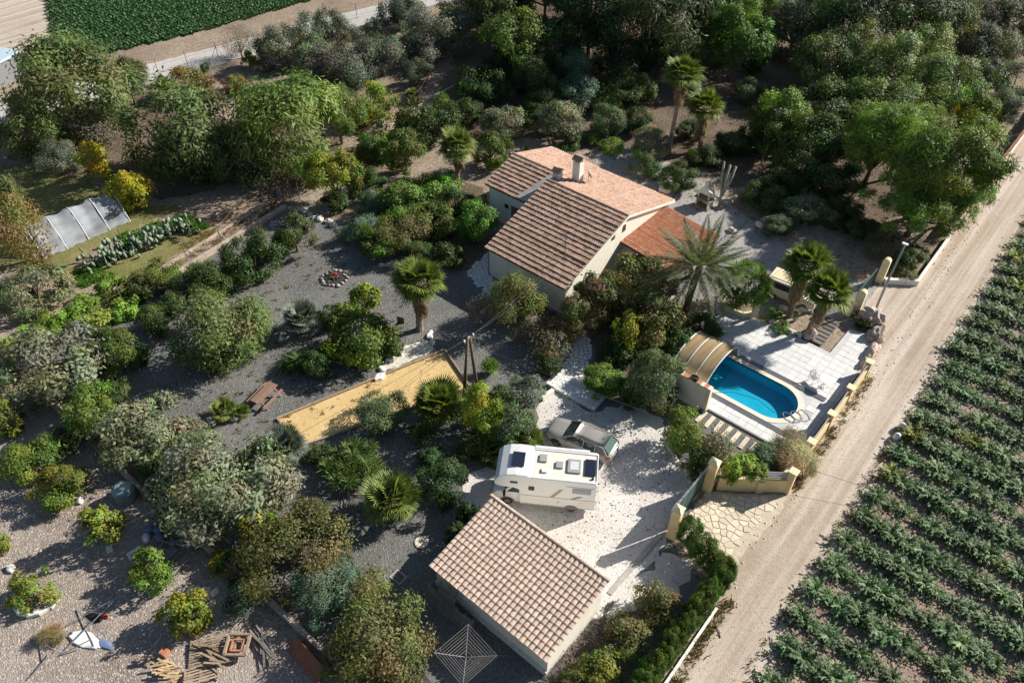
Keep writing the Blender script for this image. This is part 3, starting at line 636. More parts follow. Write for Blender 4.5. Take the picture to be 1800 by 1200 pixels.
# cream wall rising between wing and main roof, and the grey valley slab
q = MB(); pr = [(8.6, zl(8.6) - .1), (10.35, 5.36), (10.35, 4.7), (8.6, 3.2)]
poly_part('valley_slab', M['concrete'], [(-7.0, 8.7, zw(8.7) + .2), (-4.97, 8.7, zw(8.7) + .3), (-4.97, 12.0, zw(12.0) + .25), (-5.95, 12.0, zw(12.0) + .2)], .1)
# ridge caps
def ridge_caps(x0, x1, y, z, mat, n):
    for k in range(n):
        a = x0 + (x1 - x0)*k/n; w = (x1 - x0)/n; q = MB(); L_ = []
        for s_ in range(7):
            t = math.pi*s_/6; L_.append((.13*math.cos(t), .09*math.sin(t)))
        vs_ = [hp(a - .03, y + p[0]*1.1, z + p[1]*1.1) for p in L_] + [hp(a + w, y + p[0]*.9, z + p[1]*.9) for p in L_]
        q.add(vs_, [(i, i + 1, 8 + i, 7 + i) for i in range(6)] + [tuple(range(6, -1, -1)), tuple(range(7, 14))]); q.build('ridge_tile', mat, hs)
ridge_caps(-4.95, 3.2, 10.33, 5.42, M['ridge'], 20)
ridge_caps(-10.6, -5.0, YW, ZW + .02, M['ridge'], 14)
# white barge boards on the gable edges
for (ya, za), (yb, zb) in (((2.42, zl(2.42)), (10.35, 5.4)), ((10.35, 5.4), (17.75, zr(17.75)))):
    q = MB(); q.hexa([hp(3.02, ya, za - .24), hp(3.24, ya, za - .24), hp(3.24, yb, zb - .24), hp(3.02, yb, zb - .24)], [hp(3.02, ya, za - .0), hp(3.24, ya, za - .0), hp(3.24, yb, zb - .0), hp(3.02, yb, zb - .0)])
    q.build('barge_board', M['wall'], hs)
# porch
def zp(x): return 3.0 - .13*(x - 3.0)
under = poly_part('porch_roof', M['tile_under'], [(3.05, 9.9, 3.0), (8.3, 9.9, zp(8.3)), (8.3, 16.7, zp(8.3)), (3.05, 16.7, 3.0)], .14)
pm = course_mesh('tile_course', 6.8, .38, M['tile_orange'], .24, .05, .05, 70)
for k in range(14):
    x = 8.3 - k*.38
    link('tile_course', pm, under, hp(x, 9.9, zp(x) + .006), (math.atan(.13), 0, math.pi/2))
for x, y in ((8.0, 10.2), (8.0, 13.3), (8.0, 16.4)): box_part('porch_post', M['wall'], hs, x - .15 - HX, x + .15 - HX, y - .15 - HY, y + .15 - HY, 0, zp(8) - .15)
# chimneys
def chimney(x, y, w, d_, ztop, mat):
    z0 = zr(y) - .4
    c = MB(); c.box(x - w/2 - HX, x + w/2 - HX, y - d_/2 - HY, y + d_/2 - HY, z0, ztop); o = c.build('chimney', mat, hs)
    cap = MB(); cap.hexa([hp(x - w/2 - .1, y - d_/2 - .12, ztop + .22), hp(x + w/2 + .1, y - d_/2 - .12, ztop + .22), hp(x + w/2 + .1, y + d_/2 + .1, ztop + .34), hp(x - w/2 - .1, y + d_/2 + .1, ztop + .34)],
                        [hp(x - w/2 - .1, y, ztop + .52), hp(x + w/2 + .1, y, ztop + .52), hp(x + w/2 + .1, y + .05, ztop + .52), hp(x - w/2 - .1, y + .05, ztop + .52)])
    cap.build('cap', M['tile_brown'], o)
    for sx in (-1, 1):
        for sy in (-1, 1):
            g = MB(); gx = x + sx*(w/2 - .07) - HX; gy = y + sy*(d_/2 - .07) - HY; g.box(gx - .06, gx + .06, gy - .06, gy + .06, ztop + .001, ztop + .26); g.build('post', mat, o)
    return o
chimney(-3.55, 12.7, .72, .62, 6.55, M['white_wall'])
chimney(-4.75, 11.45, .6, .6, 5.55, M['white_wall'])
# satellite dish
dm = MB(); dm.lathe((0, 0, 0), [(.02, .0), (.2, .03), (.36, .1), (.38, .12), (.36, .11), (.2, .045), (.02, .02)], 16)
ds = dm.build('satellite_dish', M['metal'], hs, True, hp(-2.85, 13.3, zr(13.3) + .75), (R(65), 0, R(150)))
dp = MB(); dp.tube([hp(-2.85, 13.3, zr(13.3)), hp(-2.85, 13.3, zr(13.3) + .75)], .025, 6); dp.build('dish_mast', M['metal'], hs)
an = MB(); an.tube([hp(1.4, 4.6, zl(4.6)), hp(1.4, 4.6, zl(4.6) + 2.6)], .03, 6)
for k in range(4): an.bar(hp(1.05, 4.6, zl(4.6) + 1.9 + .18*k), hp(1.75, 4.6, zl(4.6) + 1.9 + .18*k), .02, .02)
an.build('aerial', M['grey_metal'], hs)
pp = MB(); pp.tube([hp(-4.82, 2.7, 2.6), hp(-4.82, 2.7, .05)], .05, 8); pp.build('drain_pipe', M['grey_metal'], hs)

# ---------------------------------------------------------------- shed
SX, SY = 15.5, -17.7
sh = empty('shed', (SX, SY, 0), 0, 'cream shed with pink barrel tile roof beside the white gravel yard', 'shed')
def sp_(x, y, z): return (x - SX, y - SY, z)
ZE, ZR_, YE, YR = 2.25, 3.02, -20.3, -15.15
def zs(y): return ZE + (ZR_ - ZE)*(y - YE)/(YR - YE)
for xa, xb in ((11.55, 11.75), (19.25, 19.45)):
    q = MB(); pr = [(-20.0, 0), (-15.35, 0), (-15.35, zs(-15.35) - .1), (-20.0, zs(-20.0) - .1)]
    q.add([sp_(xa, y, z) for y, z in pr] + [sp_(xb, y, z) for y, z in pr], [(3, 2, 1, 0), (4, 5, 6, 7), (0, 1, 5, 4), (1, 2, 6, 5), (2, 3, 7, 6), (3, 0, 4, 7)]); q.build('wall', M['wall'], sh)
q = MB(); q.box(11.75 - SX, 19.25 - SX, -20.0 - SY, -19.8 - SY, 0, zs(-20) - .1); q.build('wall', M['wall'], sh)
q = MB(); q.box(11.75 - SX, 19.25 - SX, -15.55 - SY, -15.35 - SY, 0, zs(-15.5) - .1); q.build('wall', M['wall'], sh)
q = MB(); q.box(11.5 - SX, 19.5 - SX, -20.12 - SY, -20.003 - SY, 0, .42); q.build('plinth', M['stone'], sh)
q = MB(); n = 4; P_ = [sp_(11.42, YE, ZE), sp_(19.6, YE, ZE), sp_(19.6, YR, ZR_), sp_(11.42, YR, ZR_)]
q.add(P_ + [(p[0], p[1], p[2] - .1) for p in P_], [(0, 1, 2, 3), (7, 6, 5, 4)] + [(i, 4 + i, 4 + (i + 1) % 4, (i + 1) % 4) for i in range(4)]); roof = q.build('roof', M['tile_shed'], sh)
NC, NR = 27, 15
pitch = (19.62 - 11.40)/NC; sl = math.hypot(YR - YE, ZR_ - ZE); dp_ = sl/NR; an_ = math.atan2(ZR_ - ZE, YR - YE)
def barrel(r0, r1, ln, up=True, seg=6):
    q = MB(); vs_ = []
    for y, r, z in ((0, r0, .035), (ln, r1, 0.0)):
        for s_ in range(seg + 1):
            t = math.pi*s_/seg; vs_.append((-r*math.cos(t), y, z + (r*.55*math.sin(t))))
    for s_ in range(seg + 1):
        t = math.pi*s_/seg; vs_.append((-(r0 - .018)*math.cos(t), .002, -.01))
    for s_ in range(seg + 1):
        t = math.pi*s_/seg; vs_.append((-r0*math.cos(t), 0, .035 + r0*.55*math.sin(t)))
    k = seg + 1
    q.add(vs_, [(s_, s_ + 1, k + s_ + 1, k + s_) for s_ in range(seg)] + [(2*k + s_, 2*k + s_ + 1, 3*k + s_ + 1, 3*k + s_) for s_ in range(seg)])
    return q.mesh('tile', M['tile_shed'], True)
bar_mesh = [barrel(.145, .125, dp_*1.1), barrel(.148, .127, dp_*1.08), barrel(.142, .125, dp_*1.12)]
rng = random.Random(11); rest = MB(); made = 0
for r_ in range(NR):
    for c_ in range(NC):
        x = 11.42 + (c_ + .5)*pitch - SX; y = YE - .06 + (YR - YE)*r_/NR - SY; z = ZE + (ZR_ - ZE)*r_/NR + .012
        if r_ < 11 and made < 297:
            link('tile', rng.choice(bar_mesh), roof, (x + rng.uniform(-.008, .008), y + rng.uniform(-.012, .012), z), (an_, 0, rng.uniform(-.02, .02))); made += 1
        else:
            bm_ = bar_mesh[(r_ + c_) % 3]; jx, jy = rng.uniform(-.008, .008), rng.uniform(-.012, .012); ca, sa = math.cos(an_), math.sin(an_)
            rest.add([(v.co.x + x + jx, y + jy + v.co.y*ca - v.co.z*sa, z + v.co.y*sa + v.co.z*ca) for v in bm_.vertices], [list(p.vertices) for p in bm_.polygons])
o = rest.build('upper_tiles', M['tile_shed'], roof, True); o['kind'] = 'stuff'
for k in range(22):
    w = (19.66 - 11.36)/22; a = 11.36 + k*w; q = MB(); L_ = [(.12*math.cos(math.pi*i/6), .1*math.sin(math.pi*i/6)) for i in range(7)]
    q.add([sp_(a - .03, YR + p[0]*1.08, ZR_ + .05 + p[1]*1.1) for p in L_] + [sp_(a + w, YR + p[0]*.92, ZR_ + .05 + p[1]*.9) for p in L_], [(i, i + 1, 8 + i, 7 + i) for i in range(6)] + [tuple(range(6, -1, -1)), tuple(range(7, 14))]); q.build('ridge_tile', M['tile_shed'], roof)

# ---------------------------------------------------------------- walls, gates and fences
def seg_box(mb, a, b, th, z0, z1):
    a = Vector((a[0], a[1])); b = Vector((b[0], b[1])); d = (b - a).normalized(); n = Vector((-d.y, d.x))*th/2
    q = [a - n, b - n, b + n, a + n]
    mb.hexa([(p.x, p.y, z0) for p in q], [(p.x, p.y, z1) for p in q])

# yellow boundary wall along the track, with piers and grey louvres between them
bw = empty('boundary_wall', (23.35, 5, 0), 0, 'yellow rendered boundary wall with piers and louvres along the dirt track', 'wall')
PY_ = [-0.98, 2.15, 5.25, 8.35, 11.6]
def bwp(x, y): return (x - 23.35, y - 5)
for i, y in enumerate(PY_):
    b = MB(); b.box(-.2, .2, y - 5 - .2, y - 5 + .2, 0, 1.32); b.build('pier', M['yellow_wall'], bw)
    b = MB(); b.box(-.27, .27, y - 5 - .27, y - 5 + .27, 1.321, 1.42); o = b.build('pier_cap', M['pale_yellow'], bw); bevelled(o.data, .03)
    if i < 4:
        y2 = PY_[i + 1]; b = MB(); b.box(-.11, .13, y - 5 + .2, y2 - 5 - .2, 0, .86); b.build('wall_panel', M['yellow_wall'], bw)
        for k in range(3):
            b = MB(); b.box(-.1 + .03*k, -.02 + .03*k, y - 5 + .2, y2 - 5 - .2, .9 + .15*k, 1.0 + .15*k); b.build('slat', M['grey_metal'], bw)
fw = empty('entrance_wall', (21.9, -2.8, 0), 0, 'yellow entrance wall with creeper on top beside the green gate', 'wall')
A_ = Vector((20.25, -4.05)); B_ = Vector((23.6, -1.45)); dd = (B_ - A_).normalized()
def fwp(t): p = A_ + (B_ - A_)*t; return (p.x - 21.9, p.y + 2.8)
b = MB(); seg_box(b, fwp(0), fwp(1), .24, 0, 1.25); b.build('wall_panel', M['yellow_wall'], fw)
b = MB(); p = fwp(.62); seg_box(b, (p[0] - .16, p[1] - .12 - .1), (p[0] + .16, p[1] + .12 - .1), .3, 0, 1.1); b.build('pier', M['yellow_wall'], fw)
for k in range(4):
    b = MB(); seg_box(b, fwp(.66), fwp(.97), .05, 1.3 + .17*k, 1.41 + .17*k); b.build('slat', M['grey_metal'], fw)
b = MB(); e = fwp(1.02); b.box(e[0] - .2, e[0] + .2, e[1] - .2, e[1] + .2, 0, 2.0); b.build('pier', M['yellow_wall'], fw)
b = MB(); b.box(e[0] - .28, e[0] + .28, e[1] - .28, e[1] + .28, 2.001, 2.1); o = b.build('pier_cap', M['pale_yellow'], fw); bevelled(o.data, .03)
# green gate and its two tall pillars
for x, y, lb in ((19.85, -4.45, 'tall square yellow gate pillar beside the creeper wall'), (19.95, -8.75, 'tall square yellow gate pillar beside the cypress hedge')):
    g = empty('gate_pillar', (x, y, 0), R(6), lb, 'pillar', 'green gate pillars')
    box_part('shaft', M['yellow_wall'], g, -.27, .27, -.27, .27, 0, 2.75)
    b = MB(); b.hexa([(-.32, -.32, 2.751), (.32, -.32, 2.751), (.32, .32, 2.751), (-.32, .32, 2.751)], [(-.06, -.06, 3.0), (.06, -.06, 3.0), (.06, .06, 3.0), (-.06, .06, 3.0)]); b.build('cap', M['pale_yellow'], g)
gt = empty('sliding_gate', (19.55, -6.6, 0), 0, 'dark green screened sliding gate between tall yellow pillars', 'gate')
for k in range(6):
    y0 = -1.85 + k*.62
    b = MB(); b.box(-.02, .02, y0, y0 + .6, .15, 2.05); b.build('screen_panel', M['green_metal'], gt)
b = MB(); b.box(-.05, .05, -1.9, 1.9, .05, .14); b.box(-.05, .05, -1.9, 1.9, 2.06, 2.14)
for y in (-1.9, -.63, .63, 1.86): b.box(-.045, .045, y, y + .05, .14, 2.06)
b.build('frame', M['metal'], gt)
for k in range(5):
    b = MB(); b.tube([(.03, -1.7 + k*.8, 2.14), (.03, -1.4 + k*.8, 2.55)], .02, 5); b.build('spike', M['metal'], gt)
# gate track running back into the yard
tk = MB(); seg_box(tk, (19.4, -8.6), (19.3, -14.2), .28, .012, .07); o = tk.build('gate_track', M['concrete']); tag(o, 'concrete gate track curb running across the white gravel', 'track')
# upper drive entrance: round topped pillars, gate, boulders, street pole
for x, y, h, lb in ((20.05, 22.7, 2.4, 'round topped cream gatepost beside the low white wall'), (20.15, 17.67, 2.35, 'round topped cream gatepost beside the patio steps')):
    g = empty('gatepost', (x, y, 0), 0, lb, 'gatepost', 'round topped gateposts')
    b = MB(); pr = [(-.28, 0), (.28, 0), (.28, h - .28)] + [(.28*math.cos(t), h - .28 + .28*math.sin(t)) for t in [math.pi*i/8 for i in range(1, 8)]] + [(-.28, h - .28)]
    b.extrude_y(pr, -.2, .2); b.build('shaft', M['pale_yellow'], g)
b = MB(); b.box(19.3, 20.0, 17.0, 17.4, 0, 1.25); o = b.build('stub_wall', M['pale_yellow']); tag(o, 'short cream stub wall beside the gatepost and boulders', 'wall')
g2 = empty('drive_gate', (19.75, 20.2, 0), 0, 'green steel bar gate between the round topped gateposts', 'gate')
b = MB(); b.box(-.04, .04, -2.2, 2.2, .1, .2); b.box(-.04, .04, -2.2, 2.2, 1.75, 1.83); b.build('frame', M['green_metal'], g2)
for k in range(20):
    b = MB(); b.box(-.02, .02, -2.15 + k*.22, -2.11 + k*.22, .2, 1.75); b.build('bar', M['green_metal'], g2)
lp = empty('street_pole', (21.25, 18.75, 0), 0, 'tall slim grey steel pole standing behind the entrance boulders', 'pole')
b = MB(); b.tube([(0, 0, 0), (0, 0, 3), (.1, 0, 6.6)], [.10, .085, .065], 10); b.build('shaft', M['grey_metal'], lp, True)
b = MB(); b.box(-.1, .3, -.1, .1, 6.58, 6.68); b.build('lamp_head', M['white_plastic'], lp)
b = MB(); seg_box(b, (20.4, 22.75), (22.55, 24.3), .32, 0, .5); seg_box(b, (22.5, 24.4), (22.4, 32.5), .2, 0, .45); o = b.build('low_wall', M['white_wall']); tag(o, 'low white garden wall turning the corner by the upper drive', 'wall')
fe = empty('screen_fence', (22.2, 46, 0), 0, 'dark brown screen fence on a white base along the upper track', 'fence')
for k in range(9):
    b = MB(); y0 = -13 + k*6; dx = -0.06*max(0, k - 3); seg_box(b, (dx, y0), (dx - .06, y0 + 5.95), .22, 0, .35); b.build('base', M['white_wall'], fe)
    for j in range(3):
        b = MB(); seg_box(b, (dx - .02, y0 + j*2), (dx - .04, y0 + j*2 + 1.94), .05, .36, 1.7); b.build('panel', M['rust'], fe)
rng = random.Random(3)
for i, (x, y, rx, ry, rz, lb) in enumerate(((21.5, 17.2, .85, .75, 1.15, 'large pinkish boulder beside the grey street pole'), (22.45, 16.0, .6, 1.0, .8, 'pale boulder on the track edge below the street pole'), (22.9, 14.2, .4, 1.0, .55, 'long chalky boulder above the shaded patio'), (22.95, 12.6, .35, .75, .45, 'low chalky boulder next to the yellow wall pier'))):
    b = MB(); b.rock((0, 0, 0), rx, ry, rz, rng, 3); o = b.build('boulder', M['rock'], None, False, (x, y, rz*.35)); tag(o, lb, 'boulder', 'entrance boulders')
# patio steps of dark planks
stp = empty('patio_steps', (20.0, 13.6, PT), 0, 'dark plank garden steps leading up from the grey patio', 'steps')
for k in range(7):
    b = MB(); b.box(-1.3 + .0*k, -.2, -1.3 + k*.42, -1.3 + k*.42 + .38, 0.02 + .03*k, .1 + .05*k); b.build('plank', M['dark_plank'], stp)
# rocks round the planting island
isl = sheet('planting_bed', [(15.6, 12.3), (18.7, 12.3), (18.8, 15.0), (17.4, 15.4), (15.6, 14.4)], .16, M['earth'], .15, .3, 33)
rng = random.Random(12)
IR = [(15.7, 12.35), (16.2, 12.25), (16.8, 12.35), (17.4, 12.2), (18.0, 12.3), (18.6, 12.5), (18.75, 13.2), (18.7, 13.9), (18.75, 14.6), (18.2, 15.0), (17.6, 15.3), (16.9, 15.2), (16.3, 14.8), (15.7, 14.3)]
for i, (x, y) in enumerate(IR):
    b = MB(); s_ = rng.uniform(.18, .36); b.rock((0, 0, 0), s_*1.2, s_, s_*.9, rng, 2); o = b.build('rock', M['stone'], None, False, (x, y, .2), (0, 0, rng.uniform(0, 3)))
    tag(o, 'rough pale rock edging the planting bed by the patio', 'rock', 'rocks edging the patio bed')
b = MB(); b.rock((0, 0, 0), .5, .45, .45, rng, 2); o = b.build('rock', M['rock'], None, False, (18.7, 12.6, .45)); tag(o, 'big pinkish rock at the corner of the patio steps', 'rock')

# kerbs, garden edge walls and fences on the plain side
def kerb(name, pts, th, h, mat, label, cat='kerb'):
    r_ = empty(name, (pts[0][0], pts[0][1], 0), 0, label, cat); rng = random.Random(len(pts)*7 + int(pts[0][0]))
    for i in range(len(pts) - 1):
        a = Vector(pts[i][:2]) - Vector(pts[0][:2]); b = Vector(pts[i + 1][:2]) - Vector(pts[0][:2]); n = max(1, int((b - a).length/2.2))
        for k in range(n):
            m_ = MB(); p = a + (b - a)*(k/n); q = a + (b - a)*((k + .992)/n); seg_box(m_, p, q, th, 0, h*rng.uniform(.93, 1.07)); m_.build('block', mat, r_)
    return r_
kerb('garden_wall', [(-25.5, -2.1), (-24.64, -11.2), (-23.75, -19.3), (-23.8, -26.8)], .38, .35, M['pink_kerb'], 'low pinkish garden wall beside the row of dark orange bushes', 'wall')
kerb('outer_kerb', [(-27.3, -3.0), (-26.46, -10.0), (-25.6, -18)], .25, .2, M['pink_kerb'], 'narrow outer kerb between fence posts and prickly pears')
kerb('plot_wall', [(-18.2, -27.65), (-4, -27.45), (4.4, -26.85), (12.4, -26.75)], .26, .5, M['pink_kerb'], 'low concrete plot wall between garden and orchard', 'wall')
kerb('edge_kerb', [(-28.5, 4.0), (-28.9, 7.4), (-29.4, 16.3), (-30.5, 21.0), (-31.0, 34)], .25, .3, M['pink_kerb'], 'low kerb wall between olive trees and garden shrubs')
kerb('hedge_kerb', [(24.4, -18.5), (24.3, -11.1)], .14, .18, M['white_wall'], 'thin white kerb at the foot of the cypress hedge')
def post_fence(pts, h, label, group, mat, wires=3, brace=()):
    r_ = empty('wire_fence', (pts[0][0], pts[0][1], 0), 0, label, 'fence', group); o0 = Vector((pts[0][0], pts[0][1], 0))
    for i, p in enumerate(pts):
        b = MB(); q = Vector((p[0], p[1], 0)) - o0; b.tube([q, q + Vector((0, 0, h))], .035, 6)
        if i in brace:
            b.tube([q + Vector((0, 0, h*.7)), q + Vector((.7, .5, 0))], .025, 5); b.tube([q + Vector((0, 0, h*.7)), q + Vector((-.4, -.7, 0))], .025, 5)
        b.build('post', mat, r_)
    for k in range(wires):
        b = MB(); z = h*(.25 + .7*k/max(1, wires - 1))
        for i in range(len(pts) - 1):
            b.tube([Vector((pts[i][0], pts[i][1], z)) - o0, Vector((pts[i + 1][0], pts[i + 1][1], z)) - o0], .012, 4, False)
        b.build('wire', M['rust'], r_)
post_fence([(-59.22, 5.41, 0), (-58.67, 8.94, 0), (-58.14, 12.79, 0), (-56.85, 16.53, 0), (-57.04, 21.89, 0), (-56.04, 26.63, 0), (-54.68, 32.1, 0), (-52.72, 37.76, 0)], 2.0, 'wire fence of slim posts beside the pale road', 'wire fences', M['rust'], 3, (2,))
post_fence([(-26.09, -0.97, 0), (-25.66, -2.21, 0), (-26.97, -4.89, 0), (-24.91, -9.26, 0), (-25.39, -12.41, 0), (-23.76, -18.99, 0), (-24.03, -22.19, 0)], 2.1, 'wire fence with leaning posts along the prickly pears', 'wire fences', M['metal'], 4, (3,))
post_fence([(-29.82, 8.17, 0), (-29.22, 13.32, 0), (-29.21, 16.1, 0), (-30.67, 20.53, 0), (-32.99, 24.48, 0)], 1.9, 'wire fence of thin posts between olives and garden', 'wire fences', M['metal'], 3)
post_fence([(-17.37, -29.22, 0), (-17.25, -27.3, 0), (-19.42, -27.2, 0)], 1.6, 'short wire mesh fence with metal posts in deep shade by the plot wall', 'wire fences', M['metal'], 5)
hg = empty('pipe_gate', (-26.0, -1.2, 0), R(70), 'rusty three bar pipe gate at the garden wall corner', 'gate')
for z in (.5, 1.1, 1.7):
    b = MB(); b.tube([(-.9, 0, z), (.9, 0, z)], .04, 6); b.build('bar', M['rust'], hg)
for x in (-.9, .9):
    b = MB(); b.tube([(x, 0, 0), (x, 0, 1.9)], .05, 6); b.build('post', M['metal'], hg)
# stones edging the garden corner
rng = random.Random(77)
for i, p in enumerate(((-23.68, -1.36, 0), (-22.96, -1.35, 0), (-22.15, -1.49, 0), (-21.62, -1.27, 0), (-20.69, -1.06, 0), (-19.97, -1.14, 0), (-19.14, -1.12, 0))):
    b = MB(); s_ = rng.uniform(.2, .36); b.rock((0, 0, 0), s_*1.3, s_, s_*.8, rng, 2); o = b.build('edging_rock', M['stone'], None, False, (p[0], p[1], s_*.3), (0, 0, rng.uniform(0, 3)))
    tag(o, 'pale rock in the stone line at the gravel garden corner', 'rock', 'stone line at the garden corner')

# ---------------------------------------------------------------- utility pole and cables
up = empty('utility_pole', (2.95, -7.95, 0), 0, 'tarred twin leg utility pole beside the ochre boules court', 'utility pole')
b = MB(); b.tube([(0, -.65, 0), (.12, -.12, 5.3)], [.14, .10], 9); b.build('leg', M['pole_wood'], up, True)
b = MB(); b.tube([(0, .65, 0), (.12, .10, 5.3)], [.14, .10], 9); b.build('leg', M['pole_wood'], up, True)
b = MB(); b.bar((.1, -.5, 5.1), (.1, .5, 5.1), .1, .1); b.build('crossarm', M['pole_wood'], up)
for y in (-.42, 0, .42):
    b = MB(); b.lathe((.1, y, 5.15), [(.05, 0), (.07, .05), (.05, .1), (.07, .14), (.03, .2)], 8); b.build('insulator', M['white_plastic'], up)
def cable(a, b_, sag, label, r=.014):
    a = Vector(a); b_ = Vector(b_); m_ = MB(); o0 = a.copy()
    m_.tube([a + (b_ - a)*t - Vector((0, 0, sag*4*t*(1 - t))) - o0 for t in [i/16 for i in range(17)]], r, 4); o = m_.build('overhead_cable', M['wire'], None, True, o0); tag(o, label, 'cable', 'overhead cables')
cable((3.05, -7.5, 5.3), (1.2, 2.5, 3.6), .25, 'thin black cable from the twin pole to the house eave')
cable((3.05, -7.9, 5.3), (1.5, 2.5, 3.5), .35, 'second black cable from the twin pole to the house eave')
cable((3.05, -8.3, 5.25), (27.9, 1.5, .9), .5, 'long thin cable from the twin pole across the track to the field')
cable((3.05, -8.3, 5.3), (-4, -40, 4.5), .6, 'long thin cable from the twin pole over the boules court and loquat tree')

# ---------------------------------------------------------------- vehicles
def wheel(parent, x, y, r=.34, w=.22):
    t = MB(); n = 20; prof = [(r*.62, -w/2), (r*.9, -w/2), (r, -w/2 + .04), (r, w/2 - .04), (r*.9, w/2), (r*.62, w/2)]; vs_ = []; fs_ = []
    for (rr, yy) in prof:
        for j in range(n): a = 2*math.pi*j/n; vs_.append((rr*math.cos(a), yy, rr*math.sin(a)))
    for i in range(len(prof) - 1):
        for j in range(n): fs_.append((i*n + j, i*n + (j + 1) % n, (i + 1)*n + (j + 1) % n, (i + 1)*n + j))
    t.add(vs_, fs_); we = t.build('wheel', M['black'], parent, True, (x, y, r))
    for s_ in (-1, 1):
        b = MB(); yy = s_*w*.42; ring_ = [(r*.62*math.cos(2*math.pi*j/n), yy, r*.62*math.sin(2*math.pi*j/n)) for j in range(n)]; b.add(ring_, [tuple(range(n))]); b.build('hub', M['dark_stripe'], we)
        b = MB()
        for j in range(5):
            a = 2*math.pi*j/5 + .3; b.bar((.04*math.cos(a), yy + s_*.012, .04*math.sin(a)), (r*.6*math.cos(a), yy + s_*.012, r*.6*math.sin(a)), .03, .06)
        b.build('spokes', M['metal'], we)
    return we

mh = empty('motorhome', (12.3, -11.35, 0.01), R(33.4), 'white motorhome with rooftop solar panels parked on white gravel', 'motorhome')
# local axes: x from front to rear, y away from the visible side
X0 = -3.12
def px_(p): return [(x + X0, z) for x, z in p]
b = MB(); b.extrude_y(px_([(1.72, .45), (6.2, .45), (6.27, .7), (6.27, 2.95), (6.15, 3.08), (2.45, 3.08), (2.2, 3.2), (1.5, 3.24), (.95, 3.16), (.5, 2.95), (.24, 2.6), (.18, 2.3), (.3, 2.08), (.7, 1.98), (1.3, 1.98), (1.72, 1.8)]), -1.17, 1.17)
o = b.build('body', M['van_white'], mh); bevelled(o.data, .06, 3)
b = MB(); b.extrude_y(px_([(.0, .42), (.35, .36), (1.75, .36), (1.75, 1.97), (1.28, 1.97), (.78, 1.36), (.22, 1.16), (.02, .88)]), -1.0, 1.0)
o = b.build('cab', M['van_white'], mh); bevelled(o.data, .07, 3)
b = MB(); b.add([(x + X0 - .012, y, z + .01) for x, z, y in ((.80, 1.40, -.9), (1.26, 1.94, -.84), (1.26, 1.94, .84), (.80, 1.40, .9))], [(0, 1, 2, 3)]); b.build('windscreen', M['glass'], mh)
for s_ in (-1, 1):
    b = MB(); b.add([(x + X0, s_*1.012, z) for x, z in ((.92, 1.3), (1.68, 1.3), (1.68, 1.88), (1.36, 1.88))], [(0, 1, 2, 3)]); b.build('cab_window', M['glass'], mh)
    b = MB(); b.box(.95 + X0, 1.65 + X0, s_*1.008 - .004, s_*1.008 + .004, .55, .56); b.box(1.6 + X0, 1.61 + X0, s_*1.008 - .004, s_*1.008 + .004, .5, 1.9); b.build('door_seam', M['dark_stripe'], mh)
    b = MB(); b.box(.72 + X0, .86 + X0, s_*1.02, s_*1.28, 1.12, 1.48); o = b.build('mirror', M['black'], mh); bevelled(o.data, .03)
    b = MB(); b.hexa([(.02 + X0, s_*.55, .92), (.3 + X0, s_*.96, .92), (.38 + X0, s_*1.0, .95), (.1 + X0, s_*.55, .95)], [(.08 + X0, s_*.55, 1.08), (.34 + X0, s_*.97, 1.14), (.42 + X0, s_*1.005, 1.12), (.16 + X0, s_*.55, 1.13)]); b.build('headlight', M['clear_lamp'], mh)
    wheel(mh, .95 + X0, s_*.92, .34, .22); wheel(mh, 4.85 + X0, s_*.98, .34, .22)
    b = MB()
    for cx in (.95, 4.85):
        yy = s_*(1.003 if cx < 2 else 1.173); b.add([(cx + X0 + .46*math.cos(math.pi*j/12), yy, .36 + .42*math.sin(math.pi*j/12)) for j in range(13)] + [(cx + X0 + .40*math.cos(math.pi*j/12), yy + s_*.006, .36 + .36*math.sin(math.pi*j/12)) for j in range(13)], [(j, j + 1, 14 + j, 13 + j) for j in range(12)])
        b.add([(cx + X0 + .40*math.cos(math.pi*j/12), yy + s_*.002, .36 + .36*math.sin(math.pi*j/12)) for j in range(13)], [tuple(range(13))])
    b.build('wheel_arch', M['dark_stripe'], mh)
b = MB(); b.hexa([(.02 + X0, -.6, .62), (.04 + X0, .6, .62), (.1 + X0, .6, .6), (.1 + X0, -.6, .6)], [(-.0 + X0 - .01, -.6, .85), (-.0 + X0 - .01, .6, .85), (.1 + X0, .6, .85), (.1 + X0, -.6, .85)]); b.build('grille', M['black'], mh)
def side(name, mat, x0, x1, z0, z1, d_=.012):
    b = MB(); b.box(x0 + X0, x1 + X0, -1.17 - d_, -1.17 + .004, z0, z1); o = b.build(name, mat, mh); return o
side('alcove_window', M['glass'], 1.15, 1.6, 2.42, 2.62, .015); side('side_window', M['glass'], 2.25, 2.6, 1.9, 2.28, .02); side('rear_window', M['grey_plastic'], 4.85, 5.95, 2.02, 2.5, .025)
side('hatch', M['cream_paint'], 2.65, 3.5, .72, .98); side('hatch', M['cream_paint'], 5.2, 5.9, .72, 1.12); side('socket', M['grey_plastic'], 4.0, 4.12, .9, 1.02)
side('pinstripe', M['dark_stripe'], 1.75, 6.2, 1.36, 1.385); side('pinstripe', M['dark_stripe'], 4.5, 6.1, 2.6, 2.63); side('skirt_line', M['grey_plastic'], 1.75, 6.2, .52, .55)
b = MB()
for x, w, z0, z1, mi in ((3.55, .22, 1.42, 2.25, 0),):
    b.hexa([(x + X0, -1.182, z0), (x + w + X0, -1.182, z0), (x + w + X0, -1.172, z0), (x + X0, -1.172, z0)], [(x + .55 + X0, -1.182, z1), (x + .55 + w + X0, -1.182, z1), (x + .55 + w + X0, -1.172, z1), (x + .55 + X0, -1.172, z1)])
b.build('bronze_stripe', M['stripe'], mh)
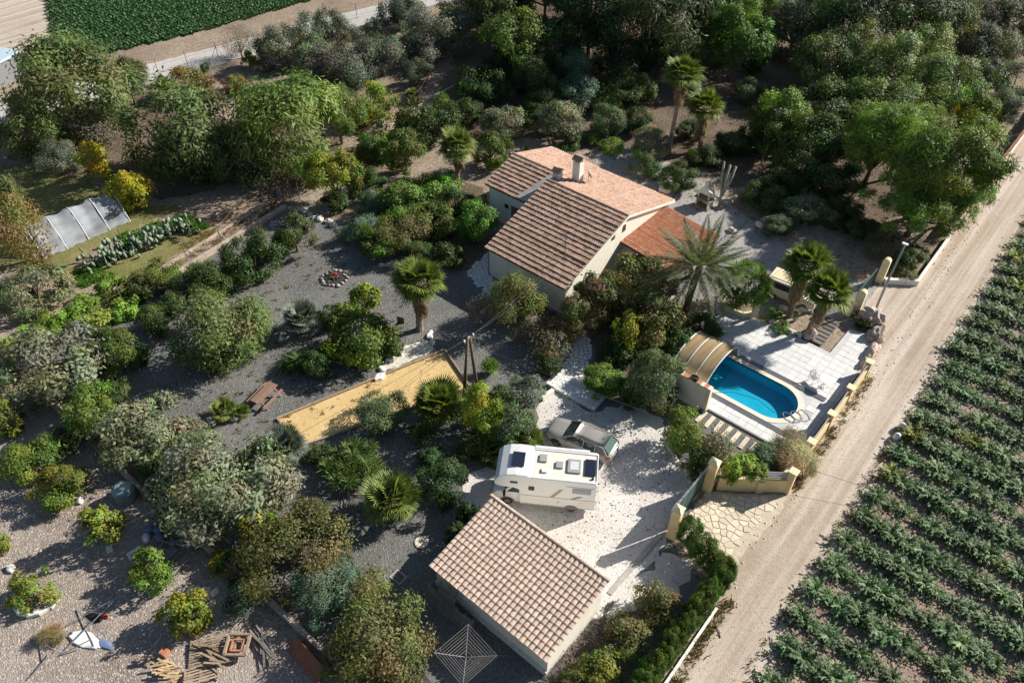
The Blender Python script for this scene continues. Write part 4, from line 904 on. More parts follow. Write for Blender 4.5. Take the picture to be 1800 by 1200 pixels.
b = MB(); b.hexa([(4.75 + X0, -1.182, 1.42), (5.0 + X0, -1.182, 1.42), (5.0 + X0, -1.172, 1.42), (4.75 + X0, -1.172, 1.42)], [(5.25 + X0, -1.182, 1.72), (5.5 + X0, -1.182, 1.72), (5.5 + X0, -1.172, 1.72), (5.25 + X0, -1.172, 1.72)]); b.build('dark_stripe', M['dark_stripe'], mh)
b = MB(); b.box(2.5 + X0, 6.2 + X0, -1.02, .92, 3.081, 3.09); b.build('roof_deck', M['cream_paint'], mh)
b = MB(); b.box(2.45 + X0, 6.26 + X0, -1.15, -1.03, 3.07, 3.14); b.box(2.45 + X0, 6.26 + X0, .93, 1.0, 3.07, 3.14); b.box(6.2 + X0, 6.26 + X0, -1.02, .92, 3.07, 3.14); b.build('roof_rim', M['van_white'], mh)
b = MB(); b.box(2.4 + X0, 5.7 + X0, 1.05, 1.24, 3.0, 3.16); o = b.build('awning', M['white_plastic'], mh); bevelled(o.data, .03)
b = MB(); b.box(1.15 + X0, 1.9 + X0, -.55, .5, 3.27, 3.31); b.build('solar_panel', M['solar'], mh)
b = MB(); b.box(5.48 + X0, 6.12 + X0, -.65, .55, 3.13, 3.17); b.build('solar_panel', M['solar'], mh)
for x0, x1, y0, y1, mt, nm in ((2.75, 3.22, .05, .6, 'grey_plastic', 'roof_vent'), (3.75, 4.2, -.3, .18, 'grey_plastic', 'roof_vent'), (4.45, 5.25, -.55, .45, 'grey_plastic', 'skylight'), (2.95, 3.3, -.72, -.42, 'white_plastic', 'roof_vent'), (5.9, 6.05, -.9, -.78, 'black', 'roof_vent')):
    b = MB(); b.box(x0 + X0, x1 + X0, y0, y1, 3.09, 3.2); o = b.build(nm, M[mt], mh); bevelled(o.data, .035)
b = MB(); b.box(4.6 + X0, 5.1 + X0, -.35, .25, 3.201, 3.215); b.build('skylight_pane', M['clear_lamp'], mh)
b = MB(); b.box(6.27 + X0, 6.33 + X0, -1.1, 1.1, .45, .62); b.build('bumper', M['white_plastic'], mh)
for s_ in (-1, 1):
    b = MB(); b.box(6.27 + X0, 6.3 + X0, s_*1.05 - .06, s_*1.05 + .06, .75, 1.3); b.build('tail_light', M['red_lamp'], mh)

# estate car: lofted shell
car = empty('estate_car', (11.75, -6.75, 0.01), R(10.5), 'champagne silver estate car parked behind the motorhome', 'car')
def loft(stations, closed=True):
    """stations: list of (x, [(y, z)...]) half sections, mirrored"""
    m_ = MB(); vs_ = []; k = None
    for x, hsec in stations:
        full = [(-y, z) for y, z in hsec] + [(y, z) for y, z in reversed(hsec) if y > 1e-6]; k = len(full)
        vs_ += [(x, y, z) for y, z in full]
    fs_ = []
    for i in range(len(stations) - 1):
        for j in range(k - 1): fs_.append((i*k + j, i*k + j + 1, (i + 1)*k + j + 1, (i + 1)*k + j))
        fs_.append((i*k + k - 1, i*k, (i + 1)*k, (i + 1)*k + k - 1))
    fs_ += [tuple(range(k)), tuple(range((len(stations))*k - 1, (len(stations) - 1)*k - 1, -1))]
    m_.add(vs_, fs_); return m_
def sec(w, zb, zs, zt, crown=.04):   # half body section: sill, flank, shoulder, top centre
    return [(w*.86, zb), (w*.97, zb + .14), (w, (zb + zs)/2), (w*.98, zs - .06), (w*.88, zt), (w*.45, zt + crown*.8), (0, zt + crown)]
body = [(-2.36, sec(.62, .42, .58, .60)), (-2.30, sec(.76, .30, .66, .70)), (-2.1, sec(.86, .24, .74, .79)), (-1.7, sec(.92, .22, .84, .88)), (-1.1, sec(.94, .22, .92, .97)), (-.85, sec(.94, .22, .95, .99)), (0, sec(.945, .22, .97, .99)), (1.0, sec(.945, .22, .98, 1.0)), (1.75, sec(.93, .23, .99, 1.01)), (2.15, sec(.90, .28, .98, 1.0)), (2.30, sec(.82, .36, .86, .90)), (2.36, sec(.70, .45, .74, .76))]
o = loft(body).build('body', M['car_silver'], car, True)
def gh(w0, w1, z0, z1): return [(w0, z0), (w1, z1), (w1*.55, z1 + .035), (0, z1 + .045)]
green = [(-1.12, gh(.80, .76, .95, .96)), (-.30, gh(.84, .66, .97, 1.50)), (.2, gh(.85, .67, .97, 1.58)), (1.2, gh(.85, .66, .98, 1.56)), (1.72, gh(.83, .63, .98, 1.49)), (2.18, gh(.78, .70, .99, 1.02))]
loft(green).build('cabin_glass', M['glass'], car, False)
rf = [(-.34, [(.66, 1.475), (.65, 1.515), (.36, 1.55), (0, 1.56)]), (.2, [(.68, 1.55), (.67, 1.60), (.37, 1.635), (0, 1.645)]), (1.2, [(.67, 1.53), (.66, 1.58), (.36, 1.615), (0, 1.625)]), (1.78, [(.64, 1.45), (.63, 1.50), (.34, 1.535), (0, 1.545)])]
loft(rf).build('roof', M['car_silver'], car, True)
for s_ in (-1, 1):
    b = MB()
    for (xa, ya, za), (xb, yb, zb) in (((-1.1, .80, .98), (-.32, .675, 1.50)), ((.42, .86, .98), (.46, .69, 1.57)), ((1.28, .86, .99), (1.24, .68, 1.55)), ((2.14, .80, 1.02), (1.74, .66, 1.49)), ((-.3, .69, 1.5), (.2, .70, 1.585)), ((.2, .70, 1.585), (1.75, .665, 1.50))):
        b.bar((xa, s_*ya, za), (xb, s_*yb, zb), .06, .06)
    b.build('pillar_trim', M['car_silver'], car)
    b = MB(); b.tube([(-.1, s_*.6, 1.62), (.1, s_*.6, 1.68), (1.4, s_*.58, 1.66), (1.6, s_*.57, 1.58)], .022, 6); b.build('roof_rail', M['black'], car)
    b = MB(); b.box(-.78, -.6, s_*.98 - .09, s_*.98 + .09, .98, 1.12); o = b.build('mirror', M['car_silver'], car); bevelled(o.data, .03)
    b = MB(); b.hexa([(-2.26, s_*.45, .60), (-2.0, s_*.86, .60), (-1.85, s_*.88, .68), (-2.1, s_*.45, .70)], [(-2.22, s_*.47, .74), (-1.92, s_*.85, .78), (-1.8, s_*.86, .80), (-2.06, s_*.47, .80)]); b.build('headlight', M['clear_lamp'], car)
    b = MB(); b.hexa([(2.1, s_*.9, .80), (2.33, s_*.74, .80), (2.36, s_*.70, .82), (2.14, s_*.93, .82)], [(2.06, s_*.9, .99), (2.27, s_*.74, 1.0), (2.3, s_*.72, 1.0), (2.1, s_*.92, .99)]); b.build('tail_light', M['red_lamp'], car)
    b = MB(); b.box(-.5, 1.9, s_*.955 - .004, s_*.955 + .004, .52, .56); b.box(.38, .395, s_*.952 - .004, s_*.952 + .004, .35, .95); b.box(1.22, 1.235, s_*.952 - .004, s_*.952 + .004, .4, .95); b.build('door_seam', M['dark_stripe'], car)
    wheel(car, -1.42, s_*.80, .34, .24); wheel(car, 1.38, s_*.80, .34, .24)
    b = MB()
    for cx in (-1.42, 1.38): b.add([(cx + .42*math.cos(math.pi*j/12 - .25*(1 if j == 0 else 0)), s_*.935, .34 + .42*math.sin(math.pi*j/12)) for j in range(13)], [tuple(range(13))])
    b.build('wheel_arch', M['black'], car)
b = MB(); b.add([(1.80, -.57, 1.47), (1.80, .57, 1.47), (2.20, .66, 1.06), (2.20, -.66, 1.06)], [(0, 1, 2, 3)]); b.build('rear_window', M['rear_glass'], car)
b = MB(); b.box(-2.39, -2.33, -.5, .5, .36, .50); b.build('grille', M['black'], car)
b = MB(); b.box(2.345, 2.375, -.26, .26, .55, .66); b.build('number_plate', M['white_plastic'], car)
b = MB(); b.lathe((1.5, 0, 1.60), [(.03, 0), (.03, .05), (.01, .07)], 8); b.build('aerial', M['black'], car)

# boxy old van half hidden in palm shade
vn = empty('old_van', (15.55, 15.95, 0.01), R(4), 'pale boxy van parked in shade behind the fan palms', 'van')
b = MB(); b.extrude_y([(-2.0, .4), (2.0, .4), (2.05, .9), (1.95, 1.05), (1.15, 1.15), (.75, 1.85), (-1.95, 1.85), (-2.05, 1.0)], -.85, .85); o = b.build('body', M['cream_paint'], vn); bevelled(o.data, .07, 2)
for s_ in (-1, 1):
    b = MB(); b.add([(x, s_*.856, z) for x, z in ((.1, 1.15), (1.05, 1.15), (.72, 1.72), (.1, 1.72))], [(0, 1, 2, 3)]); b.build('window', M['glass'], vn)
    b = MB(); b.box(-1.7, -.1, s_*.856 - .005, s_*.856 + .005, 1.15, 1.7); b.build('window', M['glass'], vn)
    wheel(vn, -1.25, s_*.78, .33, .2); wheel(vn, 1.25, s_*.78, .33, .2)
b = MB(); b.add([(1.17, -.72, 1.2), (1.17, .72, 1.2), (.79, .68, 1.8), (.79, -.68, 1.8)], [(0, 1, 2, 3)]); b.build('windscreen', M['glass'], vn)
b = MB(); b.box(-1.7, .5, -.6, .6, 1.86, 1.9); b.build('roof_panel', M['pale_yellow'], vn)

# ---------------------------------------------------------------- patio things
tb = empty('garden_table', (21.65, 8.5, PT + .012), 0, 'round white plastic garden table on the grey patio', 'table')
b = MB(); b.lathe((0, 0, .68), [(.46, 0), (.48, .015), (.48, .03), (.45, .04)], 28); b.build('tabletop', M['white_plastic'], tb, False)
b = MB(); b.tube([(0, 0, .68), (0, 0, .12)], .04, 10); b.build('column', M['white_plastic'], tb)
for k in range(4):
    a = k*math.pi/2 + .4; b = MB(); b.tube([(0, 0, .16), (.18*math.cos(a), .18*math.sin(a), .12), (.34*math.cos(a), .34*math.sin(a), .02)], [.03, .03, .02], 7); b.build('leg', M['white_plastic'], tb)
cr = empty('garden_chair', (20.85, 8.45, PT + .012), R(-30), 'dark metal armchair pulled back from the white patio table', 'chair')
for sy in (-1, 1):
    b = MB(); b.tube([(.22, sy*.25, 0), (.24, sy*.25, .62), (-.18, sy*.26, .66), (-.26, sy*.24, 0)], .016, 6); b.build('leg', M['grey_metal'], cr)
for k in range(5):
    b = MB(); b.box(-.2, .22, -.22 + k*.09, -.15 + k*.09, .42, .44); b.build('seat_slat', M['grey_plastic'], cr)
b = MB(); b.tube([(-.2, -.24, .42), (-.3, -.23, .82), (-.34, 0, .9), (-.3, .23, .82), (-.2, .24, .42)], .018, 6); b.build('back_frame', M['grey_metal'], cr)
for k in range(4):
    b = MB(); b.tube([(-.22, -.15 + k*.1, .43), (-.31, -.15 + k*.1, .84)], .012, 5); b.build('back_slat', M['grey_metal'], cr)
hz = MB(); P_ = [(21.0 + .55*math.cos(t*.55)*(1 + .08*math.sin(t*1.7)) + .03*t, 4.0 + .42*math.sin(t*.55) + .04*t, PT + .05) for t in range(30)]
hz.tube([(p[0] - 21, p[1] - 4, p[2] - PT) for p in P_], .022, 5); o = hz.build('pool_hose', M['grey_plastic'], None, True, (21, 4, PT)); tag(o, 'grey pool hose lying in loops at the round pool end', 'hose')
hz = MB(); hz.tube([(0, 0, .03), (1.0, .9, .03), (2.6, 1.4, .01), (4.0, 1.0, .02), (5.0, 1.6, .05)], .02, 5); o = hz.build('floating_hose', M['black'], None, True, (16.1, 2.95, PT)); tag(o, 'thin dark suction hose trailing across the pool water', 'hose')
bs = MB(); bs.lathe((0, 0, 0), [(.18, 0), (.24, .22), (.25, .24), (.21, .23), (.17, .03)], 18); o = bs.build('tub', M['blue_plastic'], None, False, (16.35, 1.0, .02)); tag(o, 'blue plastic tub on the gravel beside the sleepers', 'tub')
# person walking across the patio
def skin_figure(name, verts, edges, mat, parent, levels=1):
    me = bpy.data.meshes.new(name); me.from_pydata([v[:3] for v in verts], edges, []); o = link(name, me, parent)
    sk = o.modifiers.new('skin', 'SKIN'); ly = me.skin_vertices[0].data if me.skin_vertices else None
    if ly is None:
        bm = bmesh.new(); bm.from_mesh(me); bm.verts.layers.skin.verify(); bm.to_mesh(me); bm.free(); ly = me.skin_vertices[0].data
    for i, v in enumerate(verts): ly[i].radius = (v[3], v[4] if len(v) > 4 else v[3])
    ly[0].use_root = True
    sb = o.modifiers.new('sub', 'SUBSURF'); sb.levels = levels; sb.render_levels = levels
    me.materials.append(mat); return o
pe = empty('person', (11.95, 10.1, PT + .012), R(200), 'person in blue top and light shorts walking on the shaded patio', 'person')
body_v = [(0, 0, .92, .15, .12), (0, 0, 1.12, .15, .11), (.05, 0, 1.34, .17, .12), (.09, 0, 1.46, .07), (.13, 0, 1.56, .07, .07), (.16, 0, 1.66, .095, .085), (.16, 0, 1.76, .07),
          (.07, .19, 1.38, .06), (.02, .25, 1.12, .045), (.17, .26, .92, .035), (.22, .25, .84, .03), (.07, -.19, 1.38, .06), (.14, -.25, 1.14, .045), (.32, -.22, 1.0, .035), (.38, -.2, .95, .03),
          (.02, .10, .86, .095), (.16, .11, .50, .065), (.10, .11, .10, .045), (.2, .12, .04, .04), (-.01, -.10, .86, .095), (-.10, -.11, .50, .065), (-.30, -.11, .14, .045), (-.2, -.12, .05, .04)]
body_e = [(0, 1), (1, 2), (2, 3), (3, 4), (4, 5), (5, 6), (2, 7), (7, 8), (8, 9), (9, 10), (2, 11), (11, 12), (12, 13), (13, 14), (0, 15), (15, 16), (16, 17), (17, 18), (0, 19), (19, 20), (20, 21), (21, 22)]
skin_figure('body', body_v, body_e, M['skin'], pe)
skin_figure('shirt', [(0, 0, .95, .165, .135), (0, 0, 1.12, .165, .125), (.05, 0, 1.34, .185, .135), (.085, 0, 1.45, .085), (.07, .2, 1.38, .075), (.03, .245, 1.2, .06), (.07, -.2, 1.38, .075), (.12, -.245, 1.2, .06)], [(0, 1), (1, 2), (2, 3), (2, 4), (4, 5), (2, 6), (6, 7)], M['blue_cloth'], pe)
skin_figure('shorts', [(0, 0, .9, .16, .13), (0, 0, .98, .16, .13), (.02, .10, .84, .11), (.12, .11, .58, .085), (-.01, -.10, .84, .11), (-.09, -.11, .58, .085)], [(0, 1), (0, 2), (2, 3), (0, 4), (4, 5)], M['khaki'], pe)
skin_figure('hat', [(.15, 0, 1.74, .11, .10), (.15, 0, 1.80, .09, .085), (.16, 0, 1.71, .15, .14)], [(0, 1), (0, 2)], M['blue_cloth'], pe)
for x, y in ((.17, .115), (-.23, -.115)):
    b = MB(); b.box(x - .13, x + .13, y - .05, y + .05, 0 if x > 0 else .02, .09); o = b.build('shoe', M['black'], pe); bevelled(o.data, .03)
# planter wall under the dragon tree
pl = empty('planter', (13.0, 11.9, PT), 0, 'low cream planter wall round the spiky dragon tree', 'planter')
for (a, b_) in (((-1.1, -.7), (.7, -.55)), ((.7, -.55), (1.3, .2)), ((-1.1, -.7), (-1.3, .5))):
    m_ = MB(); seg_box(m_, a, b_, .18, 0, .45); m_.build('wall', M['pale_yellow'], pl)
b = MB(); b.prism([(-1.1, -.6), (.65, -.5), (1.2, .2), (.8, 1.0), (-1.2, .8)], .0, .35); b.build('soil', M['soil'], pl)
b = MB(); b.hexa([(1.25, -.15, 0), (1.65, .15, 0), (1.6, .25, 0), (1.2, -.05, 0)], [(1.15, -.15, 1.15), (1.6, .2, 1.25), (1.55, .3, 1.25), (1.1, -.05, 1.15)]); o = b.build('leaning_board', M['pale_yellow'], None, False, (13.0, 11.9, PT)); tag(o, 'cream board leaning against the planter below the dragon tree', 'board')
# stone barbecue and columnar cactus
bq = empty('barbecue', (3.5, 23.0, 0), R(-6), 'rustic stone barbecue with hood and chimney beside the house drive', 'barbecue')
b = MB(); b.box(-.8, .8, -.5, .45, 0, .12); b.build('base', M['wood'], bq)
for x in (-.7, .56): box_part('side_wall', M['stone'], bq, x, x + .14, -.35, .35, .12, .85)
box_part('back_wall', M['stone'], bq, -.7, .7, .352, .46, .12, 1.7); box_part('shelf', M['wood'], bq, -.85, .85, -.48, .35, .852, .95); 
for x in (-.6, .5): box_part('column', M['stone'], bq, x, x + .1, -.3, -.2, .952, 1.5)
b = MB(); b.hexa([(-.66, -.36, 1.5), (.66, -.36, 1.5), (.66, .35, 1.5), (-.66, .35, 1.5)], [(-.2, -.1, 2.15), (.2, -.1, 2.15), (.2, .3, 2.15), (-.2, .3, 2.15)]); b.build('hood', M['stone'], bq)
box_part('chimney', M['stone'], bq, -.18, .18, -.08, .28, 2.151, 2.6, .02)
cc = empty('columnar_cactus', (4.6, 23.9, 0), 0, 'tall grey branching columnar cactus next to the stone barbecue', 'cactus')
for pts, r_ in (([(0, 0, 0), (0, 0, 1.4), (-.35, .2, 2.6), (-.6, .5, 4.2)], .13), ([(0, 0, 1.2), (-.1, .35, 2.4), (-.1, .8, 3.9)], .12), ([(0, 0, 1.2), (.25, .2, 2.4), (.2, .5, 3.3)], .11), ([(.05, 0, 1.1), (.35, .5, 2.6), (.4, .9, 3.9)], .12), ([(0, 0, .6), (.7, .5, .75), (1.1, .9, 1.2)], .12), ([(0, 0, .35), (.6, .35, .35), (.95, .6, .7)], .12), ([(-.05, 0, .8), (-.6, -.1, 1.0), (-.9, 0, 1.9)], .11)):
    b = MB(); b.tube(pts, [r_, r_*1.05, r_, r_*.7][:len(pts)], 8); b.build('arm', M['cactus_green'], cc, True)
rng = random.Random(61)
for p, s_, lb in (((-0.64, 22.93, 0), .55, 'smooth pale boulder beside the house drive'), ((7.49, 21.17, 0), .35, 'small pale rock on the drive edge below the barbecue'), ((-4.09, 23.98, 0), .3, 'flat stone beside the drive near the house corner'), ((8.95, 23.45, 0), .4, 'round tan stone in the shrub bed below the pine')):
    b = MB(); b.rock((0, 0, 0), s_*1.2, s_*.9, s_*.8, rng, 2); o = b.build('boulder', M['stone'], None, True, (p[0], p[1], s_*.3)); tag(o, lb, 'boulder')

# ---------------------------------------------------------------- garden things
pt_ = empty('picnic_table', (-7.3, -17.75, 0), R(104), 'reddish wooden picnic table with benches beside the boules court', 'picnic table')
for k in range(4): box_part('plank', M['red_wood'], pt_, -1.0, 1.0, -.38 + k*.195, -.38 + k*.195 + .18, .73, .77)
for y in (-.78, .62):
    box_part('bench', M['red_wood'], pt_, -1.0, 1.0, y, y + .2, .43, .47)
for x in (-.7, .7):
    b = MB(); b.bar((x, -.25, .72), (x, -.72, 0), .07, .08); b.bar((x, .25, .72), (x, .72, 0), .07, .08); b.bar((x, -.8, .39), (x, .8, .39), .06, .08); b.build('trestle', M['red_wood'], pt_)
fp = empty('fire_pit', (-14.1, -5.95, 0), 0, 'ring of pale stones with black ash and red cloth on grey gravel', 'fire pit')
b = MB(); b.lathe((0, 0, 0), [(.95, .02), (.7, .07), (.3, .12), (.05, .13)], 20); b.build('ash', M['ash'], fp)
rng = random.Random(9)
for k in range(16):
    a = 2*math.pi*k/16; b = MB(); s_ = rng.uniform(.14, .22); rr = rng.uniform(.92, 1.12); b.rock((rr*math.cos(a), rr*math.sin(a), .08), s_*1.2, s_*.8, s_*.6, rng, 1); b.build('stone', M['grey_metal'] if k % 3 == 1 else M['rock'] if k % 3 else M['concrete'], fp)
for k in range(14):
    a = rng.uniform(0, 6.3); b = MB(); r_ = rng.uniform(.1, .6); c = (r_*math.cos(a), r_*math.sin(a), .16); e = (c[0] + rng.uniform(-.5, .5), c[1] + rng.uniform(-.5, .5), .28); b.tube([c, e], .04, 5); b.build('log', M['pole_wood'], fp)
b = MB(); b.rock((-.2, .3, .25), .22, .16, .08, rng, 2); b.build('cloth', M['red'], fp)
mc = MB(); mc.lathe((0, 0, 0), [(.42, 0), (.42, .06), (.36, .075), (.05, .08)], 24); o = mc.build('manhole_cover', M['coping'], None, False, (8.97, -18.7, .004)); tag(o, 'round pale concrete cover on the grey gravel by the shed', 'cover')
b = MB(); ring(b, [(-.4, -.32), (.4, -.32), (.4, .32), (-.4, .32)], [(-.33, -.25), (.33, -.25), (.33, .25), (-.33, .25)], 0, .05); p = (9.57, -21.16, 0); o = b.build('drain_frame', M['concrete'], None, False, (p[0], p[1], .004)); tag(o, 'square concrete drain frame in the shadow of the shed', 'drain')
b = MB(); b.box(-.55, .55, -.14, .14, 0, .38); p = (7.36, -4.82, 0); o = b.build('white_bench', M['white_wall'], None, False, (p[0], p[1], .01), (0, 0, R(82))); bevelled(o.data, .02); tag(o, 'white stone bench block at the edge of the gravel yard', 'bench')
gc = empty('slatted_armchair', ((-5.56, -6.67, 0)[0], (-5.56, -6.67, 0)[1], 0), R(20), 'dark slatted garden seat in front of the tall fan palm', 'seat')
box_part('seat', M['dark_plank'], gc, -.3, .3, -.28, .28, .38, .44); box_part('backrest', M['dark_plank'], gc, -.3, .3, .25, .3, .44, 1.0)
for x in (-.26, .22):
    for y in (-.26, .22): box_part('leg', M['dark_plank'], gc, x, x + .04, y, y + .04, 0, .38)
rng = random.Random(41)
for p in ((-3.68, -9.43, 0), (-3.67, -8.64, 0), (-3.72, -7.9, 0), (-3.34, -10.53, 0), (-3.21, -5.84, 0), (-2.57, -6.18, 0), (-2.87, -11.18, 0), (-3.46, -5.46, 0)):
    b = MB(); s_ = rng.uniform(.18, .3); b.rock((0, 0, 0), s_*1.4, s_, s_*.7, rng, 2); o = b.build('bed_rock', M['white_stone'], None, False, (p[0], p[1], s_*.3), (0, 0, rng.uniform(0, 3))); tag(o, 'white rock edging the pale gravel bed behind the boules court', 'rock', 'rocks round the pale gravel bed')
# rotary dryer
dr = empty('rotary_dryer', (16.15, -22.5, 0), R(38), 'rotary clothes dryer with bare lines behind the shed', 'clothes dryer')
b = MB(); b.tube([(0, 0, 0), (0, 0, 1.85)], .03, 8); b.build('pole', M['metal'], dr)
for k in range(4):
    a = k*math.pi/2; b = MB(); b.tube([(0, 0, 1.5), (1.6*math.cos(a), 1.6*math.sin(a), 1.85)], .022, 6); b.build('arm', M['metal'], dr)
for k in range(8):
    r_ = .35 + k*.175; z = 1.5 + .35*r_/1.6 + .005; b = MB()
    for j in range(4): a = j*math.pi/2; a2 = a + math.pi/2; b.tube([(r_*math.cos(a), r_*math.sin(a), z), (r_*math.cos(a2), r_*math.sin(a2), z)], .012, 4, False)
    b.build('line', M['grey_wood'], dr)
# pallets
def pallet(name, loc, rot, label, group, mat, w=1.2, d_=1.0, n=7):
    r_ = empty(name, loc, 0, label, 'pallet', group); r_.rotation_euler = rot
    for k in range(n): box_part('slat', mat, r_, -w/2, w/2, -d_/2 + k*d_/n, -d_/2 + k*d_/n + d_/n*.62, .11, .132)
    for x in (-w/2, -.05, w/2 - .1): box_part('bearer', mat, r_, x, x + .1, -d_/2, d_/2, .0, .108)
    return r_
for k, (x, dz, lb) in enumerate(((12.1, 0, 'grey pallet leaning on the shed wall beside its corner'), (13.1, .02, 'grey pallet leaning in the middle of the shed wall row'), (14.3, .0, 'grey pallet leaning on the shed wall next to the clothes dryer'))):
    pallet('pallet', (x, -20.75, .32 + dz), (R(62), 0, R(4*(k - 1))), lb, 'pallets leaning on the shed', M['grey_wood'])
pallet('pallet', (12.9, -20.45, 1.15), (R(70), 0, R(3)), 'second grey pallet stacked on top of those leaning on the shed', 'pallets leaning on the shed', M['grey_wood'])
o = pallet('pallet', (5.35, -30.5, .12), (R(3), R(-4), R(52)), 'large sunlit slatted pallet in the scrap wood heap', 'scrap pallets', M['wood'], 2.4, 1.6, 12)
pallet('pallet', (5.9, -31.6, .1), (R(-5), R(3), R(60)), 'broken pallet at the low end of the scrap wood heap', 'scrap pallets', M['wood'], 1.6, 1.0, 6)
cf = empty('crate_frame', (6.2, -29.5, .35), R(40), 'open square crate frame lying on the scrap wood heap', 'crate')
for a in range(4):
    b = MB(); t = a*math.pi/2; c, s_ = math.cos(t), math.sin(t); b.bar((.55*c - .55*s_, .55*s_ + .55*c, .1), (.55*c + .55*s_, .55*s_ - .55*c, .1), .12, .2); b.build('board', M['wood'], cf)
    b = MB(); b.bar((.3*c - .3*s_, .3*s_ + .3*c, .05), (.3*c + .3*s_, .3*s_ - .3*c, .05), .08, .1); b.build('inner_board', M['terracotta'], cf)
rng = random.Random(23)
def plank_heap(cx, cy, n, mat, label, group, spread, ang, ln=(.6, 1.8), z0=.05):
    for k in range(n):
        l_ = rng.uniform(*ln); b = MB(); b.box(-l_/2, l_/2, -.05, .05, -.02, .02)
        o = b.build('loose_plank', mat, None, False, (cx + rng.gauss(0, spread), cy + rng.gauss(0, spread*.6), z0 + k*.018), (R(rng.uniform(-5, 5)), R(rng.uniform(-5, 5)), R(ang + rng.gauss(0, 14))))
        tag(o, label, 'plank', group)
plank_heap(6.9, -28.6, 16, M['grey_wood'], 'weathered grey plank in the stack beside the crate frame', 'grey planks by the crate', .28, -12, (1.4, 2.4))
plank_heap(5.6, -30.6, 14, M['wood'], 'short brown plank thrown on the sunlit scrap pallet', 'brown planks on the scrap pallet', .6, 25, (.6, 1.5), .25)
plank_heap(4.3, -32.7, 26, M['fresh_wood'], 'yellowish split offcut in the firewood heap beside the terracotta block', 'firewood offcuts', .45, 40, (.35, .9), .04)
b = MB(); b.box(-.2, .2, -.2, .2, 0, .35); o = b.build('terracotta_block', M['terracotta'], None, False, (3.5, -32.2, .004), (0, 0, .3)); bevelled(o.data, .02); tag(o, 'terracotta block at the edge of the firewood heap', 'block')
# orchard clutter in the shade of the plot wall
tk_ = MB(); tk_.lathe((0, 0, 0), [(.5, 0), (.62, .1), (.62, .95), (.56, 1.08), (.3, 1.16), (.05, 1.18)], 22); o = tk_.build('water_tank', M['tank'], None, True, (-7.1, -28.35, .004)); tag(o, 'round grey green plastic tank in shade by the plot wall', 'tank')
b = MB(); b.tube([(.62*math.cos(t*.314), .62*math.sin(t*.314), 0) for t in range(21)], .05, 7); o = b.build('white_hoop', M['white_plastic'], None, True, (-5.7, -27.3, .75), (R(78), 0, R(5))); tag(o, 'white hoop leaning on the plot wall behind the tank', 'hoop')
rng = random.Random(4)
for x, y, lb in ((-3.4, -28.4, 'pale blue sack pile edge beside the wooden frames'), (-3.9, -28.7, 'crumpled blue plastic sack next to the wooden frames'), (-3.5, -29.1, 'grey white sack in shade beside the square frame'), (-2.9, -28.6, 'blue white sack in the shaded junk heap'), (-2.0, -28.2, 'small blue white bag by the slatted shutter')):
    b = MB(); b.rock((0, 0, 0), rng.uniform(.3, .45), rng.uniform(.25, .35), .25, rng, 2); o = b.build('plastic_sack', M['blue_plastic'] if 'blue' in lb[:14] else M['white_plastic'], None, True, (x, y, .18)); tag(o, lb, 'sack', 'plastic sacks by the plot wall')
b = MB(); ring(b, [(-.55, -.4), (.55, -.4), (.55, .4), (-.55, .4)], [(-.35, -.26), (.35, -.26), (.35, .26), (-.35, .26)], 0, .12); o = b.build('square_frame', M['white_plastic'], None, False, (-2.9, -30.1, .004), (0, 0, R(-5))); tag(o, 'pale square basin frame lying in the shaded orchard', 'frame')
b = MB(); ring(b, [(-.7, -.5), (.7, -.5), (.7, .5), (-.7, .5)], [(-.6, -.4), (.6, -.4), (.6, .4), (-.6, .4)], 0, .08); b.box(-.05, .05, -.4, .4, 0, .08); o = b.build('window_frame', M['wood'], None, False, (-2.2, -29.0, .25), (R(14), 0, R(20))); tag(o, 'brown wooden window frame on the shaded junk heap', 'frame')
shu = empty('slatted_shutter', (-.9, -28.9, .3), R(8), 'dark slatted shutter lying beside the plot wall', 'shutter')
for k in range(9): box_part('slat', M['grey_wood'], shu, -.8 + k*.18, -.68 + k*.18, -.6, .6, 0, .03)
for y in (-.55, .48): box_part('rail', M['grey_wood'], shu, -.82, .78, y, y + .08, -.05, -.002)
for x, y, a in ((1.75, -29.0, 10), (2.05, -28.7, 35), (2.35, -29.05, 60), (1.5, -29.35, -10), (1.9, -29.5, 20), (2.5, -28.5, 80)):
    b = MB(); b.box(-.26, .26, -.18, .18, 0, .2); o = b.build('stone_block', M['stone'], None, False, (x, y, .004), (R(8), R(-6), R(a))); bevelled(o.data, .03); tag(o, 'pale cut stone block in the small pile by the scrap wood', 'stone block', 'cut stone blocks by the plot wall')
b = MB(); b.box(-.25, .25, -.17, .17, 0, .06); o = b.build('white_slab', M['white_plastic'], None, False, (-4.6, -30.9, .004), (0, 0, R(-20))); tag(o, 'white slab lying on chips beside an orange tree', 'slab')
b = MB(); seg_box(b, (0, 0), (2.6, 0), .05, 0, .95); o = b.build('rusty_sheet', M['rust'], None, False, (8.2, -27.95, .004), (R(-48), 0, R(-2))); tag(o, 'long rusty red sheet leaning on the plot wall', 'sheet')
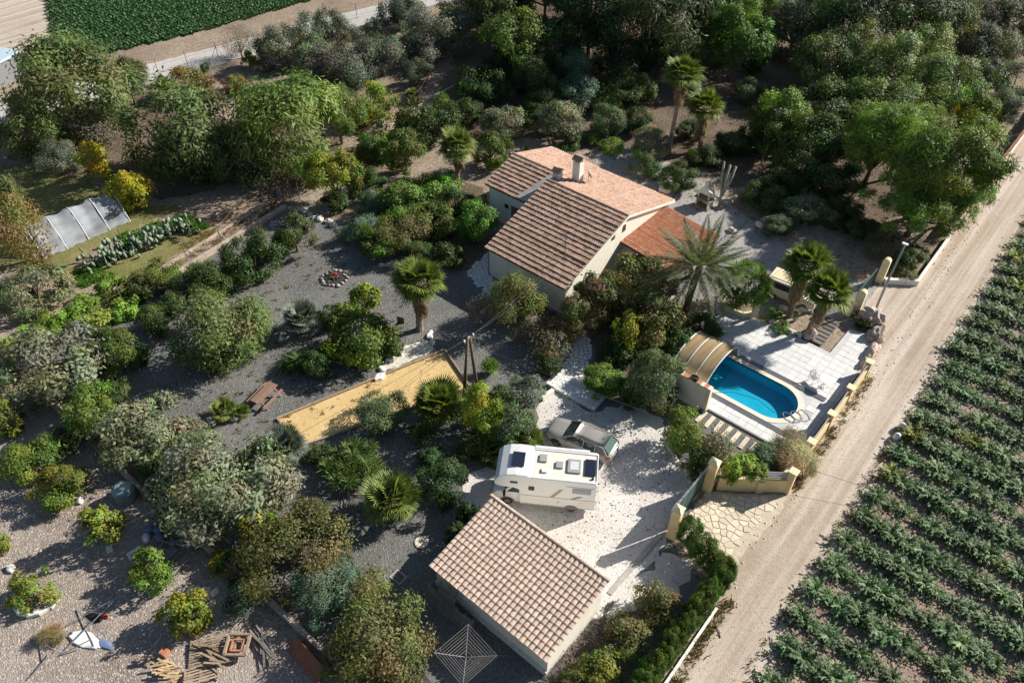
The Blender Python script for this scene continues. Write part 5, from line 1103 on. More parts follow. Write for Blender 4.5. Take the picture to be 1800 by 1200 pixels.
# ring of white stones round a young orange tree
for k in range(7):
    a = R(-150 + k*28); b = MB(); b.box(-.3, .3, -.12, .12, 0, .24); o = b.build('ring_stone', M['white_stone'], None, False, (-4.9 + 1.25*math.cos(a), -35.0 + 1.15*math.sin(a), .004), (0, 0, a + math.pi/2 + .1)); bevelled(o.data, .04); tag(o, 'white edging stone in the half ring round a young orange tree', 'stone', 'white stones ringing the young orange tree')
for p, lb in (((-9.17, -30.36, 0), 'white rock under the spreading orange tree'), ((-7.67, -35.22, 0), 'pale rock on chips beside the orchard path')):
    b = MB(); b.rock((0, 0, 0), .3, .22, .2, rng, 2); o = b.build('rock', M['white_stone'], None, False, (p[0], p[1], .08)); tag(o, lb, 'rock')
# collapsed metal frame with plastic sheeting
sf = empty('swing_frame', (-.4, -36.0, 0), 0, 'fallen thin metal swing frame on pale chips', 'swing frame')
def loc_(p): return (p[0] + .4, p[1] + 36.0, p[2])
for a, b_ in (((-2.32, -36.19, 0), (-1.06, -32.43, 0)), ((-2.32, -36.19, 0), (-0.66, -35.87, 0)), ((-0.66, -35.87, 0), (-0.97, -32.48, 0)), ((-0.68, -37.57, 0), (-0.78, -35.49, 0)), ((-2.42, -34.02, 0), (0.6, -33.78, 0)), ((-0.66, -35.87, 0), (0.13, -34.39, 0))):
    m_ = MB(); m_.tube([Vector(loc_(a)) + Vector((0, 0, .05)), Vector(loc_(b_)) + Vector((0, 0, .55))], .028, 6); m_.build('tube', M['grey_metal'], sf)
rng = random.Random(52)
for p, mat, lb, sx in (((-0.43, -34.57, 0), 'white_plastic', 'white plastic sheet crumpled under the metal frame', .9), ((0.59, -34.0, 0), 'blue_plastic', 'blue white plastic sheet end beside the metal frame', .5), ((-0.89, -33.19, 0), 'red', 'red plastic toy beside the fallen metal frame', .25), ((-1.3, -33.63, 0), 'black', 'black tarpaulin scrap beside the red toy', .5)):
    b = MB(); b.rock((0, 0, 0), sx*1.1, sx*.42, .035, rng, 3); o = b.build('plastic_scrap', M[mat], None, True, (p[0], p[1], .05), (0, 0, .4)); tag(o, lb, 'scrap')
# net tunnel
nt_ = empty('net_tunnel', (-36.7, -16.2, 0), R(87), 'pale netting tunnel on hoops in the vegetable plot', 'net tunnel')
def tunnel():
    q = MB(); n, k = 26, 14; rng = random.Random(6); vs_ = []
    for i in range(n + 1):
        x = -3.8 + 7.6*i/n; h = 2.15 + .13*math.cos(i*2*math.pi*4/n) - (.8 if i in (0, n) else 0); w = 2.15
        for j in range(k + 1):
            a = math.pi*j/k; vs_.append((x + (rng.uniform(-.05, .05)), -w*math.cos(a)*(1 + rng.uniform(-.03, .03)), max(.01, h*(1 - abs(math.cos(a))**1.7) + rng.uniform(-.07, .07))))
    q.add(vs_, [(i*(k + 1) + j, i*(k + 1) + j + 1, (i + 1)*(k + 1) + j + 1, (i + 1)*(k + 1) + j) for i in range(n) for j in range(k)])
    q.add(vs_[:k + 1], [tuple(range(k + 1))]); q.add(vs_[-(k + 1):], [tuple(range(k + 1))])
    return q
tunnel().build('netting', M['net'], nt_, True)
for x in (-3.8, -1.9, 0, 1.9, 3.8):
    b = MB(); b.tube([(x, -2.18*math.cos(math.pi*j/12), 2.3*(1 - abs(math.cos(math.pi*j/12))**1.7)) for j in range(13)], .03, 6); b.build('hoop', M['white_plastic'], nt_)
# white barrels and post at the field corner
for p, lb in (((27.16, 8.35, 0), 'dented white canister beside the field corner'), ((27.23, 7.25, 0), 'white canister holding the cable end at the field corner')):
    b = MB(); b.lathe((0, 0, 0), [(.2, 0), (.22, .04), (.22, .42), (.18, .5), (.07, .54), (.06, .6)], 14); o = b.build('canister', M['white_plastic'], None, True, (p[0], p[1], .006), (R(8), R(12), 0)); tag(o, lb, 'canister', 'canisters at the field corner')
for p, l_, a, lb in (((25.02, -12.22, 0), .7, -40, 'dark stick lying on the dirt track beside the hedge kerb'), ((25.31, -13.81, 0), .5, 70, 'short bent stick on the dirt track'),):
    b = MB(); b.tube([(-l_/2, 0, .03), (0, .06, .05), (l_/2, 0, .03)], .025, 5); o = b.build('stick', M['bark'], None, True, (p[0], p[1], .01), (0, 0, R(a))); tag(o, lb, 'stick')
# edge of a lean-to roof cut by the picture edge
sd = empty('sheet_metal_hut', ((-72.8, -7.58, 0)[0], (-72.8, -7.58, 0)[1], 0), R(20), 'grey hut with pale blue roof beside the big feathery tree', 'hut')
box_part('wall', M['grey_metal'], sd, -2.5, 2.2, -2.5, 2.5, 0, 2.4)
b = MB(); b.hexa([(-2.7, -2.7, 2.4), (2.4, -2.7, 2.4), (2.4, 2.7, 2.4), (-2.7, 2.7, 2.4)], [(-2.7, -2.7, 2.5), (2.4, -2.7, 2.5), (2.4, 2.7, 2.75), (-2.7, 2.7, 2.75)]); b.build('roof', solid('pale_blue_sheet', (.5, .62, .72), .5), sd)

rng = random.Random(71)
for i in range(13):
    t = i/12; a = Vector((15.65, -2.77, 0)[:2]); m_ = Vector((17.28, -3.85, 0)[:2]); e = Vector((18.88, -4.26, 0)[:2]); p = a.lerp(m_, t*2) if t < .5 else m_.lerp(e, t*2 - 1)
    b = MB(); s_ = rng.uniform(.13, .2); b.rock((0, 0, 0), s_*1.3, s_, s_*.8, rng, 1); o = b.build('curb_stone', M['stone'], None, False, (p.x, p.y, .06), (0, 0, rng.uniform(0, 3))); tag(o, 'small pale stone in the curb between gravel yard and shrub bed', 'stone', 'curb stones of the yard shrub bed')

# ---------------------------------------------------------------- plants
def leaf_mesh(name, P, A, B, T, cols):
    """rhombic leaves: base P, side offsets A and B, tip T (all N x 3), one colour for each leaf"""
    n = len(P); v = np.empty((n, 4, 3), np.float32); v[:, 0] = P; v[:, 1] = A; v[:, 2] = T; v[:, 3] = B
    me = bpy.data.meshes.new(name); me.vertices.add(4*n); me.vertices.foreach_set('co', v.reshape(-1))
    me.loops.add(4*n); me.loops.foreach_set('vertex_index', np.arange(4*n, dtype=np.int32))
    me.polygons.add(n); me.polygons.foreach_set('loop_start', np.arange(0, 4*n, 4, dtype=np.int32)); me.polygons.foreach_set('loop_total', np.full(n, 4, np.int32))
    at = me.attributes.new('col', 'FLOAT_COLOR', 'POINT'); c = np.ones((n, 4, 4), np.float32); c[:, :, :3] = cols[:, None, :]; at.data.foreach_set('color', c.reshape(-1))
    me.materials.append(M['leaf']); me.update(calc_edges=True); return me

def unit(a): return a/np.maximum(np.linalg.norm(a, axis=1, keepdims=True), 1e-9)

def crown(seed, rx, rz, sp, full=1.0, low=False):
    g = np.random.default_rng(seed); S = SPECIES[sp]
    ll, lw = S['leaf']; k = S.get('lobes', 14); rr = S.get('lobe', 0.42)
    grow = max(1.0, min(1.7, rx/2.2)); ll = ll*grow*1.15; lw = lw*grow*1.2
    area = 4*math.pi*((rx*rx + 2*rx*rz)/3); n = int(area*S.get('cover', 2.2)*.8*full/(ll*lw*0.5)); n0 = n; n = int(min(max(n, 450), S.get('cap', 11500))); f_ = min(1.7, math.sqrt(n0/n)) if n0 > n else 1.0; ll *= f_; lw *= f_
    d = unit(g.normal(size=(k, 3))); d[:, 2] = np.where(d[:, 2] < (-.9 if low else -.4), -d[:, 2], d[:, 2])
    rad = rr*g.uniform(.55, 1.3, k); c = d*(1 - rad)[:, None]*g.uniform(*S.get('irr', (.6, 1.24)), (k, 1)); c[0] = (0, 0, -.1); rad[0] = .45
    w = rad**2; w[0] *= .3; w /= w.sum(); idx = g.choice(k, n, p=w)
    sx, sy = g.uniform(.88, 1.12, 2)
    dirs = unit(g.normal(size=(n, 3)) + d[idx]*S.get('bias', 1.25))
    r = rad[idx]*(1 - S.get('shell', .4)*g.random(n)**1.6)*(1 + .10*np.sin(dirs[:, 0]*7 + seed)*np.sin(dirs[:, 1]*6))
    stray = g.random(n) < .10; r = np.where(stray, rad[idx]*g.uniform(1.0, 1.35, n), r)
    pos = (c[idx] + dirs*r[:, None])*np.array([rx*sx, rx*sy, rz])
    pos += g.normal(size=(n, 3))*S.get('fuzz', .06)*rx*.5
    nrm = unit(dirs*S.get('nout', 1.0) + np.array([0, 0, .25]) + g.normal(size=(n, 3))*.34)
    t = g.normal(size=(n, 3)) + dirs*S.get('tout', .6) + np.array([0, 0, -S.get('droop', 0.1)]); t = unit(t - nrm*(t*nrm).sum(1, keepdims=True))
    if S.get('droop', 0) > 1: t = unit(t + np.array([0, 0, -S['droop']]))
    s = np.cross(nrm, t); L_ = ll*g.uniform(.6, 1.25, n)[:, None]; W_ = lw*g.uniform(.7, 1.2, n)[:, None]
    cl = np.array(S['cols']); lob = g.random(k); pick = np.clip((.68*lob[idx] + .32*g.random(n))*len(cl), 0, len(cl) - .001)
    i0 = pick.astype(int); f = (pick - i0)[:, None]; i1 = np.minimum(i0 + 1, len(cl) - 1); col = cl[i0]*(1 - f) + cl[i1]*f
    col = np.minimum(col*g.uniform(.86, 1.14, (n, 1))*1.4, .5)
    col = col*g.uniform(.84, 1.18, (k, 3))[idx]*g.uniform(.8, 1.2, (k, 1))[idx]
    if 'spot' in S:
        m_ = g.random(n) < S['spot'][1]; col[m_] = np.array(S['spot'][0])*g.uniform(.8, 1.2, (m_.sum(), 1))
    return leaf_mesh('crown', pos, pos + t*L_*.45 + s*W_*.5, pos + t*L_*.45 - s*W_*.5, pos + t*L_, col), c*np.array([rx, rx, rz])

SPECIES = {
 'citrus':   dict(leaf=(.17, .085), cover=2.0, lobes=24, lobe=.32, cols=[(.035, .07, .016), (.06, .105, .02), (.10, .14, .025)]),
 'citrus_y': dict(leaf=(.17, .085), cover=2.0, lobes=24, lobe=.32, cols=[(.06, .10, .018), (.11, .15, .02), (.19, .20, .025)]),
 'fruiting': dict(leaf=(.17, .085), cover=2.0, lobes=24, lobe=.32, cols=[(.06, .09, .02), (.10, .13, .025), (.15, .17, .03)], spot=((.45, .22, .03), .015)),
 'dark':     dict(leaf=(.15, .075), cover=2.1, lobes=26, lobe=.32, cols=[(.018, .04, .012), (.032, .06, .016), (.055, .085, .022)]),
 'bright':   dict(leaf=(.17, .08), cover=2.1, lobes=24, lobe=.32, cols=[(.04, .09, .016), (.065, .13, .02), (.095, .165, .03)]),
 'loquat':   dict(leaf=(.19, .08), cover=2.2, irr=(.8, 1.1), lobes=40, lobe=.27, cols=[(.065, .08, .04), (.12, .135, .08), (.18, .19, .125)], fuzz=.08),
 'olive':    dict(leaf=(.17, .055), cover=2.0, lobes=26, lobe=.32, cols=[(.05, .06, .042), (.085, .10, .07), (.125, .14, .105)], tout=1.2, fuzz=.12),
 'feather':  dict(irr=(.75, 1.15), leaf=(.19, .055), cover=2.4, lobes=30, lobe=.30, cols=[(.045, .07, .02), (.075, .105, .03), (.11, .13, .05)], tout=1.0, fuzz=.16),
 'twiggy':   dict(leaf=(.22, .05), cover=1.1, lobes=20, cols=[(.10, .09, .06), (.09, .105, .04), (.13, .12, .085)], tout=1.0, fuzz=.2),
 'weeping':  dict(irr=(.75, 1.15), leaf=(.22, .05), cover=2.0, lobes=26, lobe=.33, cols=[(.06, .09, .022), (.095, .135, .032), (.14, .18, .05)], droop=.7, fuzz=.1),
 'gumleaf':  dict(leaf=(.18, .06), cover=1.8, lobes=30, lobe=.28, cols=[(.05, .085, .025), (.09, .13, .04), (.14, .18, .07)], droop=.6, fuzz=.12),
 'pine':     dict(cap=19000, leaf=(.22, .035), cover=2.3, lobes=44, lobe=.22, cols=[(.045, .085, .014), (.08, .14, .022), (.13, .20, .035)], tout=1.6, fuzz=.08),
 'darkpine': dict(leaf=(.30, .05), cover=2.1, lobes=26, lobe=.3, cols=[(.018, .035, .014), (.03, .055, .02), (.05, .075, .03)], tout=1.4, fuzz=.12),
 'cypress':  dict(irr=(.85, 1.1), leaf=(.15, .045), cover=3.0, lobes=34, lobe=.3, cols=[(.025, .055, .012), (.042, .085, .016), (.07, .12, .022)], tout=1.4, fuzz=.05),
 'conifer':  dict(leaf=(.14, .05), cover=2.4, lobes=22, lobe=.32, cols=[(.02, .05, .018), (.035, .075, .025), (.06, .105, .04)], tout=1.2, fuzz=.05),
 'yellow':   dict(leaf=(.20, .10), cover=2.0, lobes=24, lobe=.32, cols=[(.10, .11, .02), (.28, .25, .02), (.42, .36, .03)]),
 'yellowish': dict(leaf=(.15, .06), cover=1.8, lobes=28, lobe=.3, cols=[(.055, .07, .024), (.09, .10, .034), (.135, .13, .05)], tout=1.0, fuzz=.14),
 'oleander': dict(irr=(.85, 1.08), leaf=(.20, .055), cover=2.5, lobes=30, lobe=.34, cols=[(.045, .075, .03), (.075, .11, .05), (.11, .15, .08)], tout=1.4),
 'bluish':   dict(leaf=(.18, .06), cover=2.0, lobes=16, cols=[(.04, .075, .05), (.07, .115, .075), (.10, .15, .10)], tout=1.0),
 'bougain':  dict(leaf=(.15, .09), cover=2.0, lobes=22, lobe=.32, cols=[(.045, .08, .016), (.085, .11, .024), (.12, .095, .04)], spot=((.24, .10, .13), .06)),
 'bare':     dict(leaf=(.22, .028), cover=.55, lobes=18, cols=[(.16, .13, .11), (.11, .09, .075), (.20, .17, .14)], tout=1.5, fuzz=.2),
 'autumn':   dict(leaf=(.16, .07), cover=.9, lobes=18, cols=[(.18, .12, .06), (.24, .17, .06), (.15, .14, .05)], fuzz=.2),
 'vine':     dict(leaf=(.20, .14), cover=2.2, lobes=20, lobe=.34, cols=[(.06, .11, .02), (.10, .17, .025), (.16, .23, .04)]),
 'grassy':   dict(leaf=(.55, .03), cover=2.2, lobes=10, cols=[(.09, .10, .04), (.16, .15, .07), (.26, .22, .12)], tout=2.2, fuzz=.1),
 'redleaf':  dict(leaf=(.16, .08), cover=1.9, lobes=16, cols=[(.10, .06, .03), (.14, .10, .035), (.10, .11, .03)]),
}

def limb_mesh(seed, zc, tips, r0, mat, lean=(0, 0)):
    rng = random.Random(seed); m_ = MB(); fork = Vector((lean[0]*.5, lean[1]*.5, max(.15, zc*.42)))
    m_.tube([(0, 0, -.05), (rng.uniform(-.05, .05), rng.uniform(-.05, .05), fork.z*.5), fork], [r0, r0*.85, r0*.7], 7)
    for t in tips:
        t = Vector(t); mid = fork.lerp(t, .5) + Vector((rng.uniform(-.1, .1), rng.uniform(-.1, .1), .12))*t.length*.25
        m_.tube([fork, mid, t], [r0*.5, r0*.32, r0*.1], 5, False)
    return m_.mesh('trunk', mat)

CROWNS = {}
def plant(name, pl, sp, label, cat=None, group=None, full=1.0, bark='bark', seed=[100]):
    seed[0] += 1; x, y, zc, rx, rz = pl; rx *= 1.09; rz *= 1.07
    root = empty(name, (x, y, 0), 0, label, cat or ('tree' if zc > 2.2 else 'shrub'), group)
    low = zc - rz < .55
    if rx < 2.7:                                        # small plants of a kind share a few crowns, turned and stretched
        big = rx > 1.55; vs_ = CROWNS.setdefault((sp, low, big), [])
        if len(vs_) < 4: vs_.append(crown(seed[0], 2.0 if big else 1.2, 1.7 if big else 1.0, sp, full, low))
        me, lob = vs_[seed[0] % len(vs_)]; k, kz = rx/(2.0 if big else 1.2), rz/(1.7 if big else 1.0); a = seed[0]*1.7
        link('crown', me, root, (0, 0, zc), (0, 0, a), (k, k, kz)); ca, sa = math.cos(a)*k, math.sin(a)*k
        lob = [(c[0]*ca - c[1]*sa, c[0]*sa + c[1]*ca, c[2]*kz) for c in lob]
    else:
        me, lob = crown(seed[0], rx, rz, sp, full, low); link('crown', me, root, (0, 0, zc))
    tips = [(c[0], c[1], zc + c[2]) for c in lob[1:9]]
    link('trunk', limb_mesh(seed[0], zc, tips, max(.05, min(.28, rx*.07)), M[bark]), root)
    return root

PLANTS = [
 # beyond the garden, by the pale road
 ('mesquite_tree', (-53.62, -6.77, 4.57, 5.66, 4.43), 'feather', 'largest grey green feathery tree next to the sheet metal hut'),
 ('mesquite_tree', (-54.67, -0.3, 2.89, 2.34, 2.05), 'feather', 'small dark feathery crown joined to the largest feathery tree'),
 ('mesquite_tree', (-49.58, -7.96, 2.04, 3.43, 1.89), 'twiggy', 'low twiggy half bare tree under the largest feathery tree'),
 ('acacia_tree', (-37.83, -4.39, 4.25, 4.91, 3.97), 'feather', 'rounded mid green feathery tree behind the yellow bushes'),
 ('pepper_tree', (-30.07, 2.98, 4.36, 5.63, 3.87), 'weeping', 'drooping light green pepper tree behind the wire fence'),
 ('pepper_tree', (-30.56, 8.87, 3.35, 2.55, 2.55), 'weeping', 'slim drooping light green crown beside the larger pepper tree'),
 ('orange_bush', (-31.94, 14.26, 1.96, 2.52, 1.91), 'citrus_y', 'yellow green round bush between pepper tree and olive trees'),
 ('grey_shrub', (-47.19, -12.16, 1.45, 1.81, 1.47), 'olive', 'dusty grey shrub in front of the feathery trees'),
 ('yellow_shrub', (-42.9, -10.42, 1.81, 1.62, 1.75), 'yellow', 'bright yellow bush behind the net tunnel'),
 ('yellow_shrub', (-35.78, -10.88, 1.84, 2.05, 1.78), 'yellow', 'larger yellow speckled bush beside the net tunnel end'),
 ('pear_tree', (-22.33, 1.36, 2.84, 2.25, 2.11), 'citrus_y', 'small yellow green tree with forked trunk at the garden corner'),
 ('garden_shrub', (-21.65, 4.19, 1.18, 1.8, 1.18), 'dark', 'dark green shrub beside the forked small tree'),
 ('roadside_shrub', (-51.25, 4.5, 1.57, 2.9, 1.59), 'redleaf', 'low reddish olive shrub inside the road fence'),
 ('roadside_shrub', (-48.68, 8.79, 1.02, 1.48, 1.0), 'redleaf', 'round rusty brown bush standing alone on bare earth'),
 ('clipped_ball', (-56.61, 4.38, 0.52, 0.59, 0.51), 'dark', 'small clipped dark ball beside the road fence', 'shrub'),
 ('clipped_ball', (-55.28, 9.45, 0.74, 0.67, 0.59), 'dark', 'small dark ball tree in front of the road fence', 'shrub'),
 ('bare_shrub', (-55.83, 14.69, 1.92, 1.92, 1.76), 'bare', 'leafless grey shrub beside the pale road'),
 ('roadside_shrub', (-53.21, 13.84, 0.9, 0.95, 0.87), 'citrus_y', 'small green bush at the foot of the leafless shrub'),
 # olive trees
 ('olive_tree', (-49.85, 16.29, 2.27, 2.41, 2.25), 'olive', 'grey olive tree at the end of the row near the leafless shrub'),
 ('olive_tree', (-48.77, 19.95, 2.5, 3.06, 2.5), 'olive', 'broad grey olive tree beside the pale road'),
 ('olive_tree', (-49.39, 24.39, 2.37, 2.52, 2.36), 'olive', 'pale grey olive tree with its crown against the road'),
 ('olive_tree', (-43.45, 16.82, 2.13, 2.73, 2.1), 'olive', 'grey olive tree in the middle of the dense olive clump'),
 ('olive_tree', (-40.12, 18.37, 2.17, 3.1, 2.14), 'olive', 'wide silvery olive tree above the yellow green bush'),
 ('olive_tree', (-39.04, 22.63, 2.4, 3.02, 2.39), 'olive', 'silvery olive tree between the clump and the open earth'),
 ('olive_tree', (-34.18, 23.56, 1.73, 1.55, 1.55), 'olive', 'smallest olive tree standing on open pale earth'),
 ('olive_tree', (-48.2, 34.08, 2.12, 2.95, 2.09), 'olive', 'round olive tree at the bend of the pale road'),
 ('olive_tree', (-48.56, 29.6, 1.02, 1.09, 1.0), 'olive', 'tiny young olive bush on bare earth'),
 ('olive_tree', (-39.23, 32.04, 2.82, 3.89, 2.74), 'olive', 'big olive tree beside the shaded wood'),
 ('olive_tree', (-37.49, 27.5, 1.93, 2.7, 1.88), 'olive', 'olive tree crowding the front of the big olive'),
 ('olive_tree', (-42.32, 40.43, 2.47, 4.3, 2.36), 'olive', 'olive tree half lost in the dark wood edge'),
 # dark wood behind the house
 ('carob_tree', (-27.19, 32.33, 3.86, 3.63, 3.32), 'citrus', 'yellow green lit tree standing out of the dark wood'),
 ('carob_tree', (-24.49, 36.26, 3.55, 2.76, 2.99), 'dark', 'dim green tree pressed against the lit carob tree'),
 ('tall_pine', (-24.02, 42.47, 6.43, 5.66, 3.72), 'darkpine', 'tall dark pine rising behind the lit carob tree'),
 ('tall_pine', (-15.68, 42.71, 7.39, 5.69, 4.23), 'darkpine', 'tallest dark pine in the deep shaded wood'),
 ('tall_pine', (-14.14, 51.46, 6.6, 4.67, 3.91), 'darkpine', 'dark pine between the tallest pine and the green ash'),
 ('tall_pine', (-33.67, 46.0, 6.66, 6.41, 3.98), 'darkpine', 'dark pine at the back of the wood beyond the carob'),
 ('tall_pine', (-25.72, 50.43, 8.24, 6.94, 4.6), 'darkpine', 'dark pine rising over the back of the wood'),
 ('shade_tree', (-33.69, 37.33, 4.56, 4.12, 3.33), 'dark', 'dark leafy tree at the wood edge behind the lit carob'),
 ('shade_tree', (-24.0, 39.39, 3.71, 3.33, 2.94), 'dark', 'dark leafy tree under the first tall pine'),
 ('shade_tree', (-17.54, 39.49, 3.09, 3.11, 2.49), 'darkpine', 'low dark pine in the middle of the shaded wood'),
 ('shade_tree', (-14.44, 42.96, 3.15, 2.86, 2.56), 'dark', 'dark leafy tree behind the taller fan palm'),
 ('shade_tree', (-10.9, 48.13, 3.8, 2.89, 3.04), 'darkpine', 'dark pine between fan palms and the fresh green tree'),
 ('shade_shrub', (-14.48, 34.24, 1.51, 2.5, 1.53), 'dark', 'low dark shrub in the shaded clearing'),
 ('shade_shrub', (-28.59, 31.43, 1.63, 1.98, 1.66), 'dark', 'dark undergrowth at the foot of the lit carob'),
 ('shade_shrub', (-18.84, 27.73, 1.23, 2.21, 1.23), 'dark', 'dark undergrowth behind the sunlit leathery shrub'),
 ('ash_tree', (-7.35, 47.96, 4.66, 3.32, 3.76), 'bright', 'fresh green round tree behind the paired fan palms'),
 ('pine_tree', (-11.62, 60.44, 4.05, 4.24, 2.78), 'pine', 'green pine crown above the fresh green round tree'),
 ('olive_tree', (-5.4, 58.88, 3.43, 4.51, 3.4), 'olive', 'grey olive tree between the green ash and the gum trees'),
 ('olive_tree', (-11.27, 66.54, 2.81, 4.42, 2.72), 'olive', 'grey olive tree behind the sandy clearing'),
 ('shade_shrub', (-3.25, 44.36, 1.32, 1.63, 1.32), 'oleander', 'grey green shrub at the foot of the fresh green tree'),
 ('mulberry_tree', (3.34, 37.61, 3.12, 2.95, 2.53), 'bright', 'leafy green tree beside the path through the wood'),
 ('mulberry_tree', (2.74, 35.4, 2.57, 2.25, 2.25), 'dark', 'dark leafy tree in shade below the leafy green tree'),
 ('shade_shrub', (-6.39, 51.73, 1.18, 1.34, 1.18), 'dark', 'small dark shrub under the fresh green tree'),
 ('gum_tree', (1.4, 50.13, 3.62, 2.99, 2.84), 'gumleaf', 'slim pale gum tree beside the grey olive'),
 ('gum_tree', (3.0, 53.5, 4.24, 3.01, 3.3), 'gumleaf', 'upright pale gum tree in front of the dark pine pair'),
 ('gum_tree', (8.1, 51.65, 4.41, 3.49, 3.49), 'gumleaf', 'large pale gum tree in the middle of the gum group'),
 ('gum_tree', (9.34, 59.52, 4.04, 3.16, 2.87), 'gumleaf', 'high pale gum crown beside the olive grove'),
 ('gum_tree', (13.32, 52.58, 3.79, 3.31, 3.03), 'gumleaf', 'pale gum tree leaning over the yellow green pittosporum'),
 ('gum_tree', (8.84, 44.85, 3.06, 3.47, 2.46), 'gumleaf', 'low pale gum foliage above the umbrella pine'),
 ('tall_pine', (0.42, 59.8, 6.13, 4.89, 3.4), 'darkpine', 'dark pine with bare trunk behind the upright gum'),
 ('tall_pine', (5.25, 64.58, 5.94, 4.92, 3.2), 'darkpine', 'dark pine behind the high gum crown'),
 ('tamarisk', (8.96, 69.35, 4.16, 2.55, 3.44), 'yellowish', 'ochre tinted feathery tree at the olive grove edge', 'tree'),
 ('pittosporum', (17.19, 53.65, 2.05, 2.01, 2.01), 'citrus_y', 'yellow green bush between gum trees and olive grove'),
 ('shade_tree', (5.68, 42.51, 2.93, 3.25, 2.53), 'dark', 'dark evergreen tree below the gum group'),
 ('shade_tree', (8.22, 34.37, 2.83, 3.23, 2.53), 'dark', 'dark evergreen beside the leaning umbrella pine'),
 ('gum_tree', (12.1, 46.63, 3.45, 2.86, 2.44), 'gumleaf', 'pale gum crown directly behind the largest umbrella pine'),
 ('umbrella_pine', (14.66, 38.72, 4.5, 3.16, 2.49), 'pine', 'upper bright green lobe of the umbrella pine group'),
 ('umbrella_pine', (21.54, 34.61, 3.23, 2.46, 2.2), 'pine', 'bright green pine bough over the track edge'),
 ('umbrella_pine', (13.49, 35.54, 4.55, 3.2, 3.2), 'pine', 'bright green pine lobe over the shaded shrub bed'),
 ('umbrella_pine', (18.93, 34.1, 5.52, 4.29, 4.04), 'pine', 'largest bright green pine leaning towards the dirt track'),
 ('umbrella_pine', (19.44, 30.57, 2.91, 3.78, 2.08), 'pine', 'low bright green pine boughs hanging near the track'),
 ('olive_tree', (11.56, 81.24, 2.37, 3.17, 2.36), 'olive', 'grey olive tree in the far corner of the olive grove'),
 ('olive_tree', (12.27, 69.28, 2.36, 2.81, 2.35), 'olive', 'grey olive tree beside the ochre tamarisk'),
 ('olive_tree', (15.19, 70.81, 2.33, 2.93, 2.32), 'olive', 'grey olive tree in the middle of the olive grove'),
 ('olive_tree', (15.19, 62.8, 2.01, 2.41, 1.97), 'olive', 'grey olive tree behind the yellow green pittosporum'),
 ('olive_tree', (18.61, 62.46, 2.18, 2.73, 2.15), 'olive', 'grey olive tree near the screen fence end'),
 ('olive_tree', (19.06, 57.73, 1.48, 1.93, 1.5), 'olive', 'small grey olive tree next to the screen fence'),
 ('olive_tree', (7.05, 83.73, 2.16, 3.14, 2.13), 'olive', 'grey olive tree at the top end of the ochre tamarisk'),
 ('olive_tree', (15.09, 81.81, 2.38, 2.84, 2.37), 'olive', 'grey olive tree cut by the grove edge'),
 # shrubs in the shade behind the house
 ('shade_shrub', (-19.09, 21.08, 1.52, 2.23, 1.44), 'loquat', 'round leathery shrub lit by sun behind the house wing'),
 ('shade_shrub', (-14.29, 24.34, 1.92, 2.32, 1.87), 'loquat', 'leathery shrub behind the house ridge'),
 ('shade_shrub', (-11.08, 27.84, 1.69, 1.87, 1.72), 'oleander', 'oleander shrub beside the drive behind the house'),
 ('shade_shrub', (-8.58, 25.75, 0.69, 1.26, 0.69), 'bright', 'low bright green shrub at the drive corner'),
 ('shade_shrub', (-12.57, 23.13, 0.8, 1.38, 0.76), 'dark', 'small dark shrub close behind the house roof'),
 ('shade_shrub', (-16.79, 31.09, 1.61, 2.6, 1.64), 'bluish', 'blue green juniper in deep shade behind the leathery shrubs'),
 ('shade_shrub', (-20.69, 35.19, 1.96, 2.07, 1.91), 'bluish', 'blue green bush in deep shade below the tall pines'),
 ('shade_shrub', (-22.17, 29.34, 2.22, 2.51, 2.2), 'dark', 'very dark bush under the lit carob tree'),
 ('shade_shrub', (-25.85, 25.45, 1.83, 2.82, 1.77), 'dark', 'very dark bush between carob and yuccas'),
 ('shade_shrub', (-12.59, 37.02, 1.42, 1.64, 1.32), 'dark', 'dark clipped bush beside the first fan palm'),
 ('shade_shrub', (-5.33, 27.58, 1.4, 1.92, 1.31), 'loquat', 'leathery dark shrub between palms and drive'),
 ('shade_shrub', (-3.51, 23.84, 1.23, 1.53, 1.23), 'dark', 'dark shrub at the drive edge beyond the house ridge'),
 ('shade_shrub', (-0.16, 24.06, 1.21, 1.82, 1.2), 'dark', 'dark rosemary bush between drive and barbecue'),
 ('garden_shrub', (-24.86, 14.84, 1.98, 3.36, 1.94), 'dark', 'dark shrub mass behind the round fan palm'),
 ('garden_shrub', (-25.46, 8.78, 1.77, 2.01, 1.71), 'citrus', 'green orange bush beside the kerb wall'),
 ('garden_shrub', (-21.87, 9.74, 1.88, 1.97, 1.83), 'citrus', 'green orange bush below the round fan palm'),
 ('garden_shrub', (-16.23, 15.76, 1.73, 1.77, 1.77), 'bright', 'bright green bush beside the house wing'),
 ('shade_shrub', (8.38, 31.67, 1.67, 2.13, 1.7), 'dark', 'dark bush in shade below the umbrella pine'),
 ('shade_shrub', (12.16, 30.52, 1.91, 2.57, 1.86), 'dark', 'dark spreading bush under the umbrella pine'),
 ('shade_shrub', (11.85, 26.35, 1.17, 2.21, 1.22), 'oleander', 'grey green shrub above the fan palm pair'),
 ('shade_shrub', (7.64, 26.59, 1.05, 1.97, 1.08), 'dark', 'low dark bush beside the columnar cactus'),
 ('track_shrub', (18.91, 26.65, 0.97, 1.82, 1.0), 'twiggy', 'dry grey shrub behind the low white wall'),
 ('track_shrub', (21.07, 26.1, 0.86, 1.6, 0.88), 'dark', 'dark shrub inside the low white wall corner'),
 ('track_shrub', (21.28, 24.61, 0.49, 0.93, 0.51), 'yellowish', 'dry straw coloured tuft at the low white wall'),
 # between house and gravel garden
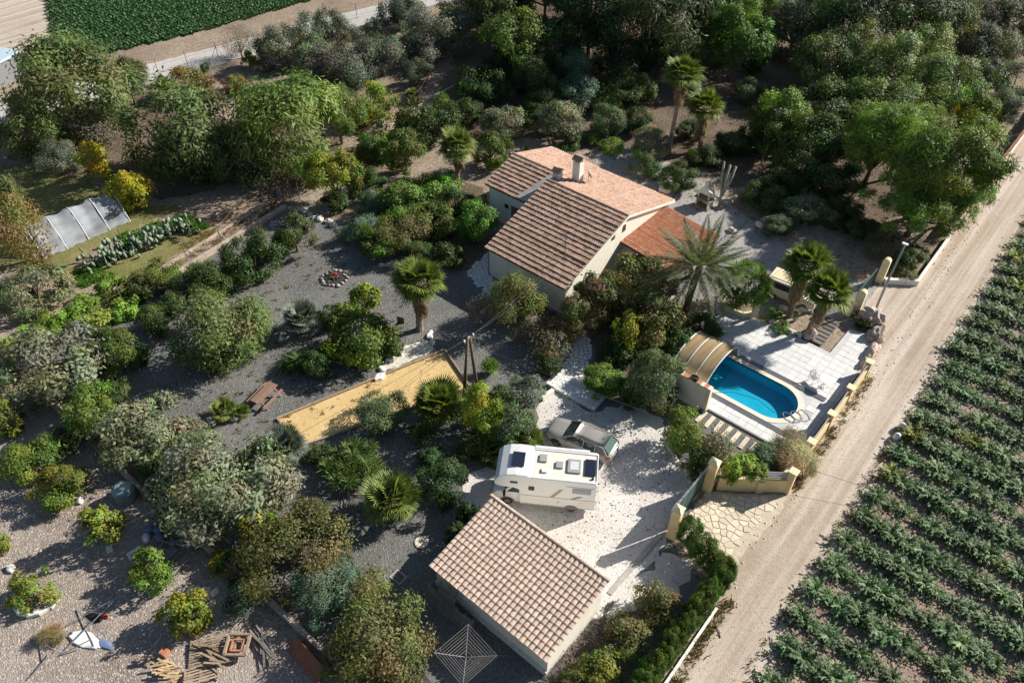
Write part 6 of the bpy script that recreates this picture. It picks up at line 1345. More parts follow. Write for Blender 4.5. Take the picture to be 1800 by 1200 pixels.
 ('garden_shrub', (-16.61, 3.82, 1.64, 2.33, 1.57), 'bright', 'bright green shrub beyond the tall fan palm'),
 ('garden_shrub', (-15.73, 7.22, 1.36, 2.6, 1.43), 'bright', 'low bright ground cover near the house wing'),
 ('round_shrub', (-8.46, 5.44, 2.02, 1.84, 1.98), 'bright', 'round bright green tree beside the house corner', 'tree'),
 ('garden_shrub', (-12.22, 4.05, 1.48, 2.17, 1.39), 'citrus', 'green bush between the fan palm and the round tree'),
 ('garden_shrub', (-13.0, 0.94, 1.65, 2.03, 1.58), 'yellowish', 'yellowish green bush above the tall fan palm'),
 ('juniper', (-16.56, -0.89, 0.95, 1.77, 0.97), 'bluish', 'spreading blue green juniper at the stone line end', 'shrub'),
 ('garden_shrub', (-13.82, -1.49, 1.2, 1.82, 1.19), 'citrus', 'green bush beside the spreading juniper'),
 ('orange_bush', (-19.35, -5.59, 1.79, 1.77, 1.84), 'dark', 'dark orange bush next to the stone line'),
 ('orange_bush', (-19.37, -9.8, 1.83, 2.3, 1.88), 'dark', 'largest dark orange bush along the pinkish wall'),
 ('orange_bush', (-20.37, -13.56, 1.25, 2.17, 1.25), 'dark', 'dark orange bush between the largest one and the feathery shrub'),
 ('orange_bush', (-19.18, -18.9, 1.17, 1.45, 1.17), 'dark', 'dark orange bush beside the feathery shrub'),
 ('orange_bush', (-20.15, -16.72, 0.89, 1.14, 0.85), 'dark', 'small dark orange bush behind the feathery shrub'),
 ('feathery_shrub', (-13.32, -16.69, 2.26, 3.28, 2.24), 'feather', 'large fine leaved green bush in the grey gravel garden', 'tree'),
 ('orange_bush', (-17.36, -22.67, 1.74, 1.53, 1.78), 'citrus', 'dark green bush in the gravel garden corner'),
 ('orange_bush', (-16.99, -21.77, 0.85, 0.74, 0.87), 'dark', 'small dark bush joined to the gravel corner bush'),
 ('fence_shrub', (-24.04, -15.55, 0.96, 1.74, 0.99), 'citrus', 'green creeper covering the wire fence'),
 ('fence_shrub', (-24.07, -17.32, 0.87, 1.17, 0.89), 'dark', 'dark creeper on the wire fence end'),
 # left edge planting
 ('almond_tree', (-35.28, -20.7, 3.0, 2.23, 2.83), 'autumn', 'half bare golden almond tree beside the net tunnel'),
 ('almond_tree', (-43.05, -18.87, 2.11, 1.31, 1.97), 'feather', 'green feathery crown behind the half bare almond tree'),
 ('grape_vine', (-29.13, -23.13, 1.4, 2.57, 1.41), 'loquat', 'olive tinted vine row below the almond tree', 'vine'),
 ('grape_vine', (-24.39, -21.55, 1.11, 2.0, 1.1), 'vine', 'bright green vine clump along the wire fence', 'vine'),
 ('grape_vine', (-25.46, -19.05, 1.03, 1.43, 1.01), 'vine', 'bright green vine clump at the prickly pear end', 'vine'),
 ('grape_vine', (-24.54, -23.83, 1.01, 1.7, 0.99), 'vine', 'bright vine clump above the grey loquat tree', 'vine'),
 ('grape_vine', (-24.17, -27.34, 1.11, 1.23, 1.1), 'vine', 'bright vine clump beside the grey loquat tree', 'vine'),
 ('loquat_tree', (-19.24, -26.08, 2.2, 3.45, 2.07), 'loquat', 'broad grey loquat tree at the gravel garden corner'),
 ('loquat_tree', (-19.29, -28.91, 1.51, 1.85, 1.31), 'loquat', 'grey loquat tree overhanging the plot wall end'),
 ('pittosporum', (-13.28, -26.43, 1.94, 1.63, 1.89), 'citrus', 'mid green bush in front of the broad loquat', 'shrub'),
 ('loquat_tree', (-9.88, -25.11, 1.65, 2.86, 1.57), 'loquat', 'grey yellow loquat tree beside the small palmetto'),
 ('garden_shrub', (-7.32, -25.24, 1.07, 1.73, 0.95), 'citrus', 'green bush between the two loquat trees'),
 ('loquat_tree', (-1.87, -24.42, 2.19, 3.73, 2.05), 'loquat', 'largest pale leaved loquat tree near the shed garden'),
 ('garden_shrub', (-6.25, -26.12, 1.0, 1.2, 0.87), 'dark', 'dark bush between the tank and the largest loquat'),
 ('yellow_shrub', (1.98, -24.77, 1.49, 1.11, 1.29), 'citrus_y', 'bright yellow green bush below the largest loquat'),
 ('yellow_shrub', (1.5, -27.3, 0.49, 0.78, 0.43), 'citrus_y', 'small yellow green bush at the plot wall'),
 ('garden_tree', (4.41, -24.57, 1.69, 2.55, 1.4), 'yellowish', 'broad olive yellow tree beside the plot wall', 'tree'),
 ('garden_tree', (3.52, -22.37, 1.11, 1.2, 0.66), 'yellowish', 'small olive yellow crown behind the broad one', 'tree'),
 ('garden_shrub', (7.74, -24.86, 1.19, 1.61, 1.07), 'bluish', 'blue green bush between the two olive yellow trees'),
 ('garden_tree', (11.69, -24.33, 1.77, 2.71, 1.49), 'yellowish', 'large olive yellow tree beside the clothes dryer', 'tree'),
 ('garden_shrub', (4.12, -27.69, 0.64, 1.06, 0.58), 'bluish', 'dark blue green bush above the scrap wood heap'),
 ('garden_shrub', (9.36, -23.02, 0.68, 0.94, 0.52), 'yellowish', 'small dry bush behind the large olive yellow tree'),
 # orchard
 ('orange_tree', (-9.91, -30.62, 1.08, 1.74, 0.95), 'fruiting', 'wide orange tree with shaded chips beside the tank'),
 ('orange_tree', (-5.19, -30.56, 1.39, 1.22, 1.29), 'fruiting', 'round orange tree beside the white slab'),
 ('orange_tree', (-13.49, -30.97, 1.24, 1.86, 1.13), 'fruiting', 'broad orange tree below the overhanging loquat'),
 ('orange_tree', (-17.59, -30.49, 1.53, 0.97, 1.45), 'fruiting', 'orange tree cut off beside the overhanging loquat'),
 ('orange_tree', (-4.62, -35.12, 0.9, 1.18, 0.87), 'fruiting', 'young orange tree inside the half ring of white stones'),
 ('orange_tree', (-8.89, -35.13, 1.0, 0.65, 0.98), 'fruiting', 'orange tree edge beside the open chip ground'),
 ('orange_tree', (-0.78, -30.21, 1.15, 1.2, 1.03), 'bright', 'loose bright green tree beside the cut stone blocks'),
 ('ball_shrub', (3.14, -30.5, 1.19, 1.33, 1.13), 'citrus_y', 'ball shaped yellow green shrub casting a round shadow'),
 ('dry_shrub', (-1.8, -35.56, 0.36, 0.61, 0.33), 'grassy', 'dry grass tuft beside the fallen metal frame'),
 # centre
 ('garden_shrub', (-8.62, -7.33, 1.47, 1.35, 1.27), 'citrus_y', 'yellow green bush beside the fire pit gravel'),
 ('orange_tree', (-5.79, -10.74, 1.93, 2.86, 1.88), 'citrus', 'dense citrus tree above the boules court'),
 ('oleander', (0.31, -13.77, 1.03, 1.64, 0.9), 'oleander', 'round grey green shrub at the edge of the boules court', 'shrub'),
 ('garden_shrub', (6.02, -10.02, 2.0, 1.63, 1.95), 'citrus_y', 'yellow green shrub beside the twin utility pole'),
 ('garden_shrub', (6.44, -6.21, 0.91, 1.25, 0.88), 'olive', 'small grey bush beside the white slab walk'),
 ('garden_shrub', (8.26, -9.39, 1.55, 1.25, 1.58), 'oleander', 'shaggy green bush at the edge of the gravel yard'),
 ('garden_shrub', (6.86, -11.87, 0.73, 1.25, 0.69), 'dark', 'dark bush in front of the motorhome cab'),
 ('conifer', (7.52, -15.63, 1.38, 1.59, 1.39), 'conifer', 'dense dark conifer bush beside the shed corner', 'shrub'),
 ('conifer', (5.02, -14.18, 0.57, 1.02, 0.56), 'conifer', 'smaller conifer bush behind the dense dark one', 'shrub'),
 ('garden_shrub', (10.27, -15.92, 0.92, 0.74, 0.94), 'dark', 'dark low shrub at the shed roof corner'),
 ('garden_shrub', (10.44, -17.35, 0.66, 0.67, 0.67), 'dark', 'dark low shrub against the shed end wall'),
 # in front of the house
 ('house_tree', (0.63, -0.41, 2.39, 1.88, 2.16), 'yellowish', 'thin olive yellow tree in front of the house wall', 'tree'),
 ('house_shrub', (-1.6, -1.49, 1.01, 1.31, 0.98), 'bare', 'bare grey bush at the house terrace'),
 ('house_shrub', (2.48, -0.94, 0.96, 1.28, 0.94), 'bare', 'bare twiggy bush below the olive yellow tree'),
 ('bougainvillea', (6.01, 8.02, 1.95, 2.67, 1.47), 'bougain', 'bougainvillea climbing over the orange porch roof', 'shrub'),
 ('bougainvillea', (5.24, 3.8, 1.93, 2.41, 1.78), 'bougain', 'pink flecked bougainvillea in front of the gable wall', 'shrub'),
 ('bougainvillea', (8.77, 4.64, 1.97, 2.61, 1.81), 'bougain', 'brown tinted bougainvillea beside the date palm', 'shrub'),
 ('house_shrub', (9.02, 2.67, 1.78, 1.32, 1.61), 'citrus_y', 'upright yellow green shrub in the bougainvillea bed'),
 ('house_shrub', (4.7, 0.98, 1.81, 1.6, 1.75), 'bougain', 'shaded mixed shrub at the house corner'),
 ('house_shrub', (4.83, -1.52, 1.08, 1.41, 1.07), 'twiggy', 'dry twiggy shrub beside the curved walk'),
 ('house_shrub', (8.71, 1.62, 0.81, 1.41, 0.78), 'dark', 'dark shrub between the curved walk and the bougainvillea'),
 ('house_shrub', (2.05, 4.53, 0.75, 1.08, 0.59), 'bougain', 'small pink flecked shrub under the house eave'),
 ('juniper', (9.88, -1.66, 0.86, 1.67, 0.92), 'bright', 'low green juniper beside the white slab walk', 'shrub'),
 ('house_shrub', (6.06, -3.04, 0.71, 0.89, 0.72), 'dark', 'low dark shrub at the bend of the curved walk'),
 ('oleander', (13.36, -0.6, 2.39, 1.83, 2.27), 'oleander', 'big grey oleander beside the pump house wall', 'shrub'),
 ('oleander', (12.25, -1.49, 1.1, 1.09, 1.09), 'dark', 'dark shrub below the big grey oleander', 'shrub'),
 ('yard_shrub', (17.05, -2.69, 1.61, 1.53, 1.53), 'citrus', 'rounded green bush inside the stone curb by the pump wall'),
 ('yard_shrub', (19.05, -2.53, 1.47, 1.22, 1.38), 'twiggy', 'dry twiggy bush beside the pool sleepers'),
 ('yard_shrub', (18.61, -3.93, 1.02, 1.0, 1.0), 'dark', 'dark bush behind the tall gate pillar'),
 ('wall_creeper', (20.5, -3.42, 1.49, 0.7, 0.86), 'vine', 'green creeper beside the gate pillar on the yellow entrance wall', 'creeper'),
 ('wall_creeper', (20.99, -2.38, 1.33, 0.85, 0.47), 'vine', 'green creeper over the middle of the yellow entrance wall', 'creeper'),
 ('wall_creeper', (21.89, -2.12, 1.38, 0.56, 0.31), 'vine', 'creeper tips reaching the louvres of the entrance wall', 'creeper'),
 ('pampas_grass', (22.58, 0.62, 0.87, 1.52, 0.84), 'grassy', 'straw coloured ornamental grass behind the yellow wall corner', 'grass'),
 ('pampas_grass', (21.58, -0.42, 0.65, 1.09, 0.6), 'oleander', 'grey green spiky shrub behind the entrance wall louvres', 'shrub'),
 ('patio_shrub', (12.42, 7.82, 0.78, 1.45, 0.8), 'dark', 'low dark shrub behind the arched pool cover'),
 ('patio_shrub', (12.01, 4.81, 0.94, 1.25, 0.92), 'dark', 'dark shrub between oleander and pool cover'),
 ('patio_shrub', (15.53, 12.9, 0.41, 0.66, 0.42), 'bright', 'small bright green mound in the patio bed'),
 ('patio_shrub', (16.62, 12.08, 0.37, 0.69, 0.38), 'bright', 'second bright green mound at the patio bed edge'),
 ('patio_shrub', (21.12, 16.81, 0.46, 0.87, 0.48), 'dark', 'dark shrub tucked below the entrance boulders'),
 # undergrowth that closes the planting
 ('garden_shrub', (-6.47, -13.63, 0.91, 1.21, 0.88), 'dark', 'dark shrub between the yucca clump and the citrus tree'),
 ('garden_shrub', (-3.85, -8.93, 0.79, 0.91, 0.75), 'citrus', 'green shrub joined to the dense citrus tree'),
 ('garden_shrub', (-9.89, -9.74, 0.91, 1.04, 0.88), 'dark', 'dark shrub between silvery palm and citrus tree'),
 ('garden_shrub', (-12.72, 7.05, 1.21, 1.83, 1.21), 'dark', 'dark shrub close to the house wing wall'),
 ('garden_shrub', (-10.82, 0.21, 0.97, 1.43, 0.95), 'dark', 'dark shrub behind the tall fan palm crown'),
 ('garden_shrub', (-7.66, 1.05, 1.16, 1.31, 1.16), 'dark', 'dark shrub at the edge of the house terrace'),
 ('garden_shrub', (-18.31, 2.24, 1.23, 1.53, 1.23), 'bluish', 'blue green shrub near the garden path'),
 ('garden_shrub', (-21.72, 0.77, 0.81, 1.24, 0.77), 'dark', 'dark undergrowth below the forked small tree'),
 ('garden_shrub', (3.24, -9.75, 0.99, 1.24, 0.86), 'citrus', 'green bush between low fan palm and yellow green shrub'),
 ('garden_shrub', (5.51, -7.65, 0.86, 1.01, 0.83), 'citrus', 'green bush behind the shaggy yard bush'),
 ('garden_shrub', (8.72, -11.05, 0.6, 1.09, 0.6), 'dark', 'dark ground shrub beside the motorhome nose'),
 ('garden_shrub', (-0.33, -18.72, 0.54, 0.95, 0.54), 'dark', 'dark shrub between silvery palm and yucca clump'),
 ('garden_shrub', (-7.45, -23.21, 0.78, 1.26, 0.73), 'loquat', 'small loquat shrub beside the silvery palm'),
 ('garden_shrub', (-2.7, -26.65, 0.81, 1.36, 0.78), 'loquat', 'low loquat growth at the plot wall'),
 ('garden_shrub', (2.66, -26.45, 0.69, 1.16, 0.64), 'yellowish', 'olive yellow shrub at the foot of the broad tree'),
 ('garden_shrub', (7.07, -23.11, 0.62, 1.03, 0.57), 'bluish', 'blue green shrub behind the large olive yellow tree'),
 ('garden_shrub', (11.34, -26.35, 0.69, 1.17, 0.64), 'yellowish', 'olive yellow shrub at the plot wall end'),
 ('garden_shrub', (13.62, -24.88, 0.85, 1.28, 0.7), 'yellowish', 'dry olive yellow shrub beside the clothes dryer'),
 ('garden_shrub', (-24.86, -25.38, 0.87, 1.52, 0.83), 'vine', 'vine shoots between the two loquat trees'),
 ('garden_shrub', (-23.1, -19.39, 0.7, 1.14, 0.7), 'vine', 'vine shoots at the end of the fence creeper'),
 ('garden_shrub', (-15.16, -24.48, 0.76, 1.18, 0.72), 'dark', 'dark shrub below the gravel corner bush'),
 ('garden_shrub', (-13.86, -28.01, 0.74, 1.27, 0.7), 'dark', 'dark shrub behind the plot wall near the mesh fence'),
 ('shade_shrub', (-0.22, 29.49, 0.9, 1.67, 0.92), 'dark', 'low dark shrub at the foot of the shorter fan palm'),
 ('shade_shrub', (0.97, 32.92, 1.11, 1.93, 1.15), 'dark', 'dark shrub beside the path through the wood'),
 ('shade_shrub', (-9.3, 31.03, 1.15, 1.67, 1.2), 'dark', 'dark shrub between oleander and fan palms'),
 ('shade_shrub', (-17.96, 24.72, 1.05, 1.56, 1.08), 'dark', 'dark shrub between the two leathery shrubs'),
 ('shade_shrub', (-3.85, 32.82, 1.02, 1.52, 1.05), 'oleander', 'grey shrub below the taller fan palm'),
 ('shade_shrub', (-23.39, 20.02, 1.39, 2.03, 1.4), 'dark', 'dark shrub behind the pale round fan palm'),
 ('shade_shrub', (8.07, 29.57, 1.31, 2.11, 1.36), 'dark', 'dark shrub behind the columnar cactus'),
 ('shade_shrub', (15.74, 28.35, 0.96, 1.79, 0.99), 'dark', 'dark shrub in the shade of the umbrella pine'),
 ('shade_shrub', (10.74, 23.31, 0.77, 1.49, 0.82), 'oleander', 'low grey shrub beside the drive below the wood'),
 ('acacia_tree', (-33.68, -2.02, 2.49, 2.69, 2.27), 'feather', 'feathery crown between the acacia and the pepper tree'),
 ('acacia_tree', (-51.64, -11.93, 2.63, 2.8, 2.53), 'feather', 'feathery low crown under the hut side of the largest tree'),
 ('acacia_tree', (-30.34, -0.13, 1.7, 2.69, 1.63), 'twiggy', 'twiggy undergrowth below the drooping pepper tree'),
 # by the shed and the track
 ('bush', (21.87, -13.63, 1.27, 1.16, 1.16), 'yellowish', 'olive green bush at the end of the brushwood heap', 'shrub'),
 ('bush', (21.53, -16.12, 0.93, 1.13, 0.79), 'yellowish', 'yellow green bush between brushwood and hedge', 'shrub'),
 ('bush', (21.58, -18.12, 0.78, 1.04, 0.63), 'citrus_y', 'yellow green bush beside the shed end', 'shrub'),
 ('bush', (20.82, -19.48, 0.48, 0.75, 0.41), 'yellowish', 'small bush below the shed eave corner', 'shrub'),
]
for row in PLANTS:
    name, pl, sp, label = row[:4]
    plant(name, pl, sp, label, row[4] if len(row) > 4 else None, None, 1.0, 'pale_bark' if sp in ('olive', 'autumn', 'bare', 'gumleaf', 'twiggy') else 'bark')

# cypress hedge: single trees set close together
HEDGE = [((20.8, -8.47, 1.1, 0.73, 1.09), 'cypress beside the square gate pillar'), ((22.85, -9.21, 0.99, 0.64, 0.96), 'third cypress from the square gate pillar'), ((21.96, -8.98, 1.13, 0.75, 1.12), 'second cypress from the square gate pillar'), ((23.59, -9.47, 1.06, 0.7, 1.05), 'rounded cypress at the apron end of the clipped hedge')]
for i in range(15):
    HEDGE.append(((23.65 + .05*math.sin(i*2), -9.6 - i*.62, 1.2, .56, 1.25), 'clipped cypress in the dense hedge along the white kerb'))
for i, (pl, lb) in enumerate(HEDGE):
    plant('hedge_cypress', pl, 'cypress', lb, 'cypress', 'cypress hedge along the track')
# brushwood heap against the shed
rng = random.Random(91); br = MB()
for k in range(420):
    t = rng.random(); x = 19.75 + rng.random()*1.5*(1 - .4*t); y = -15.8 - t*4.6; z = rng.random()*.5*(1 - abs(x - 20.3)/1.4); a = rng.uniform(0, 6.3); l_ = rng.uniform(.3, .8)
    br.tube([(x, y, z), (x + l_*math.cos(a), y + l_*math.sin(a), z + rng.uniform(.0, .3))], .016, 3, False)
o = br.build('brushwood', M['brush']); tag(o, 'heap of dry brown brushwood along the shed end wall', 'brushwood', kind='stuff')

# ---------------------------------------------------------------- palms, yuccas, cacti
def tri_fan_frond(seed, rad, pet, cols, n=26, spread=115, droop=.35, width=.11):
    """fan palm leaf: stalk along +x, blade of pointed segments"""
    g = np.random.default_rng(seed); P, A, B, T, C = [], [], [], [], []
    def add(p, a, b, t, c): P.append(p); A.append(a); B.append(b); T.append(t); C.append(c)
    base = np.array([pet, 0, -.06*pet]); stalk = np.array([.20, .20, .06])
    for s in (-1, 1): add(np.zeros(3), np.array([pet*.5, s*.03, .02]), np.array([pet*.5, 0, .035]), base, stalk)
    cl = np.array(cols)
    for i in range(n):
        a = math.radians(-spread + 2*spread*i/(n - 1)); r = rad*(1 - .25*abs(a)/2.2)*g.uniform(.88, 1.08)
        d = np.array([math.cos(a), math.sin(a), 0]); s = np.array([-math.sin(a), math.cos(a), 0]); w = width*rad*.72
        fold = .10*rad*(1 if i % 2 else -1)*.5
        mid = base + d*r*.46 + np.array([0, 0, -droop*.18*r + fold*.4]); tip = base + d*r*.97 + np.array([0, 0, -droop*r*(.55 + .4*g.random())])
        c = cl[g.integers(len(cl))]*g.uniform(.8, 1.2)
        add(base, mid + s*w, mid - s*w, mid + d*r*.12, c); add(mid - d*.04, mid + d*r*.12 + s*w*.55, mid + d*r*.12 - s*w*.55, tip, c)
    return leaf_mesh('frond', *[np.array(k) for k in (P, A, B, T, C)])

def feather_frond(seed, ln, cols, bend=1.0, pairs=44, leaf=.62):
    g = np.random.default_rng(seed); P, A, B, T, C = [], [], [], [], []; cl = np.array(cols)
    def rach(t):
        a = 1.15*bend*t**1.5; return np.array([ln*t*(1 - .22*bend*t), 0, -ln*.5*bend*t*t])
    for i in range(12):
        p, q = rach(i/12), rach((i + 1)/12); w = .035*(1 - i/13); m = (p + q)/2
        P.append(p); T.append(q); A.append(m + np.array([0, w, .0])); B.append(m + np.array([0, -w, 0])); C.append(np.array([.20, .19, .09]))
    for i in range(pairs):
        t = .12 + .88*i/pairs; p = rach(t); tang = rach(min(1, t + .03)) - p; tang /= np.linalg.norm(tang)
        for s in (-1, 1):
            l_ = leaf*math.sin(math.pi*min(1, .25 + .72*t))*g.uniform(.85, 1.15); d = tang*.75 + np.array([0, s*.85, .15 - .35*g.random()]); d /= np.linalg.norm(d)
            side = tang*.032 + np.array([0, 0, .006]); m = p + d*l_*.5
            P.append(p); A.append(m + side); B.append(m - side); T.append(p + d*l_ + np.array([0, 0, -.12*l_])); C.append(cl[g.integers(len(cl))]*g.uniform(.8, 1.2))
    return leaf_mesh('frond', *[np.array(k) for k in (P, A, B, T, C)])

def rosette(seed, n, ln, w, cols, low=-.5, name='leaf_rosette'):
    g = np.random.default_rng(seed); P, A, B, T, C = [], [], [], [], []; cl = np.array(cols)
    for i in range(n):
        az = 2.39996*i + g.normal()*.15; el = math.asin(low + (1 - low)*(i + .5)/n*.97); l_ = ln*g.uniform(.8, 1.1)
        d = np.array([math.cos(az)*math.cos(el), math.sin(az)*math.cos(el), math.sin(el)]); s = np.array([-math.sin(az), math.cos(az), 0])
        m = d*l_*.5 + np.array([0, 0, .02]); tip = d*l_ + np.array([0, 0, -.14*l_*math.cos(el)])
        c = cl[g.integers(len(cl))]*g.uniform(.8, 1.2)
        P.append(d*.03); A.append(m + s*w); B.append(m - s*w); T.append(tip); C.append(c)
    return leaf_mesh(name, *[np.array(k) for k in (P, A, B, T, C)])

GREEN_FAN = [(.10, .15, .022), (.14, .20, .035), (.19, .24, .06)]
LIGHT_FAN = [(.16, .22, .04), (.21, .27, .07), (.27, .31, .11)]
BLUE_FAN = [(.13, .16, .13), (.18, .21, .18), (.24, .27, .23)]
DEAD_FAN = [(.22, .16, .10), (.30, .22, .14), (.17, .12, .08)]
FAN = {}
def fans(key, cols, rad, pet):
    if key not in FAN: FAN[key] = [tri_fan_frond(500 + i + len(FAN)*7, rad, pet, cols, 24, 98, dr) for i, dr in enumerate((.14, .32, .55))]
    return FAN[key]

def fan_palm(name, base, top, n, scale, key, cols, label, trunk_r=.2, skirt=0, rad=1.0, pet=.85, low=-.45):
    bx, by = base; root = empty(name, (bx, by, 0), 0, label, 'palm', None); fm = fans(key, cols, rad, pet); rng = random.Random(int(abs(bx*37 + by*11))); scale *= (1.18 if top[2] > 2 else 1.25); n = int(n*1.2); low = -.22 if top[2] > 2 else -.02
    tx, ty, tz = top[0] - bx, top[1] - by, top[2]
    if tz > .4:
        b = MB(); k = max(4, int(tz/.25)); pts = [(tx*(i/k)**1.3, ty*(i/k)**1.3, tz*i/k - (.05 if i == 0 else 0)) for i in range(k + 1)]
        b.tube(pts, [trunk_r*(1.35 if i == 0 else 1.0 + .08*(i % 2))*(1 - .25*i/k) for i in range(k + 1)], 9); b.build('trunk', M['palm_bark'], root)
    for i in range(n):
        f = (i + .5)/n; el = math.asin(low + (1 - low)*(f**.8)); az = 2.39996*i + rng.uniform(-.2, .2); s = scale*rng.uniform(.85, 1.1)
        me = (fm[2] if f < .33 else (fm[1] if f < .7 else fm[0])) if tz > 2 else (fm[1] if f < .4 else fm[0])
        link('frond', me, root, (tx, ty, tz), (rng.uniform(-.3, .3), -el, az), (s, s, s))
    for i in range(9):                                  # young upright leaves in the heart
        s = scale*rng.uniform(.55, .75); link('frond', fm[0], root, (tx, ty, tz + .05), (rng.uniform(-.4, .4), -R(rng.uniform(48, 84)), 2.39996*i + .5), (s, s, s))
    if skirt:
        dm = fans('dead' + key, DEAD_FAN, rad, pet)
        for i in range(skirt):
            az = 2.39996*i; z = tz - .1 - 1.75*(i/skirt)*min(1.0, tz/4.6); s = scale*rng.uniform(.7, 1.0)
            link('dead_frond', dm[2], root, (tx*.98, ty*.98, z), (rng.uniform(-.4, .4), R(58 + 20*rng.random()), az), (s, s*.7, s))
    return root

fan_palm('fan_palm', (-4.35, -5.75), (-4.15, -5.55, 4.6), 34, 1.0, 'green', GREEN_FAN, 'tall fan palm with brown skirt beside the gravel garden', .27, 30)
fan_palm('fan_palm', (-15.9, 10.7), (-15.85, 10.8, 4.2), 34, 1.0, 'light', LIGHT_FAN, 'pale round fan palm beyond the house wing', .22, 8)
fan_palm('fan_palm', (-4.0, 29.0), (-3.85, 29.1, 8.2), 30, 1.0, 'green', GREEN_FAN, 'taller fan palm of the pair behind the house', .22, 18)
fan_palm('fan_palm', (-1.9, 31.5), (-2.1, 31.4, 4.6), 32, 1.0, 'green', GREEN_FAN, 'shorter fan palm of the pair behind the house', .24, 22)
fan_palm('fan_palm', (16.5, 13.8), (16.4, 14.0, 4.9), 32, .98, 'green', GREEN_FAN, 'fan palm over the parked van beside the patio', .2, 16)
fan_palm('fan_palm', (18.3, 13.2), (18.75, 13.0, 4.3), 32, .92, 'green', GREEN_FAN, 'fan palm with hanging brown skirt next to the patio steps', .2, 22)
p = (3.04, -11.18, 1.2); fan_palm('fan_palm', (p[0], p[1]), (p[0], p[1], 1.3), 30, .95, 'green', GREEN_FAN, 'low fan palm beside the twin utility pole', .22, 6)
p = (6.29, -18.33, 1.4); fan_palm('fan_palm', (p[0], p[1]), (p[0], p[1], 1.3), 32, .9, 'light', LIGHT_FAN, 'low light green fan palm on grey gravel near the shed', .2, 0, low=-.25)
p = (-10.96, -11.49, 0.9); fan_palm('blue_palm', (p[0], p[1]), (p[0], p[1], 1.0), 30, .78, 'blue', BLUE_FAN, 'silvery blue fan palm between fire pit and citrus tree', .2, 8)
p = (-2.32, -19.98, 0.7); fan_palm('blue_palm', (p[0], p[1]), (p[0], p[1], .7), 30, .80, 'blue', BLUE_FAN, 'silvery fan palm at the corner of the boules court', .2, 10)
p = (-8.2, -20.51, 0.4); fan_palm('palmetto', (p[0], p[1]), (p[0], p[1], .5), 22, .48, 'light', LIGHT_FAN, 'small light palmetto beside the picnic table', .1, 5)
p = (-7.35, -19.67, 0.3); fan_palm('palmetto', (p[0], p[1]), (p[0], p[1], .35), 16, .32, 'green', GREEN_FAN, 'tiny palmetto between the small palmetto and picnic table', .08, 0)
p = (8.83, -8.9, 0.4); fan_palm('palmetto', (p[0], p[1]), (p[0], p[1], .4), 24, .6, 'green', GREEN_FAN, 'palmetto at the edge of the yard behind the car', .1, 0)
p = (7.75, -11.06, 0.4); fan_palm('palmetto', (p[0], p[1]), (p[0], p[1], .4), 24, .6, 'green', GREEN_FAN, 'palmetto in the bed beside the motorhome', .1, 0)
p = (-31.9, 20.3, 0.5); fan_palm('palmetto', (p[0], p[1]), (p[0], p[1], .5), 18, .5, 'green', GREEN_FAN, 'palmetto in shade beside the kerb wall', .1, 0)
# date palm
DATE = [feather_frond(700 + i, 3.7, [(.07, .10, .045), (.10, .13, .065), (.14, .165, .095)], bd) for i, bd in enumerate((.35, .7, 1.05))]
dp_ = empty('date_palm', (9.95, 9.3, 0), 0, 'arching grey green date palm beside the orange porch roof', 'palm')
b = MB(); k = 14; b.tube([(.25*(i/k)**1.5, .35*(i/k)**1.5, 4.2*i/k) for i in range(k + 1)], [.26*(1.2 if i == 0 else 1 + .07*(i % 2)) for i in range(k + 1)], 9); b.build('trunk', M['bark'], dp_)
rng = random.Random(14)
for i in range(54):
    f = (i + .5)/54; el = math.asin(-.34 + 1.26*f); link('frond', DATE[2] if f < .35 else DATE[1] if f < .7 else DATE[0], dp_, (.25, .35, 4.2), (rng.uniform(-.3, .3), -el - .1, 2.39996*i), (s_ := rng.uniform(1.1, 1.35), s_, s_))
# yuccas and the dragon tree
YM = [rosette(800 + i, 64, .78, .038, [(.05, .10, .02), (.09, .15, .035), (.14, .21, .06)]) for i in range(3)]
YG = [rosette(810 + i, 70, .60, .028, [(.08, .15, .02), (.11, .20, .028), (.15, .25, .045)]) for i in range(2)]
YB = [rosette(820 + i, 60, .55, .026, [(.06, .09, .045), (.09, .12, .06), (.12, .15, .08)]) for i in range(2)]
def yucca(name, px, spread, heads, hz, ms, label, sc=1.0):
    root = empty(name, (px[0], px[1], 0), 0, label, 'yucca'); rng = random.Random(int(abs(px[0]*91 + px[1]*17)))
    st = MB()
    for i in range(heads):
        a = 2.39996*i; r_ = spread*math.sqrt((i + .3)/heads); z = hz*rng.uniform(.55, 1.1)*(1 - .25*r_/max(.1, spread)); p = (r_*math.cos(a), r_*math.sin(a), z)
        link('leaf_rosette', rng.choice(ms), root, p, (rng.uniform(-.3, .3) + .3*math.sin(a), rng.uniform(-.3, .3) + .3*math.cos(a), rng.uniform(0, 6)), (k := sc*rng.uniform(.85, 1.15), k, k))
        st.tube([(r_*.2*math.cos(a), r_*.2*math.sin(a), -.03), (p[0]*.8, p[1]*.8, z*.6), p], [.07, .06, .05], 6)
    st.build('stems', M['pale_bark'], root)
yucca('yucca', (2.18, -17.94, 1.0), 1.75, 24, 1.5, YM, 'wide many headed yucca clump beside the boules court', 1.0)
yucca('yucca', (-8.07, -14.36, 0.6), .85, 8, .9, YM, 'yucca clump between picnic table and citrus tree', .95)
yucca('yucca', (2.82, -5.68, 0.9), .45, 8, 1.2, YG, 'bright upright yucca behind the twin utility pole', .85)
yucca('yucca', (-27.45, 20.35, 1.5), .9, 9, 2.0, YG, 'bright yucca lit by sun behind the dark shrub mass', 1.1)
yucca('yucca', (-28.45, 24.53, 1.5), .6, 6, 2.0, YG, 'second bright yucca further into the shaded wood', 1.0)
